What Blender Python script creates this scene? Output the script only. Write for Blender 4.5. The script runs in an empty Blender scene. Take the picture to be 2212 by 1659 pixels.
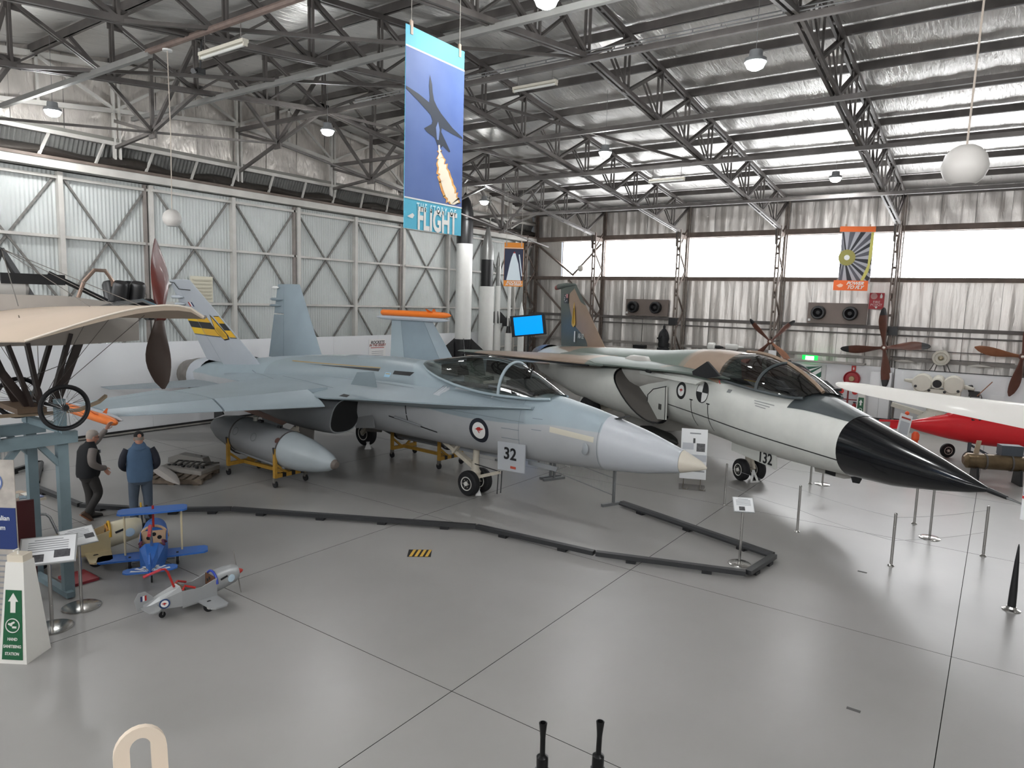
import bpy, bmesh, math, random
from mathutils import Vector, Matrix
from mathutils.bvhtree import BVHTree
from mathutils.geometry import tessellate_polygon

SC = bpy.context.scene
COL = SC.collection
rnd = random.Random(11)
PI = math.pi

# ------------------------------------------------------------------ camera
def make_camera():
    yaw, pitch, roll = math.radians(35.2), math.radians(6.82), math.radians(1.71)
    fwd = Vector((-math.sin(yaw) * math.cos(pitch), math.cos(yaw) * math.cos(pitch), -math.sin(pitch)))
    right = Vector((math.cos(yaw), math.sin(yaw), 0))
    up = right.cross(fwd)
    r = right * math.cos(roll) + up * math.sin(roll)
    u = -right * math.sin(roll) + up * math.cos(roll)
    cd = bpy.data.cameras.new('camera')
    cd.sensor_fit = 'HORIZONTAL'; cd.sensor_width = 36.0
    cd.lens = 36.0 * 1490.0 / 2212.0
    cd.clip_start = 0.05; cd.clip_end = 300
    ob = bpy.data.objects.new('camera', cd)
    m = Matrix(((r.x, u.x, -fwd.x, 0), (r.y, u.y, -fwd.y, 0), (r.z, u.z, -fwd.z, 4.35), (0, 0, 0, 1)))
    ob.matrix_world = m
    COL.objects.link(ob)
    SC.camera = ob
make_camera()

# ------------------------------------------------------------------ world (overcast sky outside the hangar)
W = bpy.data.worlds.new('overcast'); SC.world = W; W.use_nodes = True
W.node_tree.nodes['Background'].inputs[0].default_value = (0.80, 0.86, 0.95, 1)
W.node_tree.nodes['Background'].inputs[1].default_value = 1.0
SC.view_settings.view_transform = 'Standard'
SC.view_settings.look = 'None'
SC.view_settings.gamma = 1.0
SC.view_settings.use_curve_mapping = False
SC.view_settings.exposure = 0.0
SC.cycles.max_bounces = 6; SC.cycles.diffuse_bounces = 4; SC.cycles.glossy_bounces = 3; SC.cycles.transmission_bounces = 4; SC.cycles.transparent_max_bounces = 8
SC.cycles.adaptive_threshold = 0.03; SC.cycles.use_light_tree = False; W.cycles.sampling_method = 'NONE'
SC.cycles.caustics_reflective = False; SC.cycles.caustics_refractive = False
WINDOW_GLOW = 13.0       # daylight through the translucent window sheeting
LAMP_WATTS = 150.0      # each high bay lamp

# ------------------------------------------------------------------ materials
def lin(c):
    if isinstance(c, str):
        c = c.lstrip('#'); c = [int(c[i:i + 2], 16) / 255 for i in (0, 2, 4)]
    return tuple(x / 12.92 if x <= 0.04045 else ((x + 0.055) / 1.055) ** 2.4 for x in c)

MATS = {}
def mat(name, col, rough=0.5, metal=0.0, var=0.0, scale=3.0, bump=0.0, bscale=20.0, emit=0.0, coat=0.0, col2=None, stretch=None, spec=None):
    if name in MATS: return MATS[name]
    m = bpy.data.materials.new(name); m.use_nodes = True
    nt = m.node_tree; b = nt.nodes['Principled BSDF']
    c = lin(col)
    b.inputs['Base Color'].default_value = (*c, 1)
    b.inputs['Roughness'].default_value = rough
    b.inputs['Metallic'].default_value = metal
    if spec is not None: b.inputs['Specular IOR Level'].default_value = spec
    if coat: b.inputs['Coat Weight'].default_value = coat; b.inputs['Coat Roughness'].default_value = 0.08
    if emit:
        b.inputs['Emission Color'].default_value = (*c, 1); b.inputs['Emission Strength'].default_value = emit
    if var or bump or col2:
        tc = nt.nodes.new('ShaderNodeTexCoord')
        mp = nt.nodes.new('ShaderNodeMapping')
        nt.links.new(tc.outputs['Object'], mp.inputs[0])
        if stretch: mp.inputs['Scale'].default_value = stretch
    if var or col2:
        n = nt.nodes.new('ShaderNodeTexNoise'); n.inputs['Scale'].default_value = scale; n.inputs['Detail'].default_value = 4
        nt.links.new(mp.outputs[0], n.inputs['Vector'])
        r = nt.nodes.new('ShaderNodeValToRGB')
        c2 = lin(col2) if col2 else tuple(x * (1 - var) for x in c)
        r.color_ramp.elements[0].position = 0.35; r.color_ramp.elements[0].color = (*c2, 1)
        r.color_ramp.elements[1].position = 0.65; r.color_ramp.elements[1].color = (*c, 1)
        nt.links.new(n.outputs[0], r.inputs[0]); nt.links.new(r.outputs[0], b.inputs['Base Color'])
    if bump:
        n2 = nt.nodes.new('ShaderNodeTexNoise'); n2.inputs['Scale'].default_value = bscale; n2.inputs['Detail'].default_value = 3
        nt.links.new(mp.outputs[0], n2.inputs['Vector'])
        bp = nt.nodes.new('ShaderNodeBump'); bp.inputs['Strength'].default_value = bump; bp.inputs['Distance'].default_value = 0.02
        nt.links.new(n2.outputs[0], bp.inputs['Height']); nt.links.new(bp.outputs[0], b.inputs['Normal'])
    MATS[name] = m
    return m

def glass_mat(name, tint, alpha_mix=0.12, rough=0.03):
    """thin glazing: mostly see-through, with a gloss"""
    if name in MATS: return MATS[name]
    m = bpy.data.materials.new(name); m.use_nodes = True
    nt = m.node_tree; nt.nodes.remove(nt.nodes['Principled BSDF'])
    out = nt.nodes['Material Output']
    tr = nt.nodes.new('ShaderNodeBsdfTransparent'); tr.inputs[0].default_value = (*lin(tint), 1)
    gl = nt.nodes.new('ShaderNodeBsdfGlossy'); gl.inputs['Roughness'].default_value = rough
    fr = nt.nodes.new('ShaderNodeFresnel'); fr.inputs[0].default_value = 1.45
    ad = nt.nodes.new('ShaderNodeMath'); ad.operation = 'ADD'; ad.inputs[1].default_value = alpha_mix * 0.3
    nt.links.new(fr.outputs[0], ad.inputs[0])
    mx = nt.nodes.new('ShaderNodeMixShader')
    nt.links.new(ad.outputs[0], mx.inputs[0]); nt.links.new(tr.outputs[0], mx.inputs[1]); nt.links.new(gl.outputs[0], mx.inputs[2])
    nt.links.new(mx.outputs[0], out.inputs[0])
    MATS[name] = m
    return m

# ------------------------------------------------------------------ mesh builder
def frame_from(z, hint=None):
    z = Vector(z).normalized()
    h = Vector(hint) if hint else (Vector((0, 0, 1)) if abs(z.z) < 0.95 else Vector((1, 0, 0)))
    x = h.cross(z)
    if x.length < 1e-6: x = Vector((0, 1, 0)).cross(z)
    x.normalize(); y = z.cross(x)
    return x, y, z

class MB:
    def __init__(s): s.v = []; s.f = []; s.sm = []; s.mi = []; s.cur = 0
    def add(s, vs, fs, smooth=False):
        o = len(s.v); s.v += [tuple(p) for p in vs]
        for f in fs: s.f.append(tuple(i + o for i in f)); s.sm.append(smooth); s.mi.append(s.cur)
        return s
    def m(s, i): s.cur = i; return s
    def box(s, c, d, rot=None):
        hx, hy, hz = d[0] / 2, d[1] / 2, d[2] / 2
        vs = [Vector((x, y, z)) for z in (-hz, hz) for y in (-hy, hy) for x in (-hx, hx)]
        if rot is not None:
            if not isinstance(rot, Matrix): rot = Matrix.Rotation(rot, 3, 'Z')
            vs = [rot @ v for v in vs]
        c = Vector(c)
        return s.add([v + c for v in vs], [(0, 2, 3, 1), (4, 5, 7, 6), (0, 1, 5, 4), (2, 6, 7, 3), (0, 4, 6, 2), (1, 3, 7, 5)])
    def bar(s, a, b, w, h=None, hint=None):
        a = Vector(a); b = Vector(b); h = h or w
        x, y, z = frame_from(b - a, hint)
        vs = [p + x * (i * w / 2) + y * (j * h / 2) for p in (a, b) for j in (-1, 1) for i in (-1, 1)]
        return s.add(vs, [(0, 2, 3, 1), (4, 5, 7, 6), (0, 1, 5, 4), (2, 6, 7, 3), (0, 4, 6, 2), (1, 3, 7, 5)])
    def twin(s, a, b, w, gap, h=None, n=3, lat=(1, 0, 0)):
        """two parallel angles with batten plates between them"""
        a = Vector(a); b = Vector(b); l = Vector(lat).normalized(); h = h or w
        for k in (-1, 1): s.bar(a + l * k * (gap + w) / 2, b + l * k * (gap + w) / 2, w, h, hint=b - a if False else None)
        for i in range(n):
            p = a.lerp(b, (i + 0.5) / n); d = (b - a).normalized() * 0.05
            s.bar(p - d, p + d, gap + 0.02 if True else w, h * 0.35)
        return s
    def tube(s, pts, r, n=8, cap=True, smooth=True):
        pts = [Vector(p) for p in pts]; k = len(pts)
        rs = r if isinstance(r, (list, tuple)) else [r] * k
        rings = []; px = None
        for i, p in enumerate(pts):
            t = (pts[min(i + 1, k - 1)] - pts[max(i - 1, 0)])
            if t.length < 1e-9: t = Vector((0, 0, 1))
            t.normalize()
            if px is None: x, y, _ = frame_from(t)
            else:
                x = px - t * px.dot(t)
                if x.length < 1e-6: x, y, _ = frame_from(t)
                x.normalize(); y = t.cross(x)
            px = x
            rings.append([p + (x * math.cos(2 * PI * j / n) + y * math.sin(2 * PI * j / n)) * rs[i] for j in range(n)])
        return s.loft(rings, cap=cap, smooth=smooth)
    def loft(s, rings, cap=True, smooth=True, closed=True):
        n = len(rings[0]); vs = [p for r in rings for p in r]; fs = []
        m = n if closed else n - 1
        for i in range(len(rings) - 1):
            for j in range(m):
                a = i * n + j; b = i * n + (j + 1) % n
                fs.append((a, b, b + n, a + n))
        s.add(vs, fs, smooth)
        if cap and closed:
            s.add(rings[0], [tuple(range(n - 1, -1, -1))]); s.add(rings[-1], [tuple(range(n))])
        return s
    def lathe(s, prof, n=20, o=(0, 0, 0), ax=(0, 0, 1), smooth=True, cap=True):
        o = Vector(o); x, y, z = frame_from(ax)
        rings = [[o + z * h + (x * math.cos(2 * PI * j / n) + y * math.sin(2 * PI * j / n)) * max(r, 1e-4) for j in range(n)] for r, h in prof]
        return s.loft(rings, cap=cap, smooth=smooth)
    def sphere(s, c, r, n=14, sq=(1, 1, 1)):
        c = Vector(c); rings = []
        for i in range(n // 2 + 1):
            a = -PI / 2 + PI * i / (n // 2)
            rings.append([c + Vector((math.cos(a) * math.cos(2 * PI * j / n) * r * sq[0], math.cos(a) * math.sin(2 * PI * j / n) * r * sq[1], math.sin(a) * r * sq[2])) for j in range(n)])
        return s.loft(rings, cap=False)
    def prism(s, poly, t, o=(0, 0, 0), x=(1, 0, 0), y=(0, 1, 0)):
        """flat outline (2D points on axes x,y) given a thickness t along x cross y, centred"""
        o = Vector(o); x = Vector(x).normalized(); y = Vector(y).normalized(); z = x.cross(y).normalized()
        n = len(poly)
        a = [o + x * p[0] + y * p[1] - z * t / 2 for p in poly]; b = [p + z * t for p in a]
        tri = tessellate_polygon([[Vector((p[0], p[1], 0)) for p in poly]])
        fs = []
        ar = sum(poly[i][0] * poly[(i + 1) % n][1] - poly[(i + 1) % n][0] * poly[i][1] for i in range(n))
        for q in tri:
            q = tuple(q)
            qa = (poly[q[1]][0] - poly[q[0]][0]) * (poly[q[2]][1] - poly[q[0]][1]) - (poly[q[1]][1] - poly[q[0]][1]) * (poly[q[2]][0] - poly[q[0]][0])
            if qa < 0: q = q[::-1]
            fs.append(q[::-1]); fs.append(tuple(i + n for i in q))
        for i in range(n):
            j = (i + 1) % n
            fs.append((i, j, j + n, i + n) if ar > 0 else (j, i, i + n, j + n))
        return s.add(a + b, fs)
    def grid(s, fn, nu, nv, smooth=True):
        vs = [fn(i / nu, j / nv) for j in range(nv + 1) for i in range(nu + 1)]
        fs = [(j * (nu + 1) + i, j * (nu + 1) + i + 1, (j + 1) * (nu + 1) + i + 1, (j + 1) * (nu + 1) + i) for j in range(nv) for i in range(nu)]
        return s.add(vs, fs, smooth)
    def mesh(s, name, mats):
        me = bpy.data.meshes.new(name); me.from_pydata(s.v, [], s.f)
        for mm in (mats if isinstance(mats, (list, tuple)) else [mats]): me.materials.append(mm)
        me.polygons.foreach_set('use_smooth', s.sm); me.polygons.foreach_set('material_index', s.mi)
        if any(s.sm): me.set_sharp_from_angle(angle=math.radians(38))
        me.update()
        return me
    def build(s, name, mats, parent=None):
        return link(name, s.mesh(name, mats), parent)
    def bvh(s): return BVHTree.FromPolygons([Vector(p) for p in s.v], s.f)

def link(name, data, parent=None, loc=None, rz=None):
    o = bpy.data.objects.new(name, data); COL.objects.link(o)
    if parent is not None: o.parent = parent
    if loc is not None: o.location = loc
    if rz is not None: o.rotation_euler = (0, 0, rz)
    return o

def empty(name, loc=(0, 0, 0), rz=0.0, parent=None):
    o = link(name, None, parent, loc, rz); o.empty_display_size = 0.2
    return o

def tag(o, label=None, cat=None, group=None, kind=None):
    if label: o['label'] = label
    if cat: o['category'] = cat
    if group: o['group'] = group
    if kind: o['kind'] = kind
    return o

def thing(name, label, cat, loc=(0, 0, 0), rz=0.0, group=None):
    return tag(empty(name, loc, rz), label, cat, group)

def copy_tree(o, parent=None):
    c = o.copy(); COL.objects.link(c); c.parent = parent
    for ch in list(o.children): copy_tree(ch, c)
    return c

def text(name, body, size, mt, parent, M, ext=0.002, offset=0.0, sx=1.0, align='CENTER', spacing=1.0, shear=0.0, line=1.0):
    """lettering as real, slightly raised geometry; M places the letters' x/y plane"""
    cu = bpy.data.curves.new(name, 'FONT'); cu.body = body; cu.size = size; cu.extrude = ext; cu.offset = offset
    cu.align_x = align; cu.align_y = 'CENTER'; cu.space_character = spacing; cu.shear = shear; cu.space_line = line
    cu.resolution_u = 3
    tmp = bpy.data.objects.new('tmp', cu); COL.objects.link(tmp)
    bpy.context.view_layer.update()
    me = bpy.data.meshes.new_from_object(tmp.evaluated_get(bpy.context.evaluated_depsgraph_get()))
    bpy.data.objects.remove(tmp); bpy.data.curves.remove(cu)
    me.transform(M @ Matrix.Diagonal((sx, 1, 1, 1)))
    me.materials.clear(); me.materials.append(mt)
    return link(name, me, parent)

def plane_matrix(o, x, y):
    x = Vector(x).normalized(); y = Vector(y); y = (y - x * y.dot(x)).normalized(); z = x.cross(y)
    return Matrix(((x.x, y.x, z.x, o[0]), (x.y, y.y, z.y, o[1]), (x.z, y.z, z.z, o[2]), (0, 0, 0, 1)))

# decals: thin painted shapes laid on a curved body by casting along a direction
class Decal:
    def __init__(s, bvh, origin_fn, direction, off=0.004):
        s.b = bvh; s.fn = origin_fn; s.d = Vector(direction).normalized(); s.off = off
    def pt(s, u, w):
        o = Vector(s.fn(u, w)); h = s.b.ray_cast(o, s.d)
        if h[0] is None:
            h = s.b.find_nearest(o + s.d * 3)
            return h[0] - s.d * s.off
        n = h[1]
        if n.dot(s.d) > 0: n = -n
        return h[0] + n * s.off
    def quad(s, mb, q, nu=8, nv=4):
        def fn(u, v):
            a = [q[0][k] * (1 - u) + q[1][k] * u for k in (0, 1)]; b = [q[3][k] * (1 - u) + q[2][k] * u for k in (0, 1)]
            return s.pt(a[0] * (1 - v) + b[0] * v, a[1] * (1 - v) + b[1] * v)
        return mb.grid(fn, nu, nv)
    def ring(s, mb, c, r0, r1, n=28, a0=0, a1=2 * PI, ry=1.0, k=3):
        return mb.grid(lambda u, v: s.pt(c[0] + math.cos(a0 + (a1 - a0) * u) * (r0 + (r1 - r0) * v), c[1] + ry * math.sin(a0 + (a1 - a0) * u) * (r0 + (r1 - r0) * v)), n, k)
    def poly(s, mb, pts):
        tri = tessellate_polygon([[Vector((p[0], p[1], 0)) for p in pts]])
        return mb.add([s.pt(*p) for p in pts], [tuple(t) for t in tri])
KANGAROO = [(-.95, -.05), (-.55, .1), (-.2, .38), (.25, .45), (.55, .2), (.75, .32), (.98, .12), (.72, .05), (.5, -.05), (.3, -.1), (.42, -.3), (.3, -.32), (.15, -.12), (-.02, -.2), (.18, -.45), (.1, -.62), (-.1, -.4), (-.28, -.12), (-.6, -.02)]
# ------------------------------------------------------------------ materials of the hall
def floor_mat():
    m = bpy.data.materials.new('epoxy_floor'); m.use_nodes = True
    nt = m.node_tree; b = nt.nodes['Principled BSDF']
    g = nt.nodes.new('ShaderNodeNewGeometry')
    n = nt.nodes.new('ShaderNodeTexNoise'); n.inputs['Scale'].default_value = 0.35; n.inputs['Detail'].default_value = 5
    nt.links.new(g.outputs['Position'], n.inputs['Vector'])
    r = nt.nodes.new('ShaderNodeValToRGB')
    r.color_ramp.elements[0].position = 0.3; r.color_ramp.elements[0].color = (*lin('#8f8d8a'), 1)
    r.color_ramp.elements[1].position = 0.7; r.color_ramp.elements[1].color = (*lin('#9b9996'), 1)
    b.inputs['Specular IOR Level'].default_value = 0.28
    nt.links.new(n.outputs[0], r.inputs[0]); nt.links.new(r.outputs[0], b.inputs['Base Color'])
    n2 = nt.nodes.new('ShaderNodeTexNoise'); n2.inputs['Scale'].default_value = 0.8; n2.inputs['Detail'].default_value = 1
    nt.links.new(g.outputs['Position'], n2.inputs['Vector'])
    mr = nt.nodes.new('ShaderNodeMapRange'); mr.inputs[3].default_value = 0.28; mr.inputs[4].default_value = 0.33
    nt.links.new(n2.outputs[0], mr.inputs[0]); nt.links.new(mr.outputs[0], b.inputs['Roughness'])
    n3 = nt.nodes.new('ShaderNodeTexNoise'); n3.inputs['Scale'].default_value = 14; n3.inputs['Detail'].default_value = 2
    nt.links.new(g.outputs['Position'], n3.inputs['Vector'])
    bp = nt.nodes.new('ShaderNodeBump'); bp.inputs['Strength'].default_value = 0.05; bp.inputs['Distance'].default_value = 0.01
    nt.links.new(n3.outputs[0], bp.inputs['Height']); nt.links.new(bp.outputs[0], b.inputs['Normal'])
    return m

def foil_mat(name, col, rough, bump, scale, stretch, metal=0.75):
    m = bpy.data.materials.new(name); m.use_nodes = True
    nt = m.node_tree; b = nt.nodes['Principled BSDF']
    b.inputs['Metallic'].default_value = metal
    g = nt.nodes.new('ShaderNodeNewGeometry'); mp = nt.nodes.new('ShaderNodeMapping'); mp.inputs['Scale'].default_value = stretch
    nt.links.new(g.outputs['Position'], mp.inputs[0])
    n = nt.nodes.new('ShaderNodeTexNoise'); n.inputs['Scale'].default_value = scale; n.inputs['Detail'].default_value = 5; n.inputs['Distortion'].default_value = 0.6
    nt.links.new(mp.outputs[0], n.inputs['Vector'])
    r = nt.nodes.new('ShaderNodeValToRGB'); c = lin(col)
    r.color_ramp.elements[0].position = 0.3; r.color_ramp.elements[0].color = (*[x * 0.88 for x in c], 1)
    r.color_ramp.elements[1].position = 0.7; r.color_ramp.elements[1].color = (*c, 1)
    nt.links.new(n.outputs[0], r.inputs[0]); nt.links.new(r.outputs[0], b.inputs['Base Color'])
    mr = nt.nodes.new('ShaderNodeMapRange'); mr.inputs[3].default_value = rough - 0.06; mr.inputs[4].default_value = rough + 0.12
    nt.links.new(n.outputs[0], mr.inputs[0]); nt.links.new(mr.outputs[0], b.inputs['Roughness'])
    bp = nt.nodes.new('ShaderNodeBump'); bp.inputs['Strength'].default_value = bump; bp.inputs['Distance'].default_value = 0.05
    nt.links.new(n.outputs[0], bp.inputs['Height']); nt.links.new(bp.outputs[0], b.inputs['Normal'])
    return m

M_FLOOR = floor_mat()
M_JOINT = mat('floor_joint', '#2c2b2a', 0.9, spec=0.0)
M_ROOF = foil_mat('roof_foil', '#e2e0dd', 0.28, 0.6, 2.2, (6.0, 0.8, 1.0), 0.45)
M_WFOIL = foil_mat('wall_foil', '#d8d3ce', 0.32, 0.5, 1.6, (3.5, 3.5, 0.6), 0.5)
M_GFOIL = foil_mat('gable_foil', '#ddd6cf', 0.28, 0.8, 2.4, (3.0, 3.0, 1.0), 0.5)
M_STEEL = mat('dark_steel', '#66615e', 0.55, 0.0, var=0.35, scale=2.0)
M_WSTEEL = mat('white_painted_steel', '#c6c3bd', 0.55, var=0.18, scale=1.5)
M_RUST = mat('rusty_steel', '#6f625a', 0.7, var=0.3, scale=3)
M_CORR = mat('corrugated_paint', '#c0c4c2', 0.5, var=0.10, scale=0.9)
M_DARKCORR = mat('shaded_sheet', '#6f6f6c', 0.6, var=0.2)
M_WHITEWALL = mat('white_panel', '#e3e4e6', 0.45)
M_BLACKTRIM = mat('black_trim', '#161617', 0.5)
M_PANE = bpy.data.materials.new('daylight_sheeting'); M_PANE.use_nodes = True
_b = M_PANE.node_tree.nodes['Principled BSDF']
_b.inputs['Base Color'].default_value = (0.9, 0.92, 0.95, 1); _b.inputs['Roughness'].default_value = 0.4
_b.inputs['Emission Color'].default_value = (0.97, 0.985, 1.0, 1); _b.inputs['Emission Strength'].default_value = WINDOW_GLOW

XW, XE, YS, YN = -22.2, 9.6, -4.1, 33.1      # the four walls
YR, ZR, SL = 14.5, 11.45, 0.118              # ridge line, ridge height, roof slope
TX = [-17.6, -13.0, -8.4, -3.8, 0.8, 5.4]    # roof trusses
roofz = lambda y: ZR - SL * abs(y - YR)

# floor: concrete slabs cut by saw joints
floor = tag(MB().box(((XW + XE) / 2, (YS + YN) / 2, -0.06), (XE - XW + 0.4, YN - YS + 0.4, 0.08)).build('floor', M_JOINT), 'glossy grey sealed concrete floor cut into large slabs', kind='structure')
gx = [XW, -18.35, -13.8, -9.2, -4.65, -0.15, 4.4, XE]
gy = [YS, 0.9, 5.6, 10.15, 14.95, 19.6, 24.3, 29.0, YN]
for i in range(len(gx) - 1):
    for j in range(len(gy) - 1):
        w, h = gx[i + 1] - gx[i], gy[j + 1] - gy[j]
        s = MB().box((0, 0, -0.01), (w - 0.009, h - 0.009, 0.02)); s.mi = [0 if i == 1 else 1 for i in range(6)]; s = s.build('slab', [M_FLOOR, M_JOINT], floor)
        s.location = ((gx[i] + gx[i + 1]) / 2, (gy[j] + gy[j + 1]) / 2, 0)

# ------------------------------------------------------------------ roof
ceiling = tag(empty('ceiling'), 'foil lined hangar roof on dark steel purlins and lattice trusses', kind='structure')
PY = [YR + i * (YN - YR) / 9 for i in range(-9, 10)]          # purlin lines
def foil_panel_mesh(w, l, slope, k=0):
    def fn(u, v):
        sag = -(0.07 + 0.02 * math.sin(k * 2.3 + u * 5)) * math.sin(PI * v) - 0.014 * math.sin(u * 40 + k) * math.sin(PI * v)
        y = (v - 0.5) * l
        return ((u - 0.5) * w, y, slope * y + sag)
    mb = MB().grid(fn, 24, 4)
    return mb.mesh('foil_panel', M_ROOF)
bays = [XW] + TX + [XE]
for sgn in (-1, 1):
    cache = {}
    for i in range(len(bays) - 1):
        w = round(bays[i + 1] - bays[i], 3)
        for k in range(9):
            y0, y1 = (PY[9 + k], PY[10 + k]) if sgn > 0 else (PY[8 - k], PY[9 - k])
            q = (w, (i * 3 + k) % 4)
            if q not in cache: cache[q] = foil_panel_mesh(w, y1 - y0, -SL * sgn, q[1])
            link('foil_panel', cache[q], ceiling, ((bays[i] + bays[i + 1]) / 2, (y0 + y1) / 2, roofz((y0 + y1) / 2) + 0.16))
# outer skin that keeps the daylight out
for sgn in (-1, 1):
    y1 = YN + 0.4 if sgn > 0 else YS - 0.4
    MB().grid(lambda u, v: (XW - 0.6 + (XE - XW + 1.2) * u, YR + (y1 - YR) * v, roofz(YR + (y1 - YR) * v) + 0.30), 1, 1).build('roof_sheet', M_DARKCORR, ceiling)
for i, y in enumerate(PY):
    if y < -2.5 and i > 0: pass
    mb = MB(); z = roofz(y)
    mb.box(((XW + XE) / 2, y, z + 0.03), (XE - XW, 0.05, 0.20))
    mb.box(((XW + XE) / 2, y + 0.04, z - 0.06), (XE - XW, 0.10, 0.02))
    mb.build('purlin', M_STEEL, ceiling)

ZB = lambda y: 10.0 - 0.121 * abs(y - YR)                       # bottom chord of the trusses
def make_truss(x, m, parent, dark=True):
    top = MB(); 
    for sgn in (-1, 1):
        ye = YN - 0.15 if sgn > 0 else YS + 0.15
        yi = 31.8 if sgn > 0 else -2.8
        for k in (-1, 1):
            top.bar((x + k * 0.065, YR, roofz(YR) - 0.12), (x + k * 0.065, ye, roofz(ye) - 0.12), 0.07, 0.12)
        for q in range(14):
            y = YR + (ye - YR) * (q + 0.5) / 14
            top.box((x, y, roofz(y) - 0.14), (0.12, 0.14, 0.05))
    root = top.build('roof_truss', m, parent)
    for sgn in (-1, 1):
        yi = 31.8 if sgn > 0 else -2.8
        bc = MB()
        for k in (-1, 1): bc.bar((x + k * 0.065, YR, ZB(YR)), (x + k * 0.065, yi, ZB(yi)), 0.07, 0.11)
        for q in range(14):
            y = YR + (yi - YR) * (q + 0.5) / 14
            bc.box((x, y, ZB(y)), (0.12, 0.14, 0.04))
        bc.build('bottom_chord', m, root)
        ks = range(0, 9)
        for k in ks:
            y0 = PY[9 + sgn * k]; y1 = PY[9 + sgn * (k + 1)] if k < 8 else (32.9 if sgn > 0 else -3.9)
            yb = min(y0, 31.7) if sgn > 0 else max(y0, -2.7)
            T0 = Vector((x, y0, roofz(y0) - 0.16)); B0 = Vector((x, yb, ZB(yb))); T1 = Vector((x, y1, roofz(y1) - 0.16))
            if k > 0 or sgn > 0:
                v = MB()
                for q in (-1, 1): v.bar(T0 + Vector((q * 0.06, 0, 0)), B0 + Vector((q * 0.06, 0, 0)), 0.05, 0.05)
                v.build('vertical', m, root)
            d = MB()
            for q in (-1, 1): d.bar(B0 + Vector((q * 0.05, 0, 0)), T1 + Vector((q * 0.05, 0, 0)), 0.055, 0.07)
            d.box(T1 - Vector((0, sgn * 0.08, 0.06)), (0.03, 0.34, 0.26)); d.box(B0 + Vector((0, 0, 0.06)), (0.03, 0.36, 0.24))
            d.build('diagonal', m, root)
            if k < 8:
                yb1 = min(y1, 31.7) if sgn > 0 else max(y1, -2.7)
                B1 = Vector((x, yb1, ZB(yb1))); mid = B0.lerp(T1, 0.5)
                h = MB()
                for q in (-1, 1): h.bar(mid + Vector((q * 0.05, 0, 0)), B1 + Vector((q * 0.05, 0, 0)), 0.04, 0.04)
                h.build('hanger', m, root)
    return root
for x in TX: make_truss(x, M_STEEL, ceiling)
# ties along the hall under the bottom chords, and the two purlin-level angle ties
for y in (18.5, 22.2, 27.0, 10.9, 14.4, 7.53, 3.9):
    MB().bar((XW + 0.2, y, ZB(y) - 0.10), (-14.4 if y == 7.53 else XE, y, ZB(y) - 0.10), 0.10, 0.12).build('tie_beam', mat('grey_tie', '#8b8a87', 0.55, var=0.12) if y in (7.53, 10.9) else M_STEEL, ceiling)
# inclined wind braces between the gable frame and the first truss
for y in (6.2, 10.4, 14.5, 18.6, 22.8, 27.0):
    c = Vector((-19.9, y, ZB(y) - 0.75))
    mb = MB()
    for e in ((-17.6, y, ZB(y)), (-17.6, y, roofz(y) - 0.2), (-22.0, y, ZB(y) - 0.2), (-22.0, y, 8.55), (-19.9, y - 2.05, roofz(y) - 0.3), (-19.9, y, roofz(y) - 0.05)):
        mb.bar(c, e, 0.09, 0.09)
    mb.box(c, (0.34, 0.05, 0.34))
    mb.bar(c + Vector((0, 0.03, 0)), c + Vector((0, 4.15, -0.5 if y >= 14 else 0.5)), 0.06, 0.06)
    mb.build('wind_brace', M_STEEL, ceiling)
for x, y0, y1 in ((-15.3, 14.5, 22.8), (-10.7, 14.5, 22.8), (-10.7, 6.2, 14.5), (-15.3, 6.2, 14.5)):
    MB().bar((x - 2.3, y0, ZB(y0) - 0.03), (x + 2.3, y1, ZB(y1) - 0.03), 0.07, 0.07).build('plan_brace', M_STEEL, ceiling)

# ------------------------------------------------------------------ left wall: sliding hangar doors under a foil lined gable
wl = tag(empty('wall_left'), 'pale corrugated hangar doors with braced steel frames below a foil gable', kind='structure')
DY = [-4.1, -2.05, 0.75, 3.5, 6.2, 8.85, 11.4, 14.15, 16.85, 19.8, 22.6, 25.5, 28.4, 31.2, 33.1]
def corr_mesh(w, h, pitch=0.11, amp=0.011):
    n = max(4, int(round(w / pitch))) * 4
    return MB().grid(lambda u, v: (amp * math.sin(2 * PI * u * n / 4), (u - 0.5) * w, v * h), n, 1).mesh('corrugated_sheet', M_CORR)
for i in range(len(DY) - 1):
    y0, y1 = DY[i], DY[i + 1]; w = y1 - y0; xo = XW + (0.14 if (i // 2) % 2 else 0.0)
    link('corrugated_sheet', corr_mesh(w, 7.62), wl, (xo, (y0 + y1) / 2, 0.0))
    MB().box((xo + 0.10, y1, 3.8), (0.20, 0.13, 7.6)).build('post', M_WSTEEL, wl)
    if i % 2: MB().box((xo + 0.07, y1 - 0.16, 3.8), (0.14, 0.07, 7.6)).build('post', mat('brown_grey_steel', '#8d8580', 0.6, var=0.2), wl)
    for z in (5.80, 3.97, 7.45, 1.9):
        MB().box((xo + 0.08, (y0 + y1) / 2, z), (0.12, w, 0.08)).build('rail', M_WSTEEL, wl)
    for za, zb in ((7.5, 3.97), (3.97, 0.44)):
        for s in (0, 1):
            a, b = (y0 + 0.08, y1 - 0.08) if s else (y1 - 0.08, y0 + 0.08)
            MB().bar((xo + 0.05 + 0.02 * s, a, za), (xo + 0.05 + 0.02 * s, b, zb), 0.055, 0.055).build('brace', mat('brace_grey', '#7d7a76', 0.6, var=0.4, scale=9), wl)
MB().box((XW + 0.22, (YS + YN) / 2, 7.76), (0.40, YN - YS, 0.22)).build('door_track_beam', M_WSTEEL, wl)
MB().box((XW + 0.30, (YS + YN) / 2, 7.91), (0.30, YN - YS, 0.08)).build('track_rail', M_RUST, wl)
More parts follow.
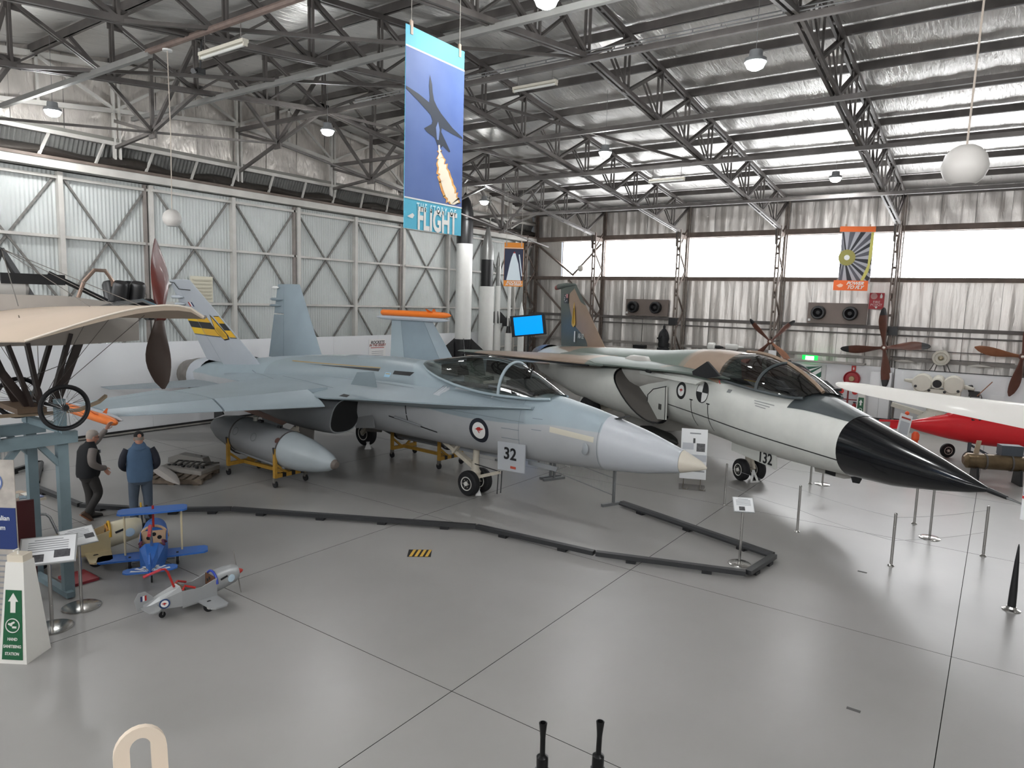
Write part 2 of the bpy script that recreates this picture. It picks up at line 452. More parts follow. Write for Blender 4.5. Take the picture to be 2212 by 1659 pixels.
MB().box((XW - 0.12, (YS + YN) / 2, 7.9), (0.1, YN - YS, 0.2)).build('track_back', M_RUST, wl)
# recessed strip of corrugated sheet with a sagging foil roll above the track
n = 370
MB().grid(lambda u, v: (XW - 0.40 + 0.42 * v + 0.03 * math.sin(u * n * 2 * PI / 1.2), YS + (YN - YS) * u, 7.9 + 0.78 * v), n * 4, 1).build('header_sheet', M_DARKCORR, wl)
mb = MB(); rr = []
for k in range(75):
    y = YS + (YN - YS) * k / 74
    rr.append([Vector((XW - 0.02 + 0.30 * math.cos(a), y, 8.06 + 0.05 * math.sin(k * 1.3) + (0.20 + 0.05 * math.sin(k * 0.9)) * math.sin(a))) for a in [2 * PI * q / 10 for q in range(10)]])
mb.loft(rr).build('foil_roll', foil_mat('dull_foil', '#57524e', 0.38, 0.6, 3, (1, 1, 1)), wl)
MB().box((XW + 0.10, (YS + YN) / 2, 8.66), (0.16, YN - YS, 0.12)).build('header_beam', M_WSTEEL, wl)
MB().box((XW + 0.16, (YS + YN) / 2, 8.76), (0.06, YN - YS, 0.10)).build('header_lip', mat('lip_grey', '#77756f', 0.6), wl)
y = YS + 0.8
while y < YN:
    MB().bar((XW + 0.30, y, 7.95), (XW + 0.12, y + 0.35, 8.64), 0.06, 0.06).build('prop', M_WSTEEL, wl)
    y += 1.45
# foil sheets up to the roof
y = YS; k = 0
while y < YN - 0.05:
    y2 = min(y + 1.31, YN); zc = 8.7
    def fn(u, v, y=y, y2=y2, k=k):
        yy = y + (y2 - y) * u; zt = roofz(yy) + 0.2
        return (XW - 0.05 + 0.02 * math.sin(3 * yy + 5 * v + k), yy, zc + (zt - zc) * v)
    MB().grid(fn, 8, 8).build('foil_sheet', M_GFOIL, wl); y = y2 + 0.012; k += 1
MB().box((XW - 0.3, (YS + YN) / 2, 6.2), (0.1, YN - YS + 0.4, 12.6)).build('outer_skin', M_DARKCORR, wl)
# white painted gable frame
gp = [2.3, 6.35, 10.45, 14.5, 18.6, 22.7, 26.8, 30.6]
for a, b in ((YS, YR), (YR, YN)):
    MB().bar((XW + 0.10, a, roofz(a) - 0.10), (XW + 0.10, b, roofz(b) - 0.10), 0.12, 0.16).build('gable_rafter', M_WSTEEL, wl)
    MB().bar((XW + 0.14, a, ZB(a) + 0.1), (XW + 0.14, b, ZB(b) + 0.1), 0.10, 0.13).build('gable_tie', M_WSTEEL, wl)
for i, y in enumerate(gp):
    mb = MB()
    for q in (-1, 1): mb.box((XW + 0.14, y + q * 0.075, (7.85 + roofz(y)) / 2), (0.13, 0.06, roofz(y) - 7.85))
    mb.build('gable_post', M_WSTEEL, wl)
    for s in (-1, 1):
        y2 = y + s * 2.05
        if YS < y2 < YN:
            MB().bar((XW + 0.15, y, ZB(y) + 0.12), (XW + 0.15, y2, roofz(y2) - 0.12), 0.07, 0.08).build('gable_diagonal', M_WSTEEL, wl)
            if s > 0 and i < len(gp) - 1:
                MB().bar((XW + 0.15, y2, ZB(y2) + 0.1), (XW + 0.15, y2, roofz(y2) - 0.12), 0.07, 0.07).build('gable_strut', M_WSTEEL, wl)
# louvre vent in the doors
mb = MB().box((XW + 0.26, 12.95, 4.45), (0.05, 0.78, 0.85)); mb.m(1)
for q in range(6): mb.bar((XW + 0.30, 12.62, 4.15 + q * 0.12), (XW + 0.30, 13.28, 4.15 + q * 0.12), 0.06, 0.05)
mb.build('louvre_vent', [mat('cream_vent', '#cfcab8', 0.6), mat('cream_vent2', '#b8b29f', 0.6)], wl)
MB().box((XW + 0.30, 10.8, 3.62), (0.06, 1.6, 0.14)).build('dark_slot', M_BLACKTRIM, wl)

# white exhibit partition in front of the doors
wp = tag(empty('wall_partition_left'), 'long white exhibit partition standing in front of the hangar doors', kind='structure')
y = -1.0
while y < 27.5:
    MB().box((XW + 0.62, y + 1.2, 1.40), (0.06, 2.392, 2.72)).build('panel', M_WHITEWALL, wp); y += 2.4
mb = MB().box((XW + 0.75, 13.0, 0.02), (0.20, 29, 0.05)); mb.m(1); mb.box((XW + 0.70, 13.0, 0.075), (0.05, 29, 0.06)); mb.box((XW + 0.90, 13.0, 0.012), (0.04, 29, 0.02))
mb.build('floor_track', [mat('track_grey', '#8f8b84', 0.6), M_BLACKTRIM], wp)
MB().box((XW + 0.66, 18.0, 0.62), (0.02, 0.12, 0.12)).build('wall_socket', M_BLACKTRIM, wp)
for y0, w in ((20.55, 0.95), (22.75, 1.3)):
    mb = MB().box((XW + 0.665, y0, 2.12), (0.012, w, 0.95)); p = mb.build('poster', mat('poster_white', '#e9e7e6', 0.4), wp)
    MB().box((XW + 0.673, y0, 2.24), (0.004, w * 0.8, 0.03)).build('rule', mat('poster_red', '#b4453c', 0.5), p)
    for j, (tx, sz) in enumerate((('ROCKETS', 0.17 * w), ('IN THE DESERT', 0.13 * w))):
        text('lettering', tx, sz * 1.1, mat('poster_dark', '#8a3a35', 0.5) if j else mat('poster_black', '#3a2a2a', 0.5), p, plane_matrix((XW + 0.675, y0, 2.46 - 0.12 * j), (0, 1, 0), (0, 0, 1)), offset=0.004, shear=0.25)
    for j in range(5): MB().box((XW + 0.673, y0, 2.08 - j * 0.08), (0.003, w * 0.7, 0.02)).build('text_line', mat('poster_grey', '#9a9a9c', 0.5), p)

# ------------------------------------------------------------------ window wall
wr = tag(empty('wall_right'), 'foil lined side wall with steel girts and lattice columns under a window strip', kind='structure')
ZW0, ZW1 = 5.78, 7.72
x = XW; k = 0
while x < XE - 0.05:
    x2 = min(x + 1.15, XE)
    for z0, z1 in ((0.0, ZW0), (ZW1, 9.5)):
        def fn(u, v, x=x, x2=x2, k=k, z0=z0, z1=z1):
            xx = x + (x2 - x) * u
            w = 0.035 * math.sin(k * 2.1 + u * 7 + 2.5 * v) * math.sin(PI * v) + 0.02 * math.sin(u * 19 + k)
            return (xx, YN + 0.04 + w, z0 + (z1 - z0) * v)
        MB().grid(fn, 10, 8).build('foil_sheet', M_WFOIL, wr)
    x = x2 + 0.012; k += 1
MB().grid(lambda u, v: (XW - 0.05 + 2.0 * u, YN - 0.02 + 0.03 * math.sin(u * 8 + v * 3), ZW0 + (ZW1 - ZW0) * v), 10, 4).build('foil_sheet', M_WFOIL, wr)
for z, d, m in ((9.2, 0.16, M_STEEL), (7.82, 0.24, M_RUST), (5.72, 0.18, M_RUST), (3.72, 0.14, M_STEEL), (3.42, 0.06, M_STEEL), (2.42, 0.12, mat('grey_girt', '#9a9590', 0.55, var=0.2))):
    MB().box(((XW + XE) / 2, YN - 0.14, z), (XE - XW, 0.14, d)).build('girt', m, wr)
for x in [XW + 0.35] + TX:
    yi, yo = 31.95, 32.92
    mb = MB()
    for q in (-1, 1):
        mb.box((x + q * 0.07, yi, 4.0), (0.06, 0.08, 8.0)); 
    mb.box((x, yo, 4.65), (0.10, 0.08, 9.3)); mb.box((x + 0.12, yo, 4.65), (0.04, 0.10, 9.3))
    col = mb.build('lattice_column', M_RUST if x < -16 else mat('column_steel', '#8a8078', 0.6, var=0.3, scale=4), wr)
    z = 0.1; s = 0
    while z < 7.6:
        z2 = z + 1.0
        a, b = (yi, yo) if s % 2 else (yo, yi)
        MB().bar((x, a, z), (x, b, z2), 0.06, 0.06).build('lacing', M_RUST, col); z = z2; s += 1
    for zz in range(12): MB().box((x, yi, 0.4 + zz * 0.64), (0.12, 0.02, 0.10)).build('batten', M_RUST, col)
    MB().prism([(0, 0), (1.0, 0.05), (1.0, 0.22), (0.25, 0.25), (0, 0.42)], 0.04, (x, yi - 0.05, 7.55), (0, 1, 0), (0, 0, 1)).build('gusset', M_RUST, col)
    MB().prism([(-0.12, 0.35), (0.12, 0.35), (0.05, -0.35), (-0.05, -0.35)], 0.03, (x - 0.12, yi - 0.03, 7.55), (0, 1, 0), (0, 0, 1)).build('gusset', M_STEEL, col)
for a, b in (((XW + 0.4, 32.9, 7.6), (-19.4, 32.9, 5.9)), ((-19.4, 32.9, 5.85), (-17.7, 32.9, 7.5)), ((-21.8, 32.85, 5.6), (-19.8, 32.85, 3.8)), ((-17.8, 32.85, 3.8), (-19.6, 32.85, 5.6)), ((-21.8, 32.85, 1.0), (-19.8, 32.85, 3.6)), ((-17.8, 32.85, 1.0), (-19.6, 32.85, 3.6))):
    MB().bar(a, b, 0.09, 0.09).build('wall_brace', M_RUST, wr)
MB().box(((XW + XE) / 2, YN + 0.45, 2.9), (XE - XW + 0.8, 0.1, 5.75)).build('outer_skin', M_DARKCORR, wr)
MB().box(((XW + XE) / 2, YN + 0.45, 8.6), (XE - XW + 0.8, 0.1, 1.75)).build('outer_skin', M_DARKCORR, wr)
# windows of the side wall (and the same strip on the opposite wall, behind the viewer)
def window(i, x0, x1, y, z0, z1, s):
    fr = MB()
    for xx in (x0 + 0.02, x1 - 0.02): fr.box((xx, y, (z0 + z1) / 2), (0.04, 0.05, z1 - z0))
    for zz in (z0 + 0.02, z1 - 0.02): fr.box(((x0 + x1) / 2, y, zz), (x1 - x0, 0.05, 0.04))
    zm = z0 + (z1 - z0) * 0.48
    fr.box(((x0 + x1) / 2, y - s * 0.01, zm), (x1 - x0, 0.03, 0.018))
    w = tag(fr.build('window_%d' % i, mat('window_frame', '#a8a39d', 0.5)), 'long bright window of translucent sheeting', kind='structure')
    for a, b in ((z0, zm), (zm, z1)):
        MB().box(((x0 + x1) / 2, y + s * 0.03, (a + b) / 2), (x1 - x0 - 0.04, 0.012, b - a - 0.02)).build('pane', M_PANE, w)
wx = [-20.25] + TX + [XE - 0.1]
for i in range(len(wx) - 1):
    window(i + 1, wx[i] + 0.01, wx[i + 1] - 0.01, YN + 0.1, ZW0, ZW1, 1)
# the walls behind the viewer close the hall
wn = tag(empty('wall_near'), 'foil lined near side wall with a window strip', kind='structure')
for z0, z1 in ((0, ZW0), (ZW1, 9.6)):
    MB().box(((XW + XE) / 2, YS - 0.1, (z0 + z1) / 2), (XE - XW + 0.8, 0.1, z1 - z0)).build('lining', mat('near_lining', '#b9b6b2', 0.6), wn)
for i in range(len(wx) - 1):
    window(i + 11, wx[i] + 0.01, wx[i + 1] - 0.01, YS - 0.06, ZW0, ZW1, -1)
we = tag(empty('wall_rear'), 'pale end wall of the hangar', kind='structure')
MB().box((XE + 0.1, (YS + YN) / 2, 6.0), (0.1, YN - YS + 0.8, 12.2)).build('lining', mat('end_lining', '#c4c3c0', 0.6), we)
# ------------------------------------------------------------------ twin-tailed fighter (body axes: x aft from the nose, y to its right, z up)
def se_ring(x, top, bot, hw, zc=None, n=2.2, yc=0.0, k=32):
    zc = (top + bot) / 2 if zc is None else zc; out = []
    for j in range(k):
        a = 2 * PI * j / k; ca, sa = math.cos(a), math.sin(a)
        y = hw * math.copysign(abs(ca) ** (2 / n), ca)
        z = zc + ((top - zc) if sa > 0 else (zc - bot)) * math.copysign(abs(sa) ** (2 / n), sa)
        out.append(Vector((x, yc + y, z)))
    return out
def interp(st, x):
    for a, b in zip(st, st[1:]):
        if a[0] <= x <= b[0]:
            t = (x - a[0]) / (b[0] - a[0]); t2 = t
            return [a[i] + (b[i] - a[i]) * t2 for i in range(len(a))]
    return list(st[-1] if x > st[-1][0] else st[0])
def body_loft(st, xs, k=32, cap=True):
    mb = MB(); mb.loft([se_ring(*interp(st, x), k=k) for x in xs], cap=cap); return mb
def frange(a, b, n): return [a + (b - a) * i / n for i in range(n + 1)]

def camo_mat(name, low, high, zsplit, patches, rough=0.45, amp=0.12, scale=0.5, extra=None, thr=0.5, soft=0.01):
    """lower colour under a wavy line, upper colours in broad painted patches above it"""
    m = bpy.data.materials.new(name); m.use_nodes = True
    nt = m.node_tree; b = nt.nodes['Principled BSDF']; b.inputs['Roughness'].default_value = rough
    tc = nt.nodes.new('ShaderNodeTexCoord'); sp = nt.nodes.new('ShaderNodeSeparateXYZ'); nt.links.new(tc.outputs['Object'], sp.inputs[0])
    n = nt.nodes.new('ShaderNodeTexNoise'); n.inputs['Scale'].default_value = scale; n.inputs['Detail'].default_value = 1.0
    nt.links.new(tc.outputs['Object'], n.inputs['Vector'])
    def mixc(f, a, c):
        x = nt.nodes.new('ShaderNodeMix'); x.data_type = 'RGBA'
        nt.links.new(f, x.inputs[0])
        for i, q in ((6, a), (7, c)):
            if isinstance(q, tuple): x.inputs[i].default_value = (*q, 1)
            else: nt.links.new(q, x.inputs[i])
        return x.outputs[2]
    def ramp(src, p, w=0.01):
        r = nt.nodes.new('ShaderNodeMapRange'); r.inputs[1].default_value = p - w; r.inputs[2].default_value = p + w
        nt.links.new(src, r.inputs[0]); return r.outputs[0]
    up = lin(high)
    if patches: up = mixc(ramp(n.outputs[0], thr, soft), lin(high), lin(patches))
    zz = nt.nodes.new('ShaderNodeMath'); zz.operation = 'MULTIPLY_ADD'; zz.inputs[1].default_value = amp
    nt.links.new(n.outputs[0], zz.inputs[0]); nt.links.new(sp.outputs[2], zz.inputs[2])
    col = mixc(ramp(zz.outputs[0], zsplit + amp * 0.5, 0.012), lin(low), up)
    n2 = nt.nodes.new('ShaderNodeTexNoise'); n2.inputs['Scale'].default_value = 2.3; n2.inputs['Detail'].default_value = 5
    nt.links.new(tc.outputs['Object'], n2.inputs['Vector'])
    r2 = nt.nodes.new('ShaderNodeMapRange'); r2.inputs[1].default_value = 0.35; r2.inputs[2].default_value = 0.75; r2.inputs[3].default_value = 0.0; r2.inputs[4].default_value = 0.14
    nt.links.new(n2.outputs[0], r2.inputs[0])
    x = nt.nodes.new('ShaderNodeMix'); x.data_type = 'RGBA'; nt.links.new(r2.outputs[0], x.inputs[0]); nt.links.new(col, x.inputs[6])
    x.inputs[7].default_value = (*lin('#6d7478'), 1)
    nt.links.new(x.outputs[2], b.inputs['Base Color'])
    return m

M_HTOP = camo_mat('fighter_grey', '#a6a8aa', '#93a1a8', 1.93, '#88959b', 0.42, amp=0.25, scale=0.45, thr=0.52)
M_HWING = mat('fighter_wing_grey', '#95a3aa', 0.45, var=0.10, scale=1.2)
M_HFLAP = mat('fighter_flap_grey', '#a6b3ba', 0.42, var=0.06, scale=1.6)
M_HUND = mat('fighter_underside', '#8d9093', 0.5, var=0.1, scale=1.4)
M_HDARK = mat('duct_dark', '#232425', 0.7)
M_HFIN = mat('fin_light_grey', '#b3b8bf', 0.45, var=0.07, scale=1.3)
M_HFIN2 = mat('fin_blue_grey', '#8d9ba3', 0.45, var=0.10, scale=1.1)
M_RADOME = mat('radome_grey', '#b4b8bd', 0.40, var=0.03, scale=2)
M_TAN = mat('radome_tan', '#c9c2b4', 0.45)
M_CREAM = mat('gear_cream', '#d3cbbb', 0.45, var=0.15, scale=8)
M_TYRE = mat('tyre_black', '#17171a', 0.75)
M_HUB = mat('hub_white', '#dad8d2', 0.4)
M_BLACK = mat('paint_black', '#141518', 0.45)
M_WHITE = mat('paint_white', '#e6e6e4', 0.45)
M_RED = mat('paint_red', '#a8241f', 0.45)
M_YEL = mat('paint_yellow', '#d9a92a', 0.5)
M_YEL2 = mat('paint_yellow_bright', '#e6bd22', 0.5)
M_ORANGE = mat('missile_orange', '#ee7a20', 0.4)
M_GLASS = glass_mat('canopy_glass', '#d9dedb', 0.25)
M_LINE = mat('panel_line', '#6f7a80', 0.6)
M_CHROME = mat('chrome_steel', '#b9bbbd', 0.22, 0.95)
M_NOZ = mat('nozzle_metal', '#86807a', 0.45, 0.6, var=0.3, scale=5)

jet = thing('jet_fighter', 'grey twin-tailed jet fighter numbered 32 with striped tail and one folded wing', 'fighter jet', (-4.0, 11.67, 0), math.radians(180 - 3.55))
FS = [(0.0, 1.57, 1.53, 0.01, 1.55, 2.0), (0.12, 1.66, 1.48, 0.08, 1.56, 2.0), (0.46, 1.80, 1.385, 0.20, 1.58, 2.0), (1.2, 2.045, 1.24, 0.37, 1.63, 2.0), (2.2, 2.30, 1.155, 0.50, 1.72, 2.05),
      (3.2, 2.48, 1.10, 0.60, 1.80, 2.2), (4.2, 2.52, 1.07, 0.68, 1.82, 2.4), (5.5, 2.54, 1.06, 0.72, 1.85, 2.5), (6.4, 2.70, 1.06, 0.74, 1.9, 2.4), (7.0, 2.90, 1.05, 0.76, 1.9, 2.2), (8.2, 2.92, 1.05, 0.85, 1.95, 2.2),
      (10.0, 2.84, 1.03, 1.10, 1.95, 2.3), (11.5, 2.72, 1.03, 1.26, 1.9, 2.6), (13.0, 2.58, 1.08, 1.32, 1.85, 2.8), (14.5, 2.40, 1.15, 1.30, 1.8, 3.0), (15.6, 2.28, 1.25, 1.24, 1.78, 3.0), (16.1, 2.2, 1.3, 1.2, 1.76, 3.0)]
MB_ = body_loft(FS, [0.46, 0.7, 1.0, 1.35, 1.7] + frange(2.0, 16.1, 44)); hb = MB_
fus = hb.build('fuselage', M_HTOP, jet)
body_loft(FS, frange(0.46, 1.98, 8)); 
rad = MB(); rad.loft([[p + (p - Vector((p.x, 0, 1.62))) * 0.004 for p in se_ring(*interp(FS, x))] for x in frange(0.46, 1.95, 9)]); rad.build('radome', M_RADOME, jet)
body_loft(FS, [0, 0.04, 0.12, 0.22, 0.34, 0.455]).build('radome_tip', M_TAN, jet)
hbv = hb.bvh()
side = Decal(hbv, lambda u, w: (u, 3.0, w), (0, -1, 0))           # looking at the right flank
topd = Decal(hbv, lambda u, w: (u, w, 5.0), (0, 0, -1))
# leading edge extensions and their blend into the wing roots
def lex(s):
    st = [(3.45, 0.60, 2.26, 2.30, 2.22), (4.2, 0.80, 2.225, 2.36, 2.16), (4.9, 1.02, 2.19, 2.42, 2.10), (6.0, 1.28, 2.14, 2.47, 2.02), (7.4, 1.72, 2.10, 2.50, 1.98), (8.25, 2.0, 2.05, 2.50, 1.96), (9.0, 2.06, 2.06, 2.50, 1.95), (11.0, 2.06, 2.08, 2.46, 1.94), (12.7, 1.9, 2.10, 2.32, 1.96), (13.6, 1.5, 2.10, 2.2, 1.98)]
    rings = [[Vector((x, s * 0.35, zt)), Vector((x, s * (0.35 + (ye - 0.35) * 0.45), zt - (zt - ze) * 0.40)), Vector((x, s * (0.35 + (ye - 0.35) * 0.8), zt - (zt - ze) * 0.78)), Vector((x, s * ye, ze + 0.012)), Vector((x, s * ye, ze - 0.018)), Vector((x, s * (0.35 + (ye - 0.35) * 0.6), zb - 0.02)), Vector((x, s * 0.35, zb))] for x, ye, ze, zt, zb in st]
    if s > 0: rings = [r[::-1] for r in rings]
    return MB().loft(rings)
lexR = lex(1)
lexR.build('leading_edge_extension', M_HWING, jet); lex(-1).build('leading_edge_extension', M_HWING, jet)
upd = BVHTree.FromPolygons([Vector(p) for p in hb.v + lexR.v], hb.f + [tuple(i + len(hb.v) for i in f) for f in lexR.f])
upper = Decal(upd, lambda u, w: (u, w, 5.0), (0, 0, -1)); flank = Decal(upd, lambda u, w: (u, 4.0, w), (0, -1, 0))

# wings
def wing_le(y): return 8.25 + (10.7 - 8.25) * (y - 2.0) / 3.6
def wing_te(y): return 12.75 - 0.07 * (y - 2.0)
def wing_z(y): return 2.06 - 0.075 * (y - 2.0)
def wing_piece(y0, y1, f0, f1, droop=0.0, fold=None, s=1, nch=6, gap=0.0):
    def pt(y, f, up):
        c = wing_te(y) - wing_le(y); x = wing_le(y) + c * f
        th = 0.055 * c * (1.0 - 0.15 * (y - 2) / 3.6) * (math.sqrt(max(f, 0.0005)) * 1.5 * (1 - f) + 0.02)
        z = wing_z(y) + (th if up else -th * 0.8)
        fr = f1 if droop > 0 and f1 < 0.5 else f0
        if droop > 0 and f1 < 0.5: z -= (f1 - f) * c * droop
        if droop > 0 and f0 > 0.5: z -= (f - f0) * c * droop
        if fold is not None:
            dy = y - fold[0]; dz = z - wing_z(fold[0]); a = fold[1]
            return Vector((x, s * (fold[0] + dy * math.cos(a) - dz * math.sin(a)), wing_z(fold[0]) + 0.05 + 0.9 * dy * math.sin(a) + dz * math.cos(a)))
        return Vector((x, s * y, z))
    fr = frange(f0, f1, nch); rings = []
    for y in frange(y0, y1, 4):
        r = [pt(y, f, True) for f in fr] + [pt(y, f, False) for f in fr[::-1]]
        rings.append(r if s > 0 else r[::-1])
    return MB().loft([r[::-1] for r in rings])
FOLD = (3.75, math.radians(96))
for s in (1, -1):
    wing_piece(1.6, 3.74, 0.15, 0.74, s=s).build('wing_panel', M_HWING, jet)
    wing_piece(2.0, 3.73, 0.0, 0.145, droop=0.30, s=s).build('leading_edge_flap', M_HFLAP, jet)
    wing_piece(1.7, 3.73, 0.745, 1.0, droop=0.10, s=s).build('trailing_edge_flap', M_HWING, jet)
    fo = None if s > 0 else FOLD
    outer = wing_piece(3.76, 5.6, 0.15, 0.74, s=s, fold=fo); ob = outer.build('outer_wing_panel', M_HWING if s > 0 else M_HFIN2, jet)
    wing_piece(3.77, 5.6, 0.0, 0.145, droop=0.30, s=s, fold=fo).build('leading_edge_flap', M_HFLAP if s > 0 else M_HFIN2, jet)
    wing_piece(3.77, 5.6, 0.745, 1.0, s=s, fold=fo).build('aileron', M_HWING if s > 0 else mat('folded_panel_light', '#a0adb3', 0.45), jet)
    # wing tip rail and orange training missile
    if s > 0: c = Vector((0, 5.70, wing_z(5.6) - 0.02)); up = Vector((0, 1, 0)); zo = Vector((0, 0.13, -0.03))
    else:
        a = FOLD[1]; dy = 5.70 - FOLD[0]
        c = Vector((0, -(FOLD[0] + dy * math.cos(a)), wing_z(FOLD[0]) + 0.05 + 0.9 * dy * math.sin(a))); zo = Vector((0, 0.0, 0.15))
    rl = MB().tube([c + Vector((x, 0, 0)) for x in (9.75, 9.95, 10.3, 12.6, 12.9, 13.05)], [0.01, 0.05, 0.075, 0.075, 0.05, 0.02], 8)
    rl.build('wing_tip_rail', M_HFIN, jet)
    ms = MB().tube([c + zo + Vector((x, 0, 0)) for x in (9.70, 9.78, 9.95, 10.25, 12.75, 12.8)], [0.02, 0.06, 0.085, 0.098, 0.098, 0.07], 14)
    mo = ms.build('training_missile', M_ORANGE, jet); mo['label'] = 'orange training missile on the wing tip'
    fn = MB()
    for q in (-1, 1):
        u_ = Vector((0, q * 0.72, 0.72)); fn.add([c + zo + Vector((10.35, 0, 0)) + u_ * 0.07, c + zo + Vector((10.55, 0, 0)) + u_ * 0.24, c + zo + Vector((10.62, 0, 0)) + u_ * 0.24, c + zo + Vector((10.62, 0, 0)) + u_ * 0.07], [(0, 1, 2, 3), (3, 2, 1, 0)])
    fn.build('missile_fin', M_BLACK if False else M_ORANGE, mo)

# tail fins, rudders, tailplanes
def fin_piece(s, f0, f1, h0, h1, fold=0.0):
    R0, T0 = Vector((12.25, 0.95, 2.20)), Vector((14.80, 1.80, 4.69)); R1, T1 = Vector((15.35, 0.98, 2.20)), Vector((16.05, 1.80, 4.69))
    def pt(f, h, side):
        le = R0.lerp(T0, h); te = R1.lerp(T1, h); p = le.lerp(te, f)
        th = 0.085 * (1 - 0.5 * h) * (math.sqrt(max(f, 0.001)) * 1.6 * (1 - f) + 0.05)
        n = Vector((0, 0.94, -0.33))
        p = p + n * th * side
        return Vector((p.x, p.y * s, p.z))
    rings = []
    for h in frange(h0, h1, 5):
        fr = frange(f0, f1, 6)
        r = [pt(f, h, 1) for f in fr] + [pt(f, h, -1) for f in fr[::-1]]
        rings.append(r if s > 0 else r[::-1])
    return MB().loft(rings)
for s in (1, -1):
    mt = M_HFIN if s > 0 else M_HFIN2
    fm = MB()
    a = fin_piece(s, 0.0, 0.70, 0.0, 1.0); b2 = fin_piece(s, 0.705, 1.0, 0.62, 1.0)
    fm.add(a.v, a.f, True); fm.add(b2.v, b2.f, True)
    fo = fm.build('tail_fin', mt, jet)
    fin_piece(s, 0.706, 1.0, 0.06, 0.60).build('rudder', mt, fo)
    for h, l, r in ((0.955, 0.30, 0.05), (0.80, 0.62, 0.05), (0.72, 0.55, 0.04)):
        le = Vector((12.25, 0.95, 2.2)).lerp(Vector((14.80, 1.80, 4.69)), h); te = Vector((15.35, 0.98, 2.2)).lerp(Vector((16.05, 1.8, 4.69)), h)
        for q in (1, -1):
            p = te + Vector((0.12, 0.03 * q, 0)); p.y *= s
            MB().tube([p + Vector((d, 0.035 * q * s, 0)) for d in (0.12, 0, -l * 0.6, -l)], [0.012, r, r, 0.01], 8).build('fin_fairing', M_WHITE if h > 0.9 else mt, fo)
    MB().tube([(14.9, 1.74 * s, 4.4), (15.5, 1.78 * s, 4.42), (15.7, 1.82 * s, 4.6), (15.9, 1.84 * s, 4.62)], 0.012, 5).build('antenna_wire', M_BLACK, fo)
    R0, R1, T1_, T0_ = (13.75, 1.15, 1.72), (15.75, 1.15, 1.72), (17.3, 3.30, 1.50), (16.55, 3.30, 1.50)
    sb = MB(); rings = []
    for t in frange(0, 1, 4):
        le = Vector(R0).lerp(Vector(T0_), t); te = Vector(R1).lerp(Vector(T1_), t); r = []
        for f in frange(0, 1, 6): r.append(le.lerp(te, f) + Vector((0, 0, 0.07 * (1 - 0.7 * t) * math.sqrt(f + 0.001) * (1 - f) * 1.6 + 0.006)))
        for f in frange(1, 0, 6): r.append(le.lerp(te, f) - Vector((0, 0, 0.07 * (1 - 0.7 * t) * math.sqrt(f + 0.001) * (1 - f) * 1.6 + 0.006)))
        r = [Vector((p.x, p.y * s, p.z)) for p in r]; rings.append(r if s > 0 else r[::-1])
    sb.loft([r[::-1] for r in rings]).build('tailplane', mat('tailplane_grey', '#8b959b', 0.5, var=0.1), jet)
    # engine nozzle
    c = (15.7, 0.62 * s, 1.74)
    nz = MB().lathe([(0.60, 0.0), (0.60, 0.45), (0.56, 0.75)], 24, c, (1, 0, 0), cap=False).build('engine_shroud', M_HFIN, jet)
    MB().lathe([(0.56, 0.75), (0.54, 1.0), (0.47, 1.35), (0.44, 1.62), (0.41, 1.62), (0.44, 1.3), (0.46, 0.8), (0.05, 0.75)], 24, c, (1, 0, 0), cap=False).build('exhaust_nozzle', M_NOZ, nz)
# squadron band on the right fin: yellow, black, yellow, with the emblem
def fin_xyz(f, h, off=0.05):
    le = Vector((12.25, 0.95, 2.20)).lerp(Vector((14.80, 1.80, 4.69)), h); te = Vector((15.35, 0.98, 2.20)).lerp(Vector((16.05, 1.80, 4.69)), h)
    th = 0.085 * (1 - 0.5 * h) * (math.sqrt(max(f, 0.001)) * 1.6 * (1 - f) + 0.05) + 0.006
    return le.lerp(te, f) + Vector((0, 0.94, -0.33)) * th
def fin_patch(name, m, f0, f1, h0, h1):
    MB().grid(lambda u, v: fin_xyz(f0 + (f1 - f0) * u, h0 + (h1 - h0) * v), 6, 2).build(name, m, FINR)
FINR = [o for o in jet.children if o.name.startswith('tail_fin')][0]
for a0, a1, mm, m2 in ((0.525, 0.60, M_YEL, M_YEL2), (0.45, 0.525, M_BLACK, M_BLACK), (0.375, 0.45, M_YEL, M_YEL2)):
    fin_patch('stripe', mm, 0.02, 0.15, a0, a1); fin_patch('stripe', mm, 0.36, 0.70, a0, a1); fin_patch('stripe', m2, 0.71, 1.0, a0, a1)
for h_ in (0.368, 0.602):
    fin_patch('stripe', M_BLACK, 0.02, 0.15, h_ - 0.004, h_ + 0.004); fin_patch('stripe', M_BLACK, 0.36, 1.0, h_ - 0.004, h_ + 0.004)
EMB = [(0.31, 0.34), (0.36, 0.40), (0.37, 0.44), (0.22, 0.61), (0.16, 0.40), (0.20, 0.355)]
def emb(name, m, k, off):
    cx, cy = 0.265, 0.44
    pts = [fin_xyz(cx + (f - cx) * k, cy + (h - cy) * k) + Vector((0, off, 0)) for f, h in EMB]
    MB().add(pts + [fin_xyz(cx, cy) + Vector((0, off, 0))], [(i, (i + 1) % 6, 6) for i in range(6)]).build(name, m, FINR)
emb('emblem', M_BLACK, 1.08, 0.004); emb('emblem', M_YEL, 0.94, 0.008)
for f in (0.22, 0.25, 0.28, 0.31):
    MB().grid(lambda u, v: fin_xyz(f + 0.006 * u, 0.37 + (0.50 - abs(f - 0.25)) * 0.22 * v) + Vector((0, 0.013, 0)), 1, 1).build('emblem_line', M_BLACK, FINR)
for k_, mm in ((0, M_RED), (1, M_WHITE), (2, mat('flag_blue', '#2a2f5a', 0.5))): fin_patch('tail_flag', mm, 0.52 + 0.05 * (2 - k_), 0.57 + 0.05 * (2 - k_), 0.70, 0.75)

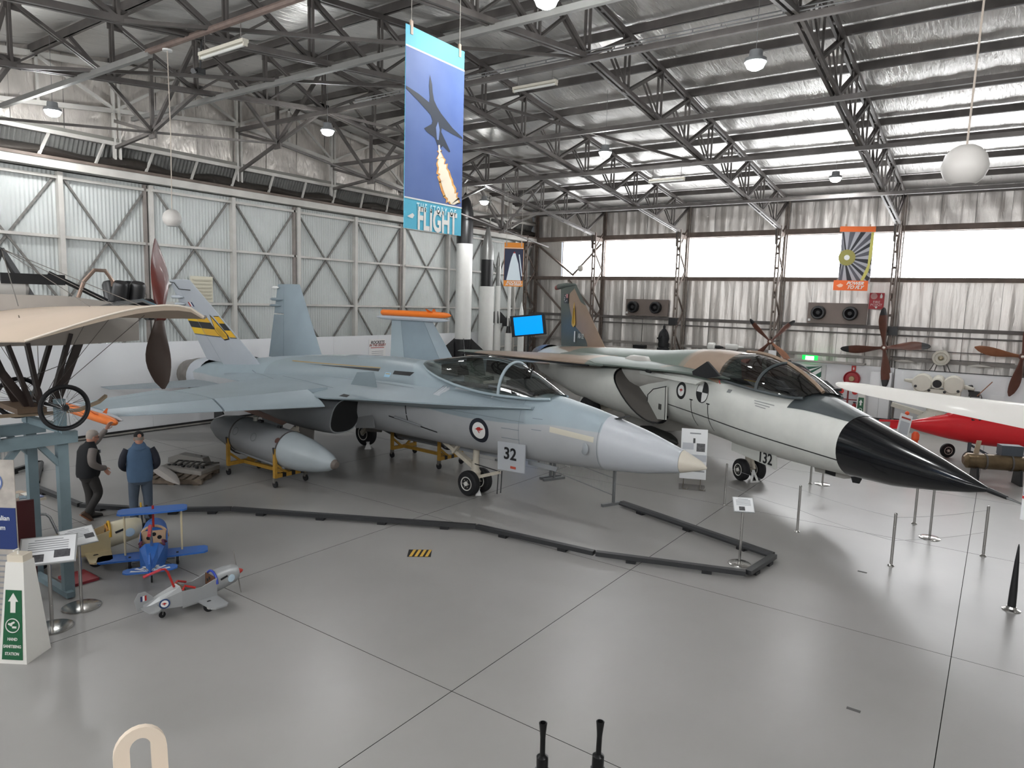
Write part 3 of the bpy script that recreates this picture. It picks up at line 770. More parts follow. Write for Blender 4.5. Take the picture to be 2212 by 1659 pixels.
# canopy, windscreen, cockpit
def can_ring(x, top, hw, base):
    return [Vector((x, hw * math.cos(PI * j / 16) * (1 - 0.08 * math.sin(PI * j / 16)), base + (top - base) * math.sin(PI * j / 16) ** 0.85)) for j in range(17)]
CAN = [(3.20, 2.50, 0.30, 2.44), (3.5, 2.68, 0.44, 2.42), (3.9, 2.90, 0.53, 2.42), (4.3, 3.06, 0.575, 2.42), (4.7, 3.14, 0.585, 2.43), (5.1, 3.165, 0.58, 2.46), (5.6, 3.13, 0.55, 2.52), (6.1, 3.06, 0.48, 2.60), (6.6, 2.98, 0.36, 2.70), (6.95, 2.92, 0.20, 2.82)]
MB().loft([can_ring(*interp(CAN, x)) for x in frange(3.2, 4.3, 8)], closed=False).build('windscreen', M_GLASS, jet)
MB().loft([can_ring(*interp(CAN, x)) for x in frange(4.36, 6.95, 14)], closed=False).build('canopy', M_GLASS, jet)
MB().tube([p + (p - Vector((p.x, 0, 2.5))) * 0.015 for p in can_ring(*interp(CAN, 4.33))], 0.035, 8).build('canopy_bow', M_HWING, jet)
for s in (1, -1):
    MB().tube([Vector((x, s * interp(CAN, x)[2] * 1.02, interp(CAN, x)[3])) for x in frange(3.2, 6.95, 14)], 0.03, 6).build('canopy_sill', M_HWING, jet)
MB().box((4.65, 0, 2.53), (2.3, 0.9, 0.05)).build('cockpit_floor', M_HDARK, jet)
mb = MB(); mb.box((5.45, 0, 2.80), (0.16, 0.36, 0.50), Matrix.Rotation(0.25, 3, 'Y')); mb.box((5.38, 0, 2.62), (0.5, 0.42, 0.14)); mb.box((5.52, 0, 2.98), (0.24, 0.26, 0.20))
mb.build('ejection_seat', mat('seat_green', '#3f4a44', 0.7), jet)
MB().prism([(0, 0), (0.75, 0), (0.75, 0.26), (0.45, 0.28)], 0.72, (3.55, 0, 2.46), (1, 0, 0), (0, 0, 1)).build('instrument_coaming', mat('coaming', '#3c3c3e', 0.7), jet)
mb = MB(); mb.box((4.05, 0, 2.86), (0.04, 0.16, 0.22)); mb.bar((4.05, 0.08, 2.7), (3.95, 0.08, 2.98), 0.02); mb.bar((4.05, -0.08, 2.7), (3.95, -0.08, 2.98), 0.02); mb.build('head_up_display', M_BLACK, jet)
MB().bar((4.9, 0.38, 2.62), (4.45, 0.30, 2.68), 0.05, 0.06).build('side_console', mat('console_grey', '#8d8a84', 0.6), jet)
MB().box((6.05, 0, 2.78), (0.5, 0.5, 0.22)).build('canopy_gear', mat('seat_dark', '#2b2e2d', 0.6), jet)

# intakes
for s in (1, -1):
    st = [(8.45, 1.95, 1.08, 0.43, 1.5, 2.8, 1.16), (9.2, 1.98, 1.03, 0.47, 1.5, 2.8, 1.14), (10.5, 2.0, 1.0, 0.55, 1.5, 2.8, 1.0), (12.0, 2.0, 1.02, 0.6, 1.5, 2.8, 0.82), (13.2, 1.95, 1.10, 0.6, 1.5, 2.8, 0.72)]
    rings = []
    for x in frange(8.45, 13.2, 14):
        q = interp(st, x); r = se_ring(*q[:6], yc=q[6] * s, k=28)
        if x < 8.5: r = [Vector((p.x + (0.30 * (1.95 - p.z) / 0.9), p.y, p.z)) for p in r]
        rings.append(r)
    ik = MB().loft(rings, cap=False).build('engine_intake', M_HUND, jet)
    r0 = rings[0]; cc = sum(r0, Vector()) / len(r0)
    inner = [[cc + (p - cc) * k + Vector((dx, 0, 0)) for p in r0] for k, dx in ((1.0, 0), (1.005, -0.02), (0.94, -0.015), (0.92, 0.05), (0.85, 0.7), (0.75, 1.6))]
    MB().loft(inner[:3], cap=False).build('intake_lip', mat('lip_light', '#a2a6a9', 0.45), ik)
    MB().loft(inner[2:], cap=True).build('intake_duct', M_HDARK, ik)
    MB().prism([(8.0, 1.25), (8.7, 1.15), (8.7, 1.98), (8.15, 2.0)], 0.03, (0, s * 0.76, 0), (1, 0, 0), (0, 0, 1)).build('splitter_plate', mat('splitter', '#8d8f90', 0.5), ik)
    MB().prism([(7.05, 2.38), (7.95, 2.36), (7.72, 2.66), (7.15, 2.72)], 0.02, (0, s * 1.50, 0), (1, 0, 0), (0, 0, 1)).build('extension_fence', mat('fence_grey', '#7d8a90', 0.5), jet) if s > 0 else None
    # pylon under the wing
    MB().prism([(8.9, 1.98), (12.0, 1.98), (11.7, 1.78), (9.3, 1.74)], 0.14, (0, s * 3.0, 0), (1, 0, 0), (0, 0, 1)).build('wing_pylon', mat('pylon_rust', '#6b5a53', 0.6, var=0.2), jet) if s < 0 else None

# markings on the right flank
def decal(name, m, fn, parent=jet):
    mb = MB(); fn(mb); return mb.build(name, m, parent)
RC = (4.74, 1.64)
decal('roundel', mat('roundel_navy', '#151a26', 0.5), lambda b: side.ring(b, RC, 0.175, 0.265))
s2 = Decal(hbv, side.fn, (0, -1, 0), 0.007)
decal('roundel', M_WHITE, lambda b: s2.ring(b, RC, 0.0, 0.178))
s3 = Decal(hbv, side.fn, (0, -1, 0), 0.012)
decal('roundel_emblem', M_RED, lambda b: s3.poly(b, [(RC[0] - 0.13 * x, RC[1] + 0.02 + 0.13 * y) for x, y in KANGAROO]))
decal('panel', mat('formation_strip', '#c3bfae', 0.5), lambda b: side.quad(b, [(3.0, 1.95), (2.05, 1.86), (2.05, 1.76), (3.0, 1.84)]))
for u0, w0, u1, w1 in ((3.42, 2.06, 3.18, 1.84), (4.15, 1.78, 3.70, 1.58)):
    for q in (((u0, w0), (u1, w0)), ((u0, w1), (u1, w1)), ((u0, w0), (u0, w1)), ((u1, w0), (u1, w1))):
        (a, b), (c, d) = q; e = 0.006
        decal('panel_outline', M_LINE, lambda mb: side.quad(mb, [(a - e, b - e), (c + e, d - e), (c + e, d + e), (a - e, b + e)], 6, 1))
decal('ladder_recess', M_BLACK, lambda b: side.quad(b, [(7.5, 1.62), (6.0, 1.43), (6.0, 1.40), (7.5, 1.59)]))
decal('gear_door_line', M_BLACK, lambda b: side.quad(b, [(6.95, 1.98), (6.92, 1.98), (6.88, 1.55), (6.91, 1.55)]))
MB().tube([(7.25, 0.80, 1.62), (6.4, 0.79, 1.52)], 0.025, 6).build('ladder_rail', M_HUND, jet)
for u in (1.98, 3.72):
    decal('panel_line', M_LINE, lambda b: side.quad(b, [(u - .005, interp(FS, u)[1] - .12), (u + .005, interp(FS, u)[1] - .12), (u + .005, interp(FS, u)[2] + .1), (u - .005, interp(FS, u)[2] + .1)], 1, 14))
decal('panel_line', M_LINE, lambda b: side.quad(b, [(7.0, 2.0), (3.6, 1.95), (3.6, 1.96), (7.0, 2.01)], 14, 1))
MB().lathe([(0.0, 0.02), (0.10, 0.015), (0.12, 0.0)], 16, tuple(side.pt(1.98 + 0.25, 1.62)), (0.35, 0.93, 0)).build('sensor_blister', mat('blister', '#9fa4a8', 0.4), jet)
MB().box((1.75, 0.0, 2.22), (0.28, 0.2, 0.03), Matrix.Rotation(0.32, 3, 'Y')).build('gun_muzzle', M_HDARK, jet)
decal('patch', mat('patch_light', '#b6bcc0', 0.5), lambda b: flank.quad(b, [(5.63, 2.50), (5.19, 2.50), (5.19, 2.40), (5.63, 2.42)]))
decal('patch', mat('patch_light', '#b6bcc0', 0.5), lambda b: flank.quad(b, [(5.95, 2.62), (5.72, 2.62), (5.72, 2.56), (5.95, 2.56)]))
decal('ejection_triangle', mat('patch_light', '#b6bcc0', 0.5), lambda b: flank.poly(b, [(4.66, 2.46), (4.42, 2.46), (4.54, 2.33)]))
# dark bleed slots along the spine and the pale hump panels
decal('slot', M_BLACK, lambda b: side.quad(b, [(10.7, 2.585), (8.0, 2.665), (8.0, 2.60), (9.4, 2.60)], 14, 2))
decal('slot', M_BLACK, lambda b: side.quad(b, [(7.52, 2.655), (6.92, 2.665), (6.98, 2.58), (7.52, 2.575)], 8, 2))
decal('slot_edge', mat('slot_tan', '#a98c57', 0.6), lambda b: side.quad(b, [(11.3, 2.62), (8.0, 2.69), (8.0, 2.672), (11.3, 2.60)], 14, 1))
decal('spine_panel', mat('spine_pale', '#bfc7c6', 0.45), lambda b: topd.quad(b, [(11.6, -0.28), (9.7, -0.30), (9.7, 0.30), (11.6, 0.28)], 10, 6))
for x0 in (9.7, 10.6, 11.6): decal('panel_line', M_LINE, lambda b: topd.quad(b, [(x0, -0.5), (x0 + .012, -0.5), (x0 + .012, 0.5), (x0, 0.5)], 1, 10))
decal('rescue_panel', mat('rescue_blue', '#8fb4cc', 0.5), lambda b: flank.quad(b, [(7.76, 2.60), (7.58, 2.60), (7.58, 2.50), (7.76, 2.50)]))
decal('rescue_arrow', mat('slot_tan', '#a98c57', 0.6), lambda b: Decal(upd, flank.fn, (0, -1, 0), 0.008).quad(b, [(7.74, 2.58), (7.60, 2.58), (7.60, 2.56), (7.74, 2.56)]))
decal('vent', M_HDARK, lambda b: upper.quad(b, [(8.0, 1.66), (7.78, 1.66), (7.74, 1.78), (8.0, 1.80)]))
for (a, b_) in (((12.6, 1.2), (9.2, 1.95)), ((11.0, 1.3), (8.6, 1.5)), ((9.4, 0.95), (6.6, 0.8))):
    decal('panel_line', M_LINE, lambda b: upper.quad(b, [(a[0], a[1]), (b_[0], b_[1]), (b_[0], b_[1] + .014), (a[0], a[1] + .014)], 12, 1))

# nose gear
ng = MB().tube([(5.40, 0, 1.10), (5.42, 0, 0.55)], 0.075, 12); ng.lathe([(0.12, 0), (0.13, 0.10), (0.09, 0.16), (0.09, 0.34)], 16, (5.42, 0, 0.42))
ng = ng.build('nose_gear_leg', M_CREAM, jet)
MB().bar((5.44, 0, 0.62), (6.55, 0.05, 1.18), 0.13, 0.09).build('drag_brace', M_CREAM, ng)
MB().bar((6.0, 0.12, 0.88), (5.75, 0.12, 1.15), 0.10, 0.05).build('brace_link', M_CREAM, ng)
MB().bar((5.36, 0.09, 0.40), (4.62, 0.12, 0.66), 0.09, 0.07).build('launch_bar', M_CREAM, ng)
MB().tube([(5.35, 0.1, 0.72), (4.62, 0.12, 0.68)], 0.012, 6).build('hydraulic_line', M_BLACK, ng)
for y in (0.10, -0.02): MB().tube([(4.66, y, 0.66), (4.64, y + 0.05, 0.18)], 0.012, 6).build('tie_down_rod', M_BLACK, ng)
mb = MB().tube([(5.42, -0.24, 0.285), (5.42, 0.24, 0.285)], 0.05, 10); mb.box((5.42, 0, 0.38), (0.16, 0.14, 0.22)); mb.bar((5.50, 0, 0.5), (5.60, 0, 0.33), 0.06); mb.bar((5.60, 0, 0.33), (5.44, 0, 0.26), 0.06); mb.build('axle', M_CREAM, ng)
def wheel(parent, c, r, w, ax=(0, 1, 0), hub=M_HUB, side_=1):
    prof = [(r * 0.55, -w / 2), (r * 0.86, -w / 2), (r * 0.97, -w * 0.36), (r, -w * 0.15), (r, w * 0.15), (r * 0.97, w * 0.36), (r * 0.86, w / 2), (r * 0.55, w / 2)]
    wv = MB().lathe(prof, 28, c, ax, cap=True).build('wheel', M_TYRE, parent)
    for q in (-1, 1):
        h = MB().lathe([(r * 0.56, 0.0), (r * 0.54, 0.012), (r * 0.40, -0.015), (r * 0.20, -0.01), (r * 0.16, 0.03), (0.001, 0.035)], 24, tuple(Vector(c) + Vector(ax) * (q * w / 2)), tuple(Vector(ax) * q), cap=False)
        h.build('wheel_hub', hub, wv)
    for k in range(6):
        bt = MB()
        a = k * PI / 3; x, y, z = frame_from(ax)
        p = Vector(c) + Vector(ax) * (side_ * (w / 2 + 0.005)) + (x * math.cos(a) + y * math.sin(a)) * r * 0.30
        bt.tube([p - Vector(ax) * 0.02 * side_, p + Vector(ax) * 0.012 * side_], r * 0.05, 6)
        bt.build('wheel_bolt', mat('bolt_grey', '#8a857c', 0.5), wv)
    return wv
wheel(ng, (5.42, 0.21, 0.285), 0.285, 0.18); wheel(ng, (5.42, -0.21, 0.285), 0.285, 0.18)
MB().lathe([(0.10, 0), (0.09, 0.02), (0.04, 0.12), (0.06, 0.16)], 4, (5.30, 0.02, 0)).build('jack_pad', M_WHITE, ng)
nd = MB().prism([(-0.36, -0.30), (0.34, -0.33), (0.36, 0.26), (-0.36, 0.28)], 0.03, (3.90, 0.62, 1.22), (1, 0, 0), (0, 0, 1)).build('nose_gear_door', M_RADOME, jet)
text('number_32', '32', 0.34, M_BLACK, nd, plane_matrix((3.92, 0.640, 1.25), (-1, 0, 0), (0, 0, 1)), offset=0.008)
MB().box((3.83, 0.638, 0.99), (0.14, 0.01, 0.05)).build('warning_tag', mat('tag_red', '#b8503c', 0.5), nd)
MB().prism([(0, 0), (0.75, 0.02), (0.75, -0.07), (0.05, -0.10)], 0.02, (2.95, 0.30, 1.10), (1, 0, 0), (0, 0, 1)).build('nose_gear_front_door', M_HUND, jet)
MB().prism([(4.6, 1.1), (6.8, 1.1), (6.7, 0.78), (4.75, 0.82)], 0.03, (0, -0.45, 0), (1, 0, 0), (0, 0, 1)).build('nose_gear_rear_door', M_HFIN, jet)
# main gear
for s in (1, -1):
    lg = MB().tube([(10.55, s * 0.95, 1.10), (10.75, s * 1.30, 0.70)], 0.11, 12); lg.lathe([(0.13, -0.12), (0.13, 0.12)], 14, (10.75, s * 1.30, 0.70), (0, 1, 0))
    lg = lg.build('main_gear_leg', M_CREAM, jet)
    MB().bar((10.75, s * 1.34, 0.70), (11.15, s * 1.42, 0.38), 0.13, 0.12).build('trailing_arm', M_CREAM, lg)
    MB().tube([(10.62, s * 1.15, 0.98), (11.08, s * 1.40, 0.48)], 0.05, 10).build('shock_strut', M_CHROME, lg)
    MB().bar((10.2, s * 0.8, 1.1), (10.7, s * 1.25, 0.72), 0.08, 0.06).build('side_brace', M_CREAM, lg)
    wheel(lg, (11.15, s * 1.56, 0.375), 0.375, 0.26, side_=s)
    MB().lathe([(0.13, 0), (0.11, 0.03), (0.05, 0.15), (0.07, 0.2)], 4, (10.75, s * 1.30, 0)).build('jack_pad', M_WHITE, lg)
    MB().prism([(9.9, 1.10), (10.65, 1.10), (10.6, 0.55), (9.95, 0.62)], 0.03, (0, s * 1.12, 0), (1, 0, 0), (0, 0, 1)).build('main_gear_door', mat('door_brown_grey', '#8d8884', 0.5), jet)
    MB().prism([(11.4, 1.12), (12.4, 1.12), (12.35, 0.62), (11.45, 0.58)], 0.03, (0, s * 1.05, 0), (1, 0, 0), (0, 0, 1)).build('main_gear_door', mat('door_grey', '#5f6265', 0.5), jet)
    MB().prism([(10.7, 1.12), (11.3, 1.12), (11.3, 0.80), (10.75, 0.80)], 0.03, (0, s * 0.55, 0), (1, 0, 0), (0, 0, 1)).build('main_gear_door', M_CREAM, jet)
MB().prism([(10.6, 1.14), (13.0, 1.30), (13.2, 1.18), (10.9, 1.0)], 0.04, (0, 1.38, 0), (1, 0, 0), (0, 0, 1)).build('open_bay_door', mat('bay_rust', '#7b5b4e', 0.6), jet)
# ------------------------------------------------------------------ camouflaged swing-wing bomber
M_BCAMO = camo_mat('bomber_camouflage', '#d3d4ce', '#9d8978', 2.50, '#68746b', 0.48, amp=0.10, scale=0.33, thr=0.50)
M_BTAN = mat('bomber_tan', '#98826f', 0.5, var=0.05); M_BGREEN = mat('bomber_green', '#515954', 0.5, var=0.06)
M_BWHITE = mat('bomber_white', '#d3d4ce', 0.38, var=0.04)
M_BUND = mat('bomber_under', '#b5b3ad', 0.5, var=0.08)
M_BGLASS = glass_mat('smoked_glass', '#b2b8b8', 0.35)
M_RADBLK = mat('gloss_black_radome', '#0b0d12', 0.16, coat=0.4)
M_ANTIG = mat('anti_glare_grey', '#4c5254', 0.35)
bom = thing('swing_wing_bomber', 'white and camouflaged swing-wing bomber with glossy black nose numbered 132', 'bomber', (0.09, 13.55, 0), math.radians(180 - 39.0))
BS = [(0.0, 1.53, 1.49, 0.01, 1.51, 2.0), (0.36, 1.635, 1.38, 0.13, 1.51, 2.0), (0.92, 1.80, 1.25, 0.27, 1.52, 2.0), (1.85, 2.04, 1.08, 0.46, 1.56, 2.0), (2.80, 2.26, 1.01, 0.62, 1.62, 2.05), (3.9, 2.50, 0.95, 0.78, 1.68, 2.2),
      (4.6, 2.54, 0.93, 0.88, 1.72, 2.4), (5.6, 2.58, 0.90, 0.97, 1.76, 2.5), (6.35, 2.66, 0.90, 1.0, 1.8, 2.5), (6.72, 3.20, 0.90, 1.02, 1.85, 2.2), (8.1, 3.22, 0.92, 1.08, 1.9, 2.2), (9.5, 3.12, 0.93, 1.15, 1.9, 2.3), (11.0, 2.98, 0.95, 1.3, 1.9, 2.4),
      (13.0, 2.86, 0.95, 1.6, 1.9, 2.6), (16.0, 2.72, 1.0, 1.75, 1.85, 2.8), (18.5, 2.58, 1.15, 1.6, 1.85, 2.8), (20.5, 2.46, 1.35, 1.4, 1.85, 2.6), (21.4, 2.3, 1.5, 1.15, 1.85, 2.4)]
bb = body_loft(BS, frange(2.80, 6.35, 16) + frange(6.42, 7.0, 6) + frange(7.2, 21.4, 40), k=40)
bb.build('fuselage', M_BCAMO, bom)
rd = body_loft(BS, [0, 0.05, 0.15, 0.36] + frange(0.6, 2.83, 12), k=40); rd.v = [tuple(Vector(v) + Vector((0, v[1], v[2] - 1.55)) * 0.004) for v in rd.v]; rd.build('radome', M_RADBLK, bom)
MB().tube([(0.05, 0, 1.51), (-0.28, 0, 1.47)], [0.045, 0.03], 10).build('nose_probe', M_BLACK, bom); MB().tube([(-0.26, 0, 1.472), (-0.9, 0, 1.40)], [0.022, 0.008], 8).build('pitot_tip', M_CHROME, bom)
bbv = bb.bvh()
bs = Decal(bbv, lambda u, w: (u, 4.0, w), (0, -1, 0)); bt = Decal(bbv, lambda u, w: (u, w, 6.0), (0, 0, -1))
bs2 = Decal(bbv, bs.fn, (0, -1, 0), 0.008); bs3 = Decal(bbv, bs.fn, (0, -1, 0), 0.012)
def bdecal(name, m, fn): mb = MB(); fn(mb); return mb.build(name, m, bom)
bdecal('anti_glare_panel', M_ANTIG, lambda b: Decal(bbv, bt.fn, (0, 0, -1), 0.010).quad(b, [(2.82, -0.36), (4.30, -0.70), (4.30, 0.70), (2.82, 0.36)], 24, 28))
bdecal('camouflage_patch', M_BTAN, lambda b: Decal(bbv, bt.fn, (0, 0, -1), 0.008).quad(b, [(6.70, -0.93), (7.9, -0.99), (8.5, 0.95), (6.70, 0.93)], 24, 30))
bdecal('roundel', M_BLACK, lambda b: bs.ring(b, (8.22, 2.08), 0.15, 0.235)); bdecal('roundel', M_WHITE, lambda b: bs2.ring(b, (8.22, 2.08), 0, 0.152))
bdecal('roundel_emblem', M_RED, lambda b: bs3.poly(b, [(8.22 - 0.10 * x, 2.09 + 0.10 * y) for x, y in KANGAROO]))
bdecal('calibration_disc', M_BLACK, lambda b: bs.ring(b, (7.24, 2.16), 0.25, 0.275))
for k in range(4): bdecal('calibration_disc', (M_WHITE, M_BLACK)[k % 2], lambda b: bs2.ring(b, (7.24, 2.16), 0.0, 0.25, 10, k * PI / 2, (k + 1) * PI / 2))
bdecal('side_line', M_BLACK, lambda b: bs.quad(b, [(8.9, 1.62), (2.82, 1.40), (2.82, 1.375), (8.9, 1.595)], 40, 1))
for u in (7.72, 6.95):
    bdecal('step_line', M_BLACK, lambda b: bs.quad(b, [(u, 1.90), (u - 0.03, 1.90), (u - 0.03, 1.20), (u, 1.20)], 1, 12))
    bdecal('step_line', M_BLACK, lambda b: bs.quad(b, [(u + 0.06, 1.92), (u - 0.09, 1.92), (u - 0.09, 1.89), (u + 0.06, 1.89)], 3, 1))
bdecal('rescue_arrow', mat('arrow_red', '#c0554f', 0.5), lambda b: bs.poly(b, [(6.55, 2.62), (6.75, 2.62 - 0.10), (6.70, 2.60)][::1] + [(6.62, 2.45)]))
for k in range(3): bdecal('stencil', mat('stencil_grey', '#8b8d8c', 0.5), lambda b: bs.quad(b, [(5.3 - 0.05 * k, 2.24 - 0.05 * k), (4.65 + 0.1 * k, 2.22 - 0.05 * k), (4.65 + 0.1 * k, 2.20 - 0.05 * k), (5.3 - 0.05 * k, 2.22 - 0.05 * k)], 6, 1))
bdecal('stencil', mat('stencil_grey', '#8b8d8c', 0.5), lambda b: bs.quad(b, [(6.35, 2.36), (6.2, 2.36), (6.2, 2.28), (6.35, 2.28)], 2, 1))
bdecal('hatch_mark', M_YEL2, lambda b: bt.quad(b, [(7.15, 0.30), (7.15, 0.46), (6.95, 0.46), (6.95, 0.30)], 3, 3)) 
# gloves, wings
def slab_wing(sec, s, nf=8):
    """sec: list of (leading edge point, trailing edge point, thickness)"""
    rings = []
    for le, te, th in sec:
        le, te = Vector(le), Vector(te); up = []; dn = []
        for i in range(nf + 1):
            f = i / nf; t = th * (math.sqrt(f + 0.002) * (1 - f) * 1.7 + 0.04); p = le.lerp(te, f)
            up.append(p + Vector((0, 0, t))); dn.append(p - Vector((0, 0, t)))
        r = [Vector((p.x, p.y * s, p.z)) for p in up + dn[::-1]]
        rings.append(r if s < 0 else r[::-1])
    return MB().loft(rings)
M_WCAMO = camo_mat('wing_camouflage', '#978372', '#978372', -9, '#66716a', 0.5, amp=0.1, scale=0.32, thr=0.5)
for s in (1, -1):
    slab_wing([((6.3, 0.85, 2.62), (16.0, 0.85, 2.55), 0.16), ((8.2, 1.30, 2.60), (16.2, 1.3, 2.52), 0.16), ((9.8, 1.85, 2.56), (16.0, 1.8, 2.48), 0.14), ((11.3, 2.35, 2.52), (15.0, 2.3, 2.46), 0.10)], s, 10).build('wing_glove', M_WCAMO, bom)
    MB().prism([(6.7, 2.52), (11.4, 2.40), (11.4, 2.30), (7.0, 2.40)], 0.12, (0, s * 1.32, 0), (1, 0, 0), (0, 0, 1)).build('glove_fillet', M_BWHITE, bom)
    slab_wing([((10.9, 2.25, 2.50), (15.9, 1.55, 2.46), 0.16), ((14.8, 3.6, 2.40), (17.9, 2.95, 2.38), 0.11), ((18.9, 4.98, 2.29), (20.1, 4.55, 2.28), 0.05), ((19.25, 5.1, 2.28), (20.0, 4.85, 2.27), 0.02)], s, 10).build('swept_wing', M_WCAMO, bom)
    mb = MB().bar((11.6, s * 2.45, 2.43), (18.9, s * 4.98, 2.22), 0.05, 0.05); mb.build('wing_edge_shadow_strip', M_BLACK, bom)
    if s > 0: MB().prism([(0, 0), (0.62, 0.30), (1.30, -0.02), (1.25, -0.10), (0.6, -0.12)], 0.05, (6.0, s * 1.30, 2.72), (1, 0, 0), (0, 0, 1)).build('glove_seal', M_BLACK, bom)
    MB().tube([(9.3, s * 1.60, 2.50), (9.05, s * 1.60, 2.50)], 0.04, 8).build('nav_light', M_BLACK, bom)
    slab_wing([((16.9, 1.5, 1.95), (20.6, 1.5, 1.95), 0.10), ((20.3, 4.2, 1.9), (21.9, 4.2, 1.9), 0.04)], s).build('tailplane', M_WCAMO, bom)
    MB().lathe([(0.66, 0), (0.62, 0.8), (0.50, 1.5), (0.45, 1.5), (0.5, 0.3), (0.05, 0.2)], 24, (20.2, s * 0.72, 1.86), (1, 0, 0), cap=False).build('exhaust_nozzle', M_NOZ, bom)
    # intake nacelle
    st = [(9.2, 2.42, 1.02, 0.70, 1.9, 2.2, 1.28), (11.5, 2.46, 0.98, 0.78, 1.9, 2.2, 1.28), (15.0, 2.44, 1.0, 0.80, 1.85, 2.3, 1.2), (19.5, 2.3, 1.3, 0.6, 1.85, 2.3, 1.0)]
    rings = []
    for i, x in enumerate(frange(9.2, 19.5, 16)):
        q = interp(st, x); r = se_ring(*q[:6], yc=s * q[6], k=32)
        w = max(0, 1 - i / 3.0)
        r = [Vector((p.x + w * (p.z - 1.1) * 1.55, p.y, p.z)) for p in r]; rings.append(r)
    nac = MB().loft(rings, cap=False).build('engine_nacelle', M_BWHITE, bom)
    cc = sum(rings[0], Vector()) / 32
    inn = [[cc + (p - cc) * k + Vector((dx, 0, 0)) for p in rings[0]] for k, dx in ((1.012, 0.0), (1.012, -0.03), (0.95, -0.02), (0.93, 0.3), (0.85, 1.4))]
    MB().loft(inn[:3], cap=False).build('intake_lip', M_BLACK, nac)
    MB().loft(inn[2:], cap=True).build('intake_duct', mat('duct_grey', '#57534f', 0.6), nac)
    MB().lathe([(0.02, 0.0), (0.30, 1.2), (0.52, 1.9), (0.50, 2.6)], 24, (8.75, s * 1.02, 2.30), (1, 0, 0.0)).build('intake_spike', M_BUND, nac)
    mb = MB().prism([(8.75, 1.18), (10.0, 1.02), (9.9, 1.75), (9.55, 1.95), (8.8, 2.10)], 0.04, (0, s * 1.20, 0), (1, 0, 0), (0, 0, 1)); mb.build('splitter_plate', M_BWHITE, nac)
    MB().tube([(9.9, s * 1.225, 1.04), (9.88, s * 1.225, 1.74), (9.55, s * 1.225, 1.95), (8.8, s * 1.225, 2.12)], 0.015, 5).build('plate_edge', M_BLACK, nac)
    MB().tube([(8.78, s * 1.225, 1.18), (8.82, s * 1.225, 2.10)], 0.012, 5).build('plate_edge', M_BLACK, nac)
    MB().box((9.1, s * 1.225, 1.50), (0.16, 0.012, 0.16)).build('vent_square', mat('vent_dark', '#4a4a48', 0.5), nac)
    # main wheels and gear
    mg = MB().tube([(13.2, s * 0.6, 1.05), (13.5, s * 1.2, 0.70)], 0.12, 10); mg.bar((13.5, s * 1.0, 0.7), (13.5, s * 1.4, 0.62), 0.2, 0.2); mg = mg.build('main_gear_leg', M_CREAM, bom)
    wheel(mg, (13.5, s * 1.55, 0.60), 0.60, 0.42, side_=s)
    MB().bar((12.2, s * 0.9, 1.0), (13.2, s * 1.1, 0.75), 0.08, 0.08).build('gear_strut', M_CREAM, mg)
    MB().bar((14.6, s * 1.2, 1.2), (13.8, s * 1.7, 0.9), 0.3, 0.03).build('gear_door_link', M_WHITE, mg)
MB().prism([(9.9, 1.0), (12.6, 1.0), (12.2, 0.38), (10.3, 0.55)], 1.5, (0, 0, 0), (1, 0, 0), (0, 0, 1)).build('speed_brake_door', M_BUND, bom)
# fin: tan front and dark green rear, red tipped fairing
F0, F1, F2, F3 = Vector((15.9, 0, 2.62)), Vector((20.95, 0, 2.42)), Vector((19.40, 0, 5.14)), Vector((21.30, 0, 5.02))
def bfin(fn0, fn1, h0=0.0, h1=1.0, fat=1.0):
    rings = []
    for h in frange(h0, h1, 16):
        le, te = F0.lerp(F2, h), F1.lerp(F3, h); r = []; a, b = fn0(h), fn1(h)
        for q in (1, -1):
            l = []
            for f in frange(a, b, 6):
                p = le.lerp(te, f); th = fat * 0.10 * (1 - 0.55 * h) * (math.sqrt(max(f, 0) + 0.002) * (1 - f) * 1.7 + 0.05)
                l.append(p + Vector((0, q * th, 0)))
            r += l if q > 0 else l[::-1]
        rings.append(r)
    return MB().loft(rings)
def curve(pts): return lambda h: interp(pts, h)[1]
SPL = curve([(0, 0.34), (0.10, 0.31), (0.2, 0.36), (0.3, 0.48), (0.38, 0.56), (0.5, 0.58), (0.62, 0.60), (0.8, 0.60), (0.9, 0.42), (0.96, 0.02), (1.0, 0.01)])
fin = bfin(SPL, lambda h: 1.0).build('tail_fin', M_BGREEN, bom)
bfin(lambda h: 0.0, SPL).build('fin_front', M_BTAN, fin)
bfin(lambda h: -0.006, curve([(0.66, 0.005), (0.72, 0.10), (1.0, 0.14)]), 0.66, 1.0, 1.12).build('fin_edge', M_BGREEN, fin)
MB().tube([(22.0, 0, 5.03), (21.9, 0, 5.03), (21.55, 0, 5.08)], [0.03, 0.10, 0.125], 12).build('fin_tip_cap', mat('tip_red', '#8f3a36', 0.5), fin)
MB().tube([(21.55, 0, 5.08), (20.6, 0, 5.14), (19.5, 0, 5.14), (19.3, 0, 5.10)], [0.125, 0.10, 0.05, 0.01], 12).build('fin_tip_fairing', M_BGREEN, fin)
YF = 0.085
MB().box((19.08, YF + 0.012, 2.95), (0.13, 0.01, 0.46)).build('white_bar', M_WHITE, fin)
MB().prism([(0, 0.55), (0.22, -0.30), (0.20, -0.42), (0.0, -0.52), (-0.20, -0.42), (-0.22, -0.30)], 0.008, (19.28, YF + 0.012, 3.85), (-1, 0, 0), (0, 0, 1)).build('yellow_emblem', mat('emblem_gold', '#cfa736', 0.5), fin)
for q in (-0.10, -0.03, 0.04, 0.11): MB().bar((19.28 + q, YF + 0.02, 3.42 + abs(q)), (19.28 + q * 0.2, YF + 0.02, 4.15), 0.012, 0.004).build('emblem_line', mat('emblem_brown', '#8d6f22', 0.5), fin)
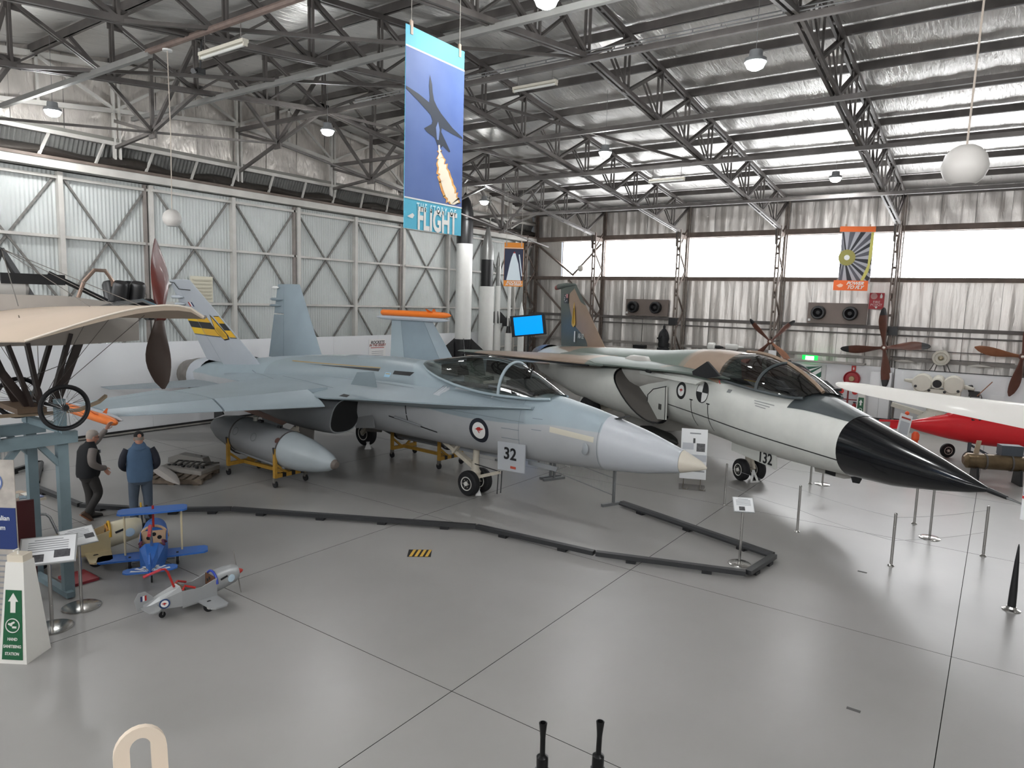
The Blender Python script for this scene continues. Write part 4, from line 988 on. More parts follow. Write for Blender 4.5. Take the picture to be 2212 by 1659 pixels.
text('serial', 'A8-132', 0.30, mat('serial_grey', '#d5d8d4', 0.5), fin, plane_matrix((18.30, YF + 0.035, 3.00), (-1, 0, 0), (0, 0, 1)), sx=0.72)
fl = MB().box((20.35, 0.075, 4.55), (0.52, 0.01, 0.40)).build('tail_flag', mat('flag_navy', '#1f2732', 0.5), fin)
MB().box((20.22, 0.083, 4.66), (0.24, 0.006, 0.17)).build('flag_canton', mat('flag_pink', '#b77b7d', 0.5), fl)
for a, b in ((20.44, 4.68), (20.52, 4.58), (20.44, 4.42), (20.25, 4.45), (20.55, 4.50)): MB().lathe([(0.001, 0.002), (0.035, 0)], 7, (a, 0.083, b), (0, 1, 0), cap=False).build('flag_star', M_WHITE, fl)
# canopy
BC = [(4.05, 2.58, 0.50, 2.46), (4.3, 2.72, 0.64, 2.44), (4.7, 2.91, 0.74, 2.45), (5.2, 3.08, 0.81, 2.47), (5.8, 3.20, 0.84, 2.50), (6.3, 3.25, 0.86, 2.53), (6.8, 3.24, 0.86, 2.58)]
MB().loft([can_ring(*interp(BC, x)) for x in frange(4.05, 5.27, 9)], closed=False).build('windscreen', M_BGLASS, bom)
MB().loft([can_ring(*interp(BC, x)) for x in frange(5.33, 6.8, 10)], closed=False).build('canopy_hatch', M_BGLASS, bom)
MB().tube([p + (p - Vector((p.x, 0, 2.5))) * 0.01 for p in can_ring(*interp(BC, 5.30))], 0.04, 8).build('canopy_bow', M_ANTIG, bom)
MB().tube([Vector((x, 0, interp(BC, x)[1] + 0.01)) for x in frange(4.05, 6.9, 12)], 0.045, 8).build('canopy_spine', M_BTAN, bom)
for s in (1, -1): MB().tube([Vector((x, s * interp(BC, x)[2] * 1.01, interp(BC, x)[3])) for x in frange(4.05, 6.8, 12)], 0.035, 6).build('canopy_sill', M_ANTIG, bom)
MB().box((5.4, 0, 2.60), (2.2, 1.40, 0.06)).build('cockpit_floor', M_HDARK, bom)
for s in (1, -1):
    mb = MB().box((6.15, s * 0.36, 2.85), (0.18, 0.46, 0.55), Matrix.Rotation(0.2, 3, 'Y')); mb.box((5.85, s * 0.36, 2.66), (0.5, 0.46, 0.10)); mb.box((6.23, s * 0.36, 3.04), (0.16, 0.28, 0.14)); mb.build('crew_seat', mat('crew_seat_brown', '#5a3d36', 0.7), bom)
MB().prism([(0, 0), (1.1, 0), (1.1, 0.30), (0.55, 0.26)], 1.25, (4.15, 0, 2.50), (1, 0, 0), (0, 0, 1)).build('instrument_coaming', M_HDARK, bom)
MB().bar((6.0, 0.62, 2.62), (5.5, 0.62, 2.62), 0.10, 0.05).build('yellow_handle', M_YEL, bom)
# nose gear and door
bg = MB().tube([(6.48, 0, 1.0), (6.48, 0, 0.35)], 0.075, 12); bg.lathe([(0.11, -0.1), (0.12, 0.0), (0.09, 0.1)], 12, (6.48, 0, 0.62)); bg.bar((6.40, 0, 0.55), (6.28, 0, 0.33), 0.07); bg = bg.build('nose_gear_leg', M_CREAM, bom)
MB().tube([(6.48, -0.26, 0.28), (6.48, 0.26, 0.28)], 0.05, 10).build('axle', M_CREAM, bg)
wheel(bg, (6.48, 0.23, 0.28), 0.28, 0.20); wheel(bg, (6.48, -0.23, 0.28), 0.28, 0.20)
MB().bar((6.3, 0.0, 0.30), (6.22, 0.1, 0.0), 0.05).build('jack_leg', M_WHITE, bg); MB().bar((6.3, 0.0, 0.30), (6.22, -0.1, 0.0), 0.05).build('jack_leg', M_WHITE, bg); MB().box((6.22, 0, 0.02), (0.06, 0.26, 0.03)).build('jack_foot', M_WHITE, bg)
bd = MB().prism([(4.72, 0.72), (6.52, 0.78), (6.52, 1.12), (4.78, 1.05)], 0.03, (0, 0.52, 0), (1, 0, 0), (0, 0, 1)).build('nose_gear_door', M_BWHITE, bom)
text('number_132', '132', 0.36, M_BLACK, bd, plane_matrix((5.14, 0.545, 0.88), (-1, 0, 0.02), (0, 0, 1)), offset=0.006)
MB().prism([(2.9, 0.98), (4.6, 0.95), (4.5, 0.70), (3.6, 0.76)], 0.03, (0, -0.35, 0), (1, 0, 0), (0, 0, 1)).build('front_gear_door', M_BUND, bom)
MB().box((4.0, -0.32, 0.83), (0.3, 0.02, 0.16)).build('door_equipment', M_BLACK, bom)
MB().prism([(0, 0), (0.3, 0), (0.22, -0.14), (0.06, -0.12)], 0.03, (2.75, 0.0, 1.0), (1, 0, 0), (0, 0, 1)).build('blade_antenna', M_BLACK, bom)
bt_ = thing('bomb_trolley', 'dark bomb on a low trolley under the bomber belly', 'bomb', (-8.0, 19.0, 0), math.radians(141))
MB().lathe([(0.02, 0), (0.14, 0.25), (0.20, 0.6), (0.20, 1.7), (0.10, 2.3)], 20, (-1.1, 0, 0.52), (1, 0, 0)).build('bomb_body', mat('bomb_dark', '#2b2c2b', 0.5), bt_)
for q in (-0.5, 0.5):
    MB().bar((q, -0.4, 0.22), (q, 0.4, 0.22), 0.08, 0.10).build('cradle_beam', M_STEEL, bt_)
    for s in (-1, 1): MB().lathe([(0.08, -0.03), (0.11, -0.02), (0.11, 0.02), (0.08, 0.03)], 16, (q, s * 0.42, 0.11), (0, 1, 0)).build('wheel', M_TYRE, bt_)
MB().bar((-1.0, 0, 0.22), (1.4, 0, 0.22), 0.08, 0.08).build('trolley_spine', M_STEEL, bt_)
pn_ = thing('wooden_disc', 'round tan wooden disc propped under the bomber belly', 'disc', (-6.55, 18.1, 0), math.radians(20))
MB().lathe([(0.16, -0.02), (0.17, 0.0), (0.16, 0.02)], 20, (0, 0, 0.36), (0, -1, 0)).build('disc', mat('disc_tan', '#9c7a55', 0.7), pn_)
for s in (-1, 1): MB().bar((0, 0.03, 0.40), (s * 0.22, 0.03, 0.0), 0.05, 0.03).build('stand_leg', M_WHITE, pn_)
MB().box((0, 0.03, 0.03), (0.5, 0.1, 0.04)).build('stand_foot', M_WHITE, pn_)
# ------------------------------------------------------------------ drop tanks on yellow trolleys
M_TANK = mat('tank_grey', '#8a8c8e', 0.42, var=0.08, scale=2); M_TANKN = mat('tank_nose', '#a9b2b6', 0.38, var=0.04)
M_TROLLEY = mat('trolley_yellow', '#b98e38', 0.5, var=0.15, scale=10)
def drop_tank(label, loc, rz, tlabel, L=4.7, R=0.43, zc=0.93):
    t = thing('drop_tank', label, 'fuel tank', loc, rz, 'aircraft drop tanks on trolleys')
    prof = [(0.03, 0.0), (0.11, 0.06), (0.20, 0.25), (0.30, 0.60), (0.38, 1.0), (0.42, 1.4), (R, 1.55)]
    MB().lathe(prof[1:], 32, (L / 2, 0, zc), (-1, 0, 0)).build('nose_cone', M_TANKN, t)
    MB().lathe([(0.02, -0.03), (0.07, -0.02), (0.115, 0.06)], 16, (L / 2, 0, zc), (-1, 0, 0)).build('nose_plug', mat('plug_brown', '#6a625c', 0.6), t)
    MB().lathe([(R, 1.55), (R, 3.3)], 32, (L / 2, 0, zc), (-1, 0, 0)).build('barrel', M_TANK, t)
    MB().lathe([(R, 3.3), (0.40, 3.7), (0.31, 4.15), (0.18, 4.5), (0.03, 4.72)], 32, (L / 2, 0, zc), (-1, 0, 0)).build('tail_cone', mat('tank_tail', '#77797c', 0.45), t)
    for x in (1.55, 3.3): MB().lathe([(R + 0.004, -0.02), (R + 0.010, -0.02), (R + 0.010, 0.02), (R + 0.004, 0.02)], 32, (L / 2 - x, 0, zc), (-1, 0, 0), cap=False).build('clamp_band', mat('band_brown', '#4c4644', 0.6), t)
    MB().prism([(-2.25, 0.16), (-1.85, 0.33), (-2.1, 0.62), (-2.28, 0.70)], 0.03, (0, 0, zc), (1, 0, 0), (0, 0, 1)).build('tail_spike', mat('spike_dark', '#3f4042', 0.5), t)
    mb = MB().tube([(-0.55, 0, zc + R - 0.02), (-0.55, 0, zc + R + 0.10)], 0.06, 10); mb.build('filler_cap', mat('cap_grey', '#a5a49c', 0.5), t)
    MB().box((-0.35, 0, zc + R + 0.02), (0.14, 0.08, 0.06)).build('lug', M_BLACK, t)
    MB().box((0.35, 0, zc + R + 0.02), (0.12, 0.04, 0.06)).build('lug', M_BLACK, t)
    for x in (-0.75, -0.05):
        p = Vector((x, -R * 0.92, zc + R * 0.42)); MB().lathe([(0.09, 0.0), (0.10, 0.006), (0.085, 0.008)], 18, tuple(p), (0, -0.91, 0.41), cap=False).build('access_ring', mat('ring_dark', '#6c6e70', 0.5), t)
    MB().lathe([(0.001, 0.012), (0.06, 0.01), (0.07, 0)], 12, (0.75, -R * 0.80, zc + R * 0.62), (0, -0.79, 0.61), cap=False).build('fill_point', mat('fill_brown', '#5b3b33', 0.6), t)
    MB().tube([(-1.0, -R * 0.55, zc - R * 0.86), (0.9, -R * 0.55, zc - R * 0.86)], 0.03, 6).build('keel_rail', M_TANK, t)
    if 'below the near' in label: t.rotation_euler = (0, math.radians(4.0), rz); t.location.z = -0.06
    tr = thing('tank_trolley', tlabel, 'trolley', loc, rz, 'yellow tank trolleys')
    for x in (0.85, -0.95):
        for s in (-1, 1):
            MB().bar((x, s * 0.42, 0.22), (x, s * 0.42, 0.90), 0.07, 0.07).build('upright', M_TROLLEY, tr)
            MB().bar((x, s * 0.42, 0.55), (x, s * 0.08, 0.28), 0.05, 0.05).build('strut', M_TROLLEY, tr)
            c = MB().lathe([(0.055, -0.025), (0.08, -0.02), (0.08, 0.02), (0.055, 0.025)], 14, (x, s * 0.42, 0.08), (0, 1, 0)).build('caster', M_TYRE, tr)
            MB().box((x, s * 0.42, 0.17), (0.06, 0.09, 0.12)).build('caster_fork', mat('fork_grey', '#6d6a66', 0.5), c)
        cb = MB().box((x, 0, 0.27), (0.08, 0.9, 0.09)).build('cross_beam', M_TROLLEY, tr)
        if x > 0:
            for y in (-0.2, 0.05, 0.3): MB().box((x, y, 0.27), (0.085, 0.10, 0.095)).build('black_stripe', M_BLACK, cb)
        pts = [Vector((x, math.cos(a) * (R + 0.035), zc + math.sin(a) * (R + 0.035))) for a in frange(PI, 2 * PI, 12)]
        MB().tube(pts, 0.025, 6).build('cradle', mat('cradle_dark', '#3a3636', 0.6), tr)
    MB().bar((0.85, 0, 0.27), (-0.95, 0, 0.27), 0.08, 0.08).build('spine_beam', M_TROLLEY, tr)
drop_tank('grey drop tank with pale nose resting on a yellow trolley below the near wing', (-13.95, 9.80, 0), math.radians(0.5), 'yellow trolley carrying the drop tank below the near wing')
drop_tank('dark drop tank on a yellow trolley under the fighter belly', (-12.35, 13.65, 0), math.radians(-3.5), 'yellow trolley carrying the drop tank under the fighter belly')

# ------------------------------------------------------------------ pallet with removed airframe pieces
pl = thing('wooden_pallet', 'weathered wooden pallet lying under the striped tail behind the two men', 'pallet', (-15.35, 8.45, 0), math.radians(38))
M_WOOD = mat('pallet_wood', '#75685b', 0.8, var=0.3, scale=8)
for k in range(7): MB().box((-0.6 + k * 0.2, 0, 0.135), (0.13, 1.15, 0.022)).build('plank', M_WOOD, pl)
for k in range(3): MB().box((0, -0.5 + k * 0.5, 0.07), (1.35, 0.09, 0.10)).build('bearer', M_WOOD, pl)
for k in range(3): MB().box((-0.55 + k * 0.55, 0, 0.01), (0.13, 1.15, 0.02)).build('bottom_plank', M_WOOD, pl)
pc = thing('pylon_fairing', 'long pale pylon fairing with pointed end lying across the pallet', 'aircraft part', (-15.22, 8.02, 0.155), math.radians(-12))
MB().loft([[Vector((x, y * w, 0.02 + z * h)) for y, z in ((-1, 0), (-0.8, 0.8), (0, 1), (0.8, 0.8), (1, 0))] for x, w, h in ((-0.9, 0.10, 0.10), (-0.3, 0.13, 0.15), (0.4, 0.12, 0.14), (0.75, 0.07, 0.08), (0.95, 0.01, 0.02))]).build('shell', mat('fairing_grey', '#a29c97', 0.5), pc)
pc2 = thing('avionics_panel', 'grey equipment panel with cables heaped on the wooden pallet', 'aircraft part', (-15.42, 8.72, 0.155), math.radians(25))
MB().box((0, 0, 0.06), (1.05, 0.72, 0.10), Matrix.Rotation(0.06, 3, 'Y')).build('base_plate', mat('plate_grey', '#88847f', 0.5, var=0.2), pc2)
MB().prism([(-0.5, 0), (0.5, 0), (0.42, 0.16), (-0.2, 0.22), (-0.48, 0.12)], 0.25, (-0.15, 0.18, 0.12), (1, 0, 0), (0, 0, 1)).build('upper_block', mat('block_grey', '#7c7975', 0.5), pc2)
for k in range(6):
    x = -0.35 + 0.15 * k; MB().tube([(x, -0.2, 0.13), (x + 0.08, -0.05, 0.22), (x + 0.15, 0.1, 0.18), (x + 0.2, 0.22, 0.3 if k < 3 else 0.16)], 0.022, 6).build('cable', mat('cable_dark', '#3d3b39', 0.6), pc2)
for k in range(8): MB().box((-0.4 + 0.12 * k, -0.22 + 0.05 * (k % 3), 0.13), (0.05, 0.06, 0.05)).build('connector', M_BLACK, pc2)

# ------------------------------------------------------------------ low black barrier rails on the floor
M_RAIL = mat('rail_black', '#2a2b2d', 0.4)
RP = [(-17.2, 3.9), (-19.0, 6.9), (-16.8, 5.95), (-14.6, 5.98), (-13.27, 6.72), (-12.19, 7.73), (-7.81, 10.05), (-5.38, 10.27), (-3.03, 11.07), (-2.90, 12.17), (-6.41, 13.31)]
RL = ['low dark floor rail at far left beneath the old monoplane', 'low dark floor rail turning back behind the blue timber trestle', 'low dark floor rail running behind the trestle legs', 'short low dark floor rail by the feet of the man in the black vest',
      'short low dark floor rail by the feet of the man in blue', 'long low dark floor rail under the fighter between tank and nose wheel', 'low dark floor rail bending below the fighter nose', 'low dark floor rail reaching the sign stand corner', 'short dark floor rail closing the corner beside the sign stand', 'low black floor rail running back from the corner to the mesh barrier']
for i in range(len(RP) - 1):
    a, b = Vector((*RP[i], 0)), Vector((*RP[i + 1], 0)); d = b - a; L = d.length
    t = thing('floor_rail', RL[i], 'barrier', a, math.atan2(d.y, d.x), 'low barrier rails around the fighter')
    MB().prism([(-0.075, 0.05), (0.075, 0.05), (0.075, 0.085), (0.03, 0.125), (-0.075, 0.125)], L - 0.03, (L / 2, 0, 0), (0, 1, 0), (0, 0, 1)).build('rail', M_RAIL, t)
    n = max(2, int(L / 1.2))
    for k in range(n): MB().box((L * (k + 0.5) / n, 0, 0.025), (0.16, 0.17, 0.05)).build('foot', M_BLACK, t)

# ------------------------------------------------------------------ mesh barrier panels behind the fighter nose
M_GALV = mat('galvanised', '#8f9294', 0.4, 0.7)
def mesh_panel(label, a, b, h=0.98):
    a, b = Vector((*a, 0)), Vector((*b, 0)); d = b - a; L = d.length
    t = thing('mesh_barrier', label, 'barrier', a, math.atan2(d.y, d.x), 'wire mesh crowd barriers')
    for x in (0.03, L - 0.03):
        MB().bar((x, 0, 0.05), (x, 0, h), 0.05, 0.05).build('post', M_GALV, t)
        MB().box((x, 0, 0.03), (0.07, 0.62, 0.06)).build('foot', M_GALV, t)
    for z in (0.22, h - 0.02, 0.6): MB().tube([(0.03, 0, z), (L - 0.03, 0, z)], 0.009, 5).build('rail_wire', M_GALV, t)
    n = int(L / 0.052)
    for k in range(n): MB().tube([(0.05 + k * 0.052, 0, 0.20), (0.05 + k * 0.052, 0, h)], 0.0038, 4, cap=False).build('bar', M_GALV, t)
mesh_panel('wire mesh crowd barrier standing under the fighter nose', (-8.73, 14.27), (-6.55, 13.28))
mesh_panel('wire mesh crowd barrier farther back beside the nose wheel', (-10.9, 15.2), (-8.83, 14.33))
sb = thing('barrier_notice', 'small white notice fixed on the wire mesh barrier', 'notice', (-8.15, 13.98, 0.62), math.radians(-24.4))
MB().box((0, -0.02, 0), (0.2, 0.008, 0.28)).build('card', M_WHITE, sb); MB().box((0, -0.026, 0.02), (0.1, 0.004, 0.12)).build('print', mat('notice_grey', '#8c8a80', 0.5), sb)

# ------------------------------------------------------------------ stainless bollards and lectern signs
M_SS = mat('stainless', '#bdbbb8', 0.22, 0.95)
for (x, y), h, l in (((-4.68, 14.96), 0.92, 'slim stainless bollard between the fighter nose and the bomber nose wheel'), ((-2.94, 14.08), 0.92, 'slim stainless bollard right of the small white sign stand'), ((-1.2, 13.25), 0.92, 'slim stainless bollard nearest to the viewer, alone on the floor'),
                     ((-1.13, 16.3), 0.80, 'slim stainless bollard under the black radome, beside a sign pole'), ((0.09, 14.92), 0.92, 'slim stainless bollard farthest right below the radome tip'), ((-9.9, 15.4), 0.5, 'short stainless bollard seen behind the fighter nose cone'), ((-3.6, 18.3), 0.5, 'short stainless bollard beside the bomber nose door')):
    t = thing('bollard', l, 'bollard', (x, y, 0), 0, 'stainless rope bollards')
    MB().tube([(0, 0, 0.02), (0, 0, h)], 0.024, 12).build('pole', M_SS, t)
    MB().lathe([(0.055, 0), (0.055, 0.012), (0.03, 0.03)], 16).build('foot', M_SS, t)
    MB().lathe([(0.026, h - 0.01), (0.026, h + 0.01), (0.015, h + 0.02)], 12).build('cap', M_SS, t)
for a, b in (((-4.68, 14.96), (-2.94, 14.08)), ((-2.94, 14.08), (-1.2, 13.25)), ((-1.2, 13.25), (0.09, 14.92))):
    for z in (0.86, 0.45):
        pts = [(a[0] + (b[0] - a[0]) * u, a[1] + (b[1] - a[1]) * u, z - 0.03 * math.sin(PI * u)) for u in frange(0, 1, 8)]
        tag(MB().tube(pts, 0.0025, 4).build('rope_line', mat('cord_grey', '#a2a2a4', 0.5)), 'thin %s grey cord strung from the bollard %s' % ('upper' if z > 0.6 else 'lower', {-4.68: 'by the fighter nose', -2.94: 'right of the sign stand', -1.2: 'alone on the floor'}[a[0]]), 'cord', 'thin cords between the bollards')
M_PAPER = mat('paper_white', '#e4e5e6', 0.5); M_INK = mat('ink_grey', '#8a8c90', 0.6); M_PIC = mat('photo_grey', '#59595c', 0.5, var=0.5, scale=30)
def lectern(label, loc, rz, h, w, d, base=0.19, tilt=40, pics=((-0.2, 0), (0.25, 0.1))):
    t = thing('sign_stand', label, 'sign', loc, rz, 'sign stands')
    MB().lathe([(base, 0), (base, 0.012), (base * 0.9, 0.022), (0.03, 0.03)], 32).build('base', M_SS, t)
    MB().tube([(0, 0, 0.02), (0, 0, h)], 0.022, 12).build('pole', M_SS, t)
    R_ = Matrix.Rotation(math.radians(tilt), 3, 'X')
    mb = MB().box((0, 0, h + 0.02), (w, d, 0.016), R_); p = mb.build('board', mat('board_frame', '#b7b9ba', 0.35, 0.4), t)
    o = Vector((0, 0, h + 0.02)); n = R_ @ Vector((0, 0, 1)); x = Vector((1, 0, 0)); y = R_ @ Vector((0, 1, 0))
    MB().box(o + n * 0.010, (w * 0.94, d * 0.92, 0.005), R_).build('sheet', M_PAPER, p)
    for k in range(6): MB().box(o + n * 0.0135 + y * d * (0.36 - 0.08 * k) , (w * (0.5 if k == 0 else 0.7), d * 0.022, 0.002), R_).build('text_line', M_INK, p)
    for px, py in pics: MB().box(o + n * 0.014 + x * w * px + y * d * (py - 0.28), (w * 0.28, d * 0.26, 0.002), R_).build('photo', M_PIC, p)
    return t
lectern('small tilted white sign on a stainless pole inside the rail corner', (-3.31, 11.61, 0), math.radians(28), 1.02, 0.34, 0.30, pics=((-0.1, 0),))
lectern('stainless sign stand under the black radome with its board hidden', (-0.79, 15.44, 0), math.radians(35), 1.05, 0.30, 0.26)
lectern('stainless sign stand behind the bomber nose door', (-3.35, 18.47, 0), math.radians(35), 0.85, 0.30, 0.26)
lectern('wide tilted white sign on a stainless pole nearest the hand sanitising station', (-9.62, 3.53, 0), math.radians(62), 1.02, 0.62, 0.44, 0.24, 34)
lectern('narrow tilted white sign on a stainless pole beside the blue trestle', (-9.98, 4.03, 0), math.radians(88), 0.98, 0.42, 0.28, 0.24, 42, ((0.3, 0.2),))
# big information board
ib = thing('information_board', 'tall white information board on a bent wire stand behind the fighter nose cone', 'sign', (-5.85, 16.05, 0), math.radians(22))
R_ = Matrix.Rotation(math.radians(-18), 3, 'X')
bd_ = MB().box((0, 0.0, 0.80), (0.62, 0.02, 1.22), R_).build('board', M_PAPER, ib)
def ibq(x, z, w, h, m, name): MB().box(Vector((0, 0, 0.80)) + R_ @ Vector((x, -0.013, z)), (w, 0.004, h), R_).build(name, m, bd_)
ibq(0.02, 0.50, 0.26, 0.03, M_INK, 'heading'); ibq(0, 0.32, 0.05, 0.12, M_BLACK, 'crest'); ibq(-0.14, 0.18, 0.26, 0.16, mat('ink_pale', '#b9bcc2', 0.6), 'text_block'); ibq(0.16, 0.16, 0.20, 0.20, M_PIC, 'photo'); ibq(0.1, -0.10, 0.40, 0.16, mat('ink_pale', '#b9bcc2', 0.6), 'text_block'); ibq(0.1, -0.42, 0.34, 0.03, M_INK, 'text_block')
for x in (-0.2, 0.2): MB().tube([(x, 0.1, 0.30), (x, 0.02, 0.02), (x - 0.02, -0.35, 0.012), (x + 0.06, -0.42, 0.012), (x + 0.1, -0.2, 0.012)], 0.011, 6).build('wire_leg', mat('wire_bronze', '#8b8378', 0.35, 0.6), ib)
MB().box((0, -0.15, 0.003), (0.62, 0.55, 0.006)).build('base_plate', mat('base_dark', '#6a6866', 0.5), ib)
# hazard diamond on the floor
hz = thing('floor_marking', 'yellow and black striped diamond stuck on the floor', 'floor marking', (-7.82, 8.48, 0.002), math.radians(38.5))
MB().box((0, 0, 0.001), (0.40, 0.34, 0.002), Matrix.Rotation(math.radians(0), 3, 'Z')).build('sticker', M_BLACK, hz)
for k in range(4): MB().prism([(-0.17 + 0.09 * k, -0.16), (-0.12 + 0.09 * k, -0.16), (-0.07 + 0.09 * k, 0.16), (-0.12 + 0.09 * k, 0.16)], 0.002, (0, 0, 0.003)).build('stripe', mat('hazard_yellow', '#c79f3f', 0.5), hz)
for (x, y, r) in ((-1.55, 12.6, 15), (-0.95, 8.05, 5)):
    MB().box((0, 0, 0.002), (0.14, 0.05, 0.003)).build('floor_plug', mat('plug_dark', '#4b4a49', 0.6), floor).location = (x, y, 0)
# ------------------------------------------------------------------ blue-grey timber trestle and the old monoplane on it
M_TREST = mat('trestle_blue_grey', '#71838a', 0.6, var=0.12, scale=4)
ts = thing('timber_trestle', 'tall blue-grey timber trestle carrying the old monoplane wheels', 'trestle', (-10.5, 4.0, 0), 0)
TX0, TX1, TY0, TY1, TH = 0.0, -1.05, 0.08, -0.72, 2.28
for (x, y) in ((TX0, TY0), (TX0, TY1), (TX1, TY0), (TX1, TY1)):
    MB().box((x, y, TH / 2), (0.11, 0.13, TH)).build('post', M_TREST, ts)
    MB().box((x, y, TH + 0.30), (0.11, 0.12, 0.50)).build('upper_post', M_TREST, ts)
for x in (TX0, TX1): MB().box((x + 0.06, (TY0 + TY1) / 2, TH + 0.02), (0.10, TY0 - TY1 + 0.34, 0.16)).build('beam', M_TREST, ts)
for y in (TY0, TY1): MB().box(((TX0 + TX1) / 2, y, TH + 0.14), (TX0 - TX1 + 0.3, 0.09, 0.10)).build('beam', M_TREST, ts)
for x in (TX0, TX1):
    MB().bar((x, TY0 - 0.02, TH - 0.38), (x, TY0 - 0.30, TH - 0.02), 0.09, 0.07).build('brace', M_TREST, ts)
    MB().bar((x, TY1 + 0.02, TH - 0.38), (x, TY1 + 0.30, TH - 0.02), 0.09, 0.07).build('brace', M_TREST, ts)
MB().box((-0.5, 0.05, 0.06), (1.3, 0.10, 0.08)).build('sole_plate', M_TREST, ts)

M_LINEN = mat('linen_tan', '#b3a392', 0.75, var=0.06, scale=2, bump=0.08, bscale=9); M_LINENU = mat('linen_under', '#77716b', 0.8)
M_DWOOD = mat('dark_wood', '#2e221e', 0.45, var=0.3, scale=6); M_MAHOG = mat('mahogany', '#6d2b22', 0.35, var=0.25, scale=5, coat=0.3)
mp = thing('monoplane', 'old linen-winged monoplane with spoked wheels and wooden propeller on a trestle', 'aeroplane', (-11.0, 3.72, 0), math.radians(-4))
# wing: spans x (near wing towards +x), chord along y (nose +y), cambered
def wing_surface(s, span=3.6, chord=2.65):
    rings = []
    for i in range(13):
        u = i / 12; x = 0.35 + (span - 0.35) * u
        tipc = 1.0 - (max(0, u - 0.80) / 0.2) ** 2 * 0.35
        z0 = 3.86 + 0.10 * u
        le = 1.12; c = chord * tipc; off = (chord - c) * 0.5
        up = []; dn = []
        for k in range(13):
            f = k / 12; y = le - off * 0.5 - c * f
            cam = 0.10 + 0.17 * math.sin(PI * min(1, f ** 0.62)) - 0.22 * f
            th = 0.055 * math.sqrt(f + 0.02) * (1 - f) + 0.006
            up.append(Vector((s * x, y, z0 + cam + th))); dn.append(Vector((s * x, y, z0 + cam - th)))
        r = up + dn[::-1]; rings.append(r if s > 0 else r[::-1])
    return rings
for s in (1, -1):
    rg = wing_surface(s)
    mb = MB().loft([r[::-1] for r in rg]); n = 26
    for fi, f in enumerate(mb.f):
        pass
    mb.mi = [1 if (mb.v[f[0]][2] + mb.v[f[2]][2]) / 2 < 0 else 0 for f in mb.f]
    w = mb.build('wing', [M_LINEN, M_LINENU], mp)
    MB().tube([r[0] if s > 0 else r[0] for r in [(q if s > 0 else q[::-1]) for q in rg]], 0.02, 6).build('leading_edge', M_LINENU, w)
    edge = rg[-1]; MB().tube([p for p in (edge[:13] if s > 0 else edge[::-1][:13])], 0.012, 5).build('tip_piping', mat('piping', '#d8cdbf', 0.7), w)
# fuselage: tapering box with silver cowl, going back towards -y
M_SILV = mat('dope_silver', '#b7b5b1', 0.4, 0.3)
fz = MB().loft([[Vector((x * w, y, z0 + z * h)) for x, z in ((-1, -1), (1, -1), (1, 1), (-1, 1))] for y, w, h, z0 in ((1.55, 0.28, 0.26, 3.86), (0.6, 0.34, 0.34, 3.90), (-1.4, 0.34, 0.34, 3.92), (-5.2, 0.10, 0.14, 3.95))], smooth=False)
fz.build('fuselage', mat('fuselage_linen', '#a9a39c', 0.7, var=0.06), mp)
MB().lathe([(0.16, 0), (0.20, 0.05), (0.20, 1.9), (0.16, 1.95)], 18, (0.0, -1.75, 4.32), (0, 1, 0)).build('fuel_tank', M_SILV, mp)
# engine
eg = MB().box((0, 1.35, 4.10), (0.50, 0.75, 0.16)).build('engine', M_BLACK, mp)
for k in range(2):
    for q in (-1, 1): MB().lathe([(0.11, 0), (0.11, 0.30), (0.09, 0.34)], 14, (q * 0.10, 1.35 + 0.24 * k, 4.14), (q * 0.35, 0, 1)).build('cylinder', mat('engine_black', '#1b1b1d', 0.4), eg)
MB().tube([(0.25, 0.75, 4.20), (0.22, 0.85, 4.45), (0.20, 1.0, 4.62), (0.18, 1.15, 4.62), (0.16, 1.25, 4.48), (0.15, 1.26, 4.40)], 0.028, 8).build('copper_pipe', mat('copper_pipe', '#a08a7d', 0.3, 0.7), eg)
MB().tube([(0.28, 1.9, 4.08), (0.30, 1.6, 4.20), (0.30, 1.3, 4.16), (0.30, 1.0, 4.08)], 0.035, 8).build('exhaust_pipe', M_CHROME, eg)
MB().tube([(0.1, 0.45, 4.55), (0.2, 1.15, 4.18)], 0.035, 8).build('exhaust_stack', M_BLACK, eg)
MB().lathe([(0.17, -0.04), (0.17, 0.04)], 18, (0, 1.82, 4.06), (0, 1, 0)).build('flywheel', mat('flywheel_dark', '#2a2a2c', 0.4), eg)
MB().box((0.12, 0.25, 4.46), (0.16, 0.75, 0.14)).build('header_tank', M_BLACK, mp)
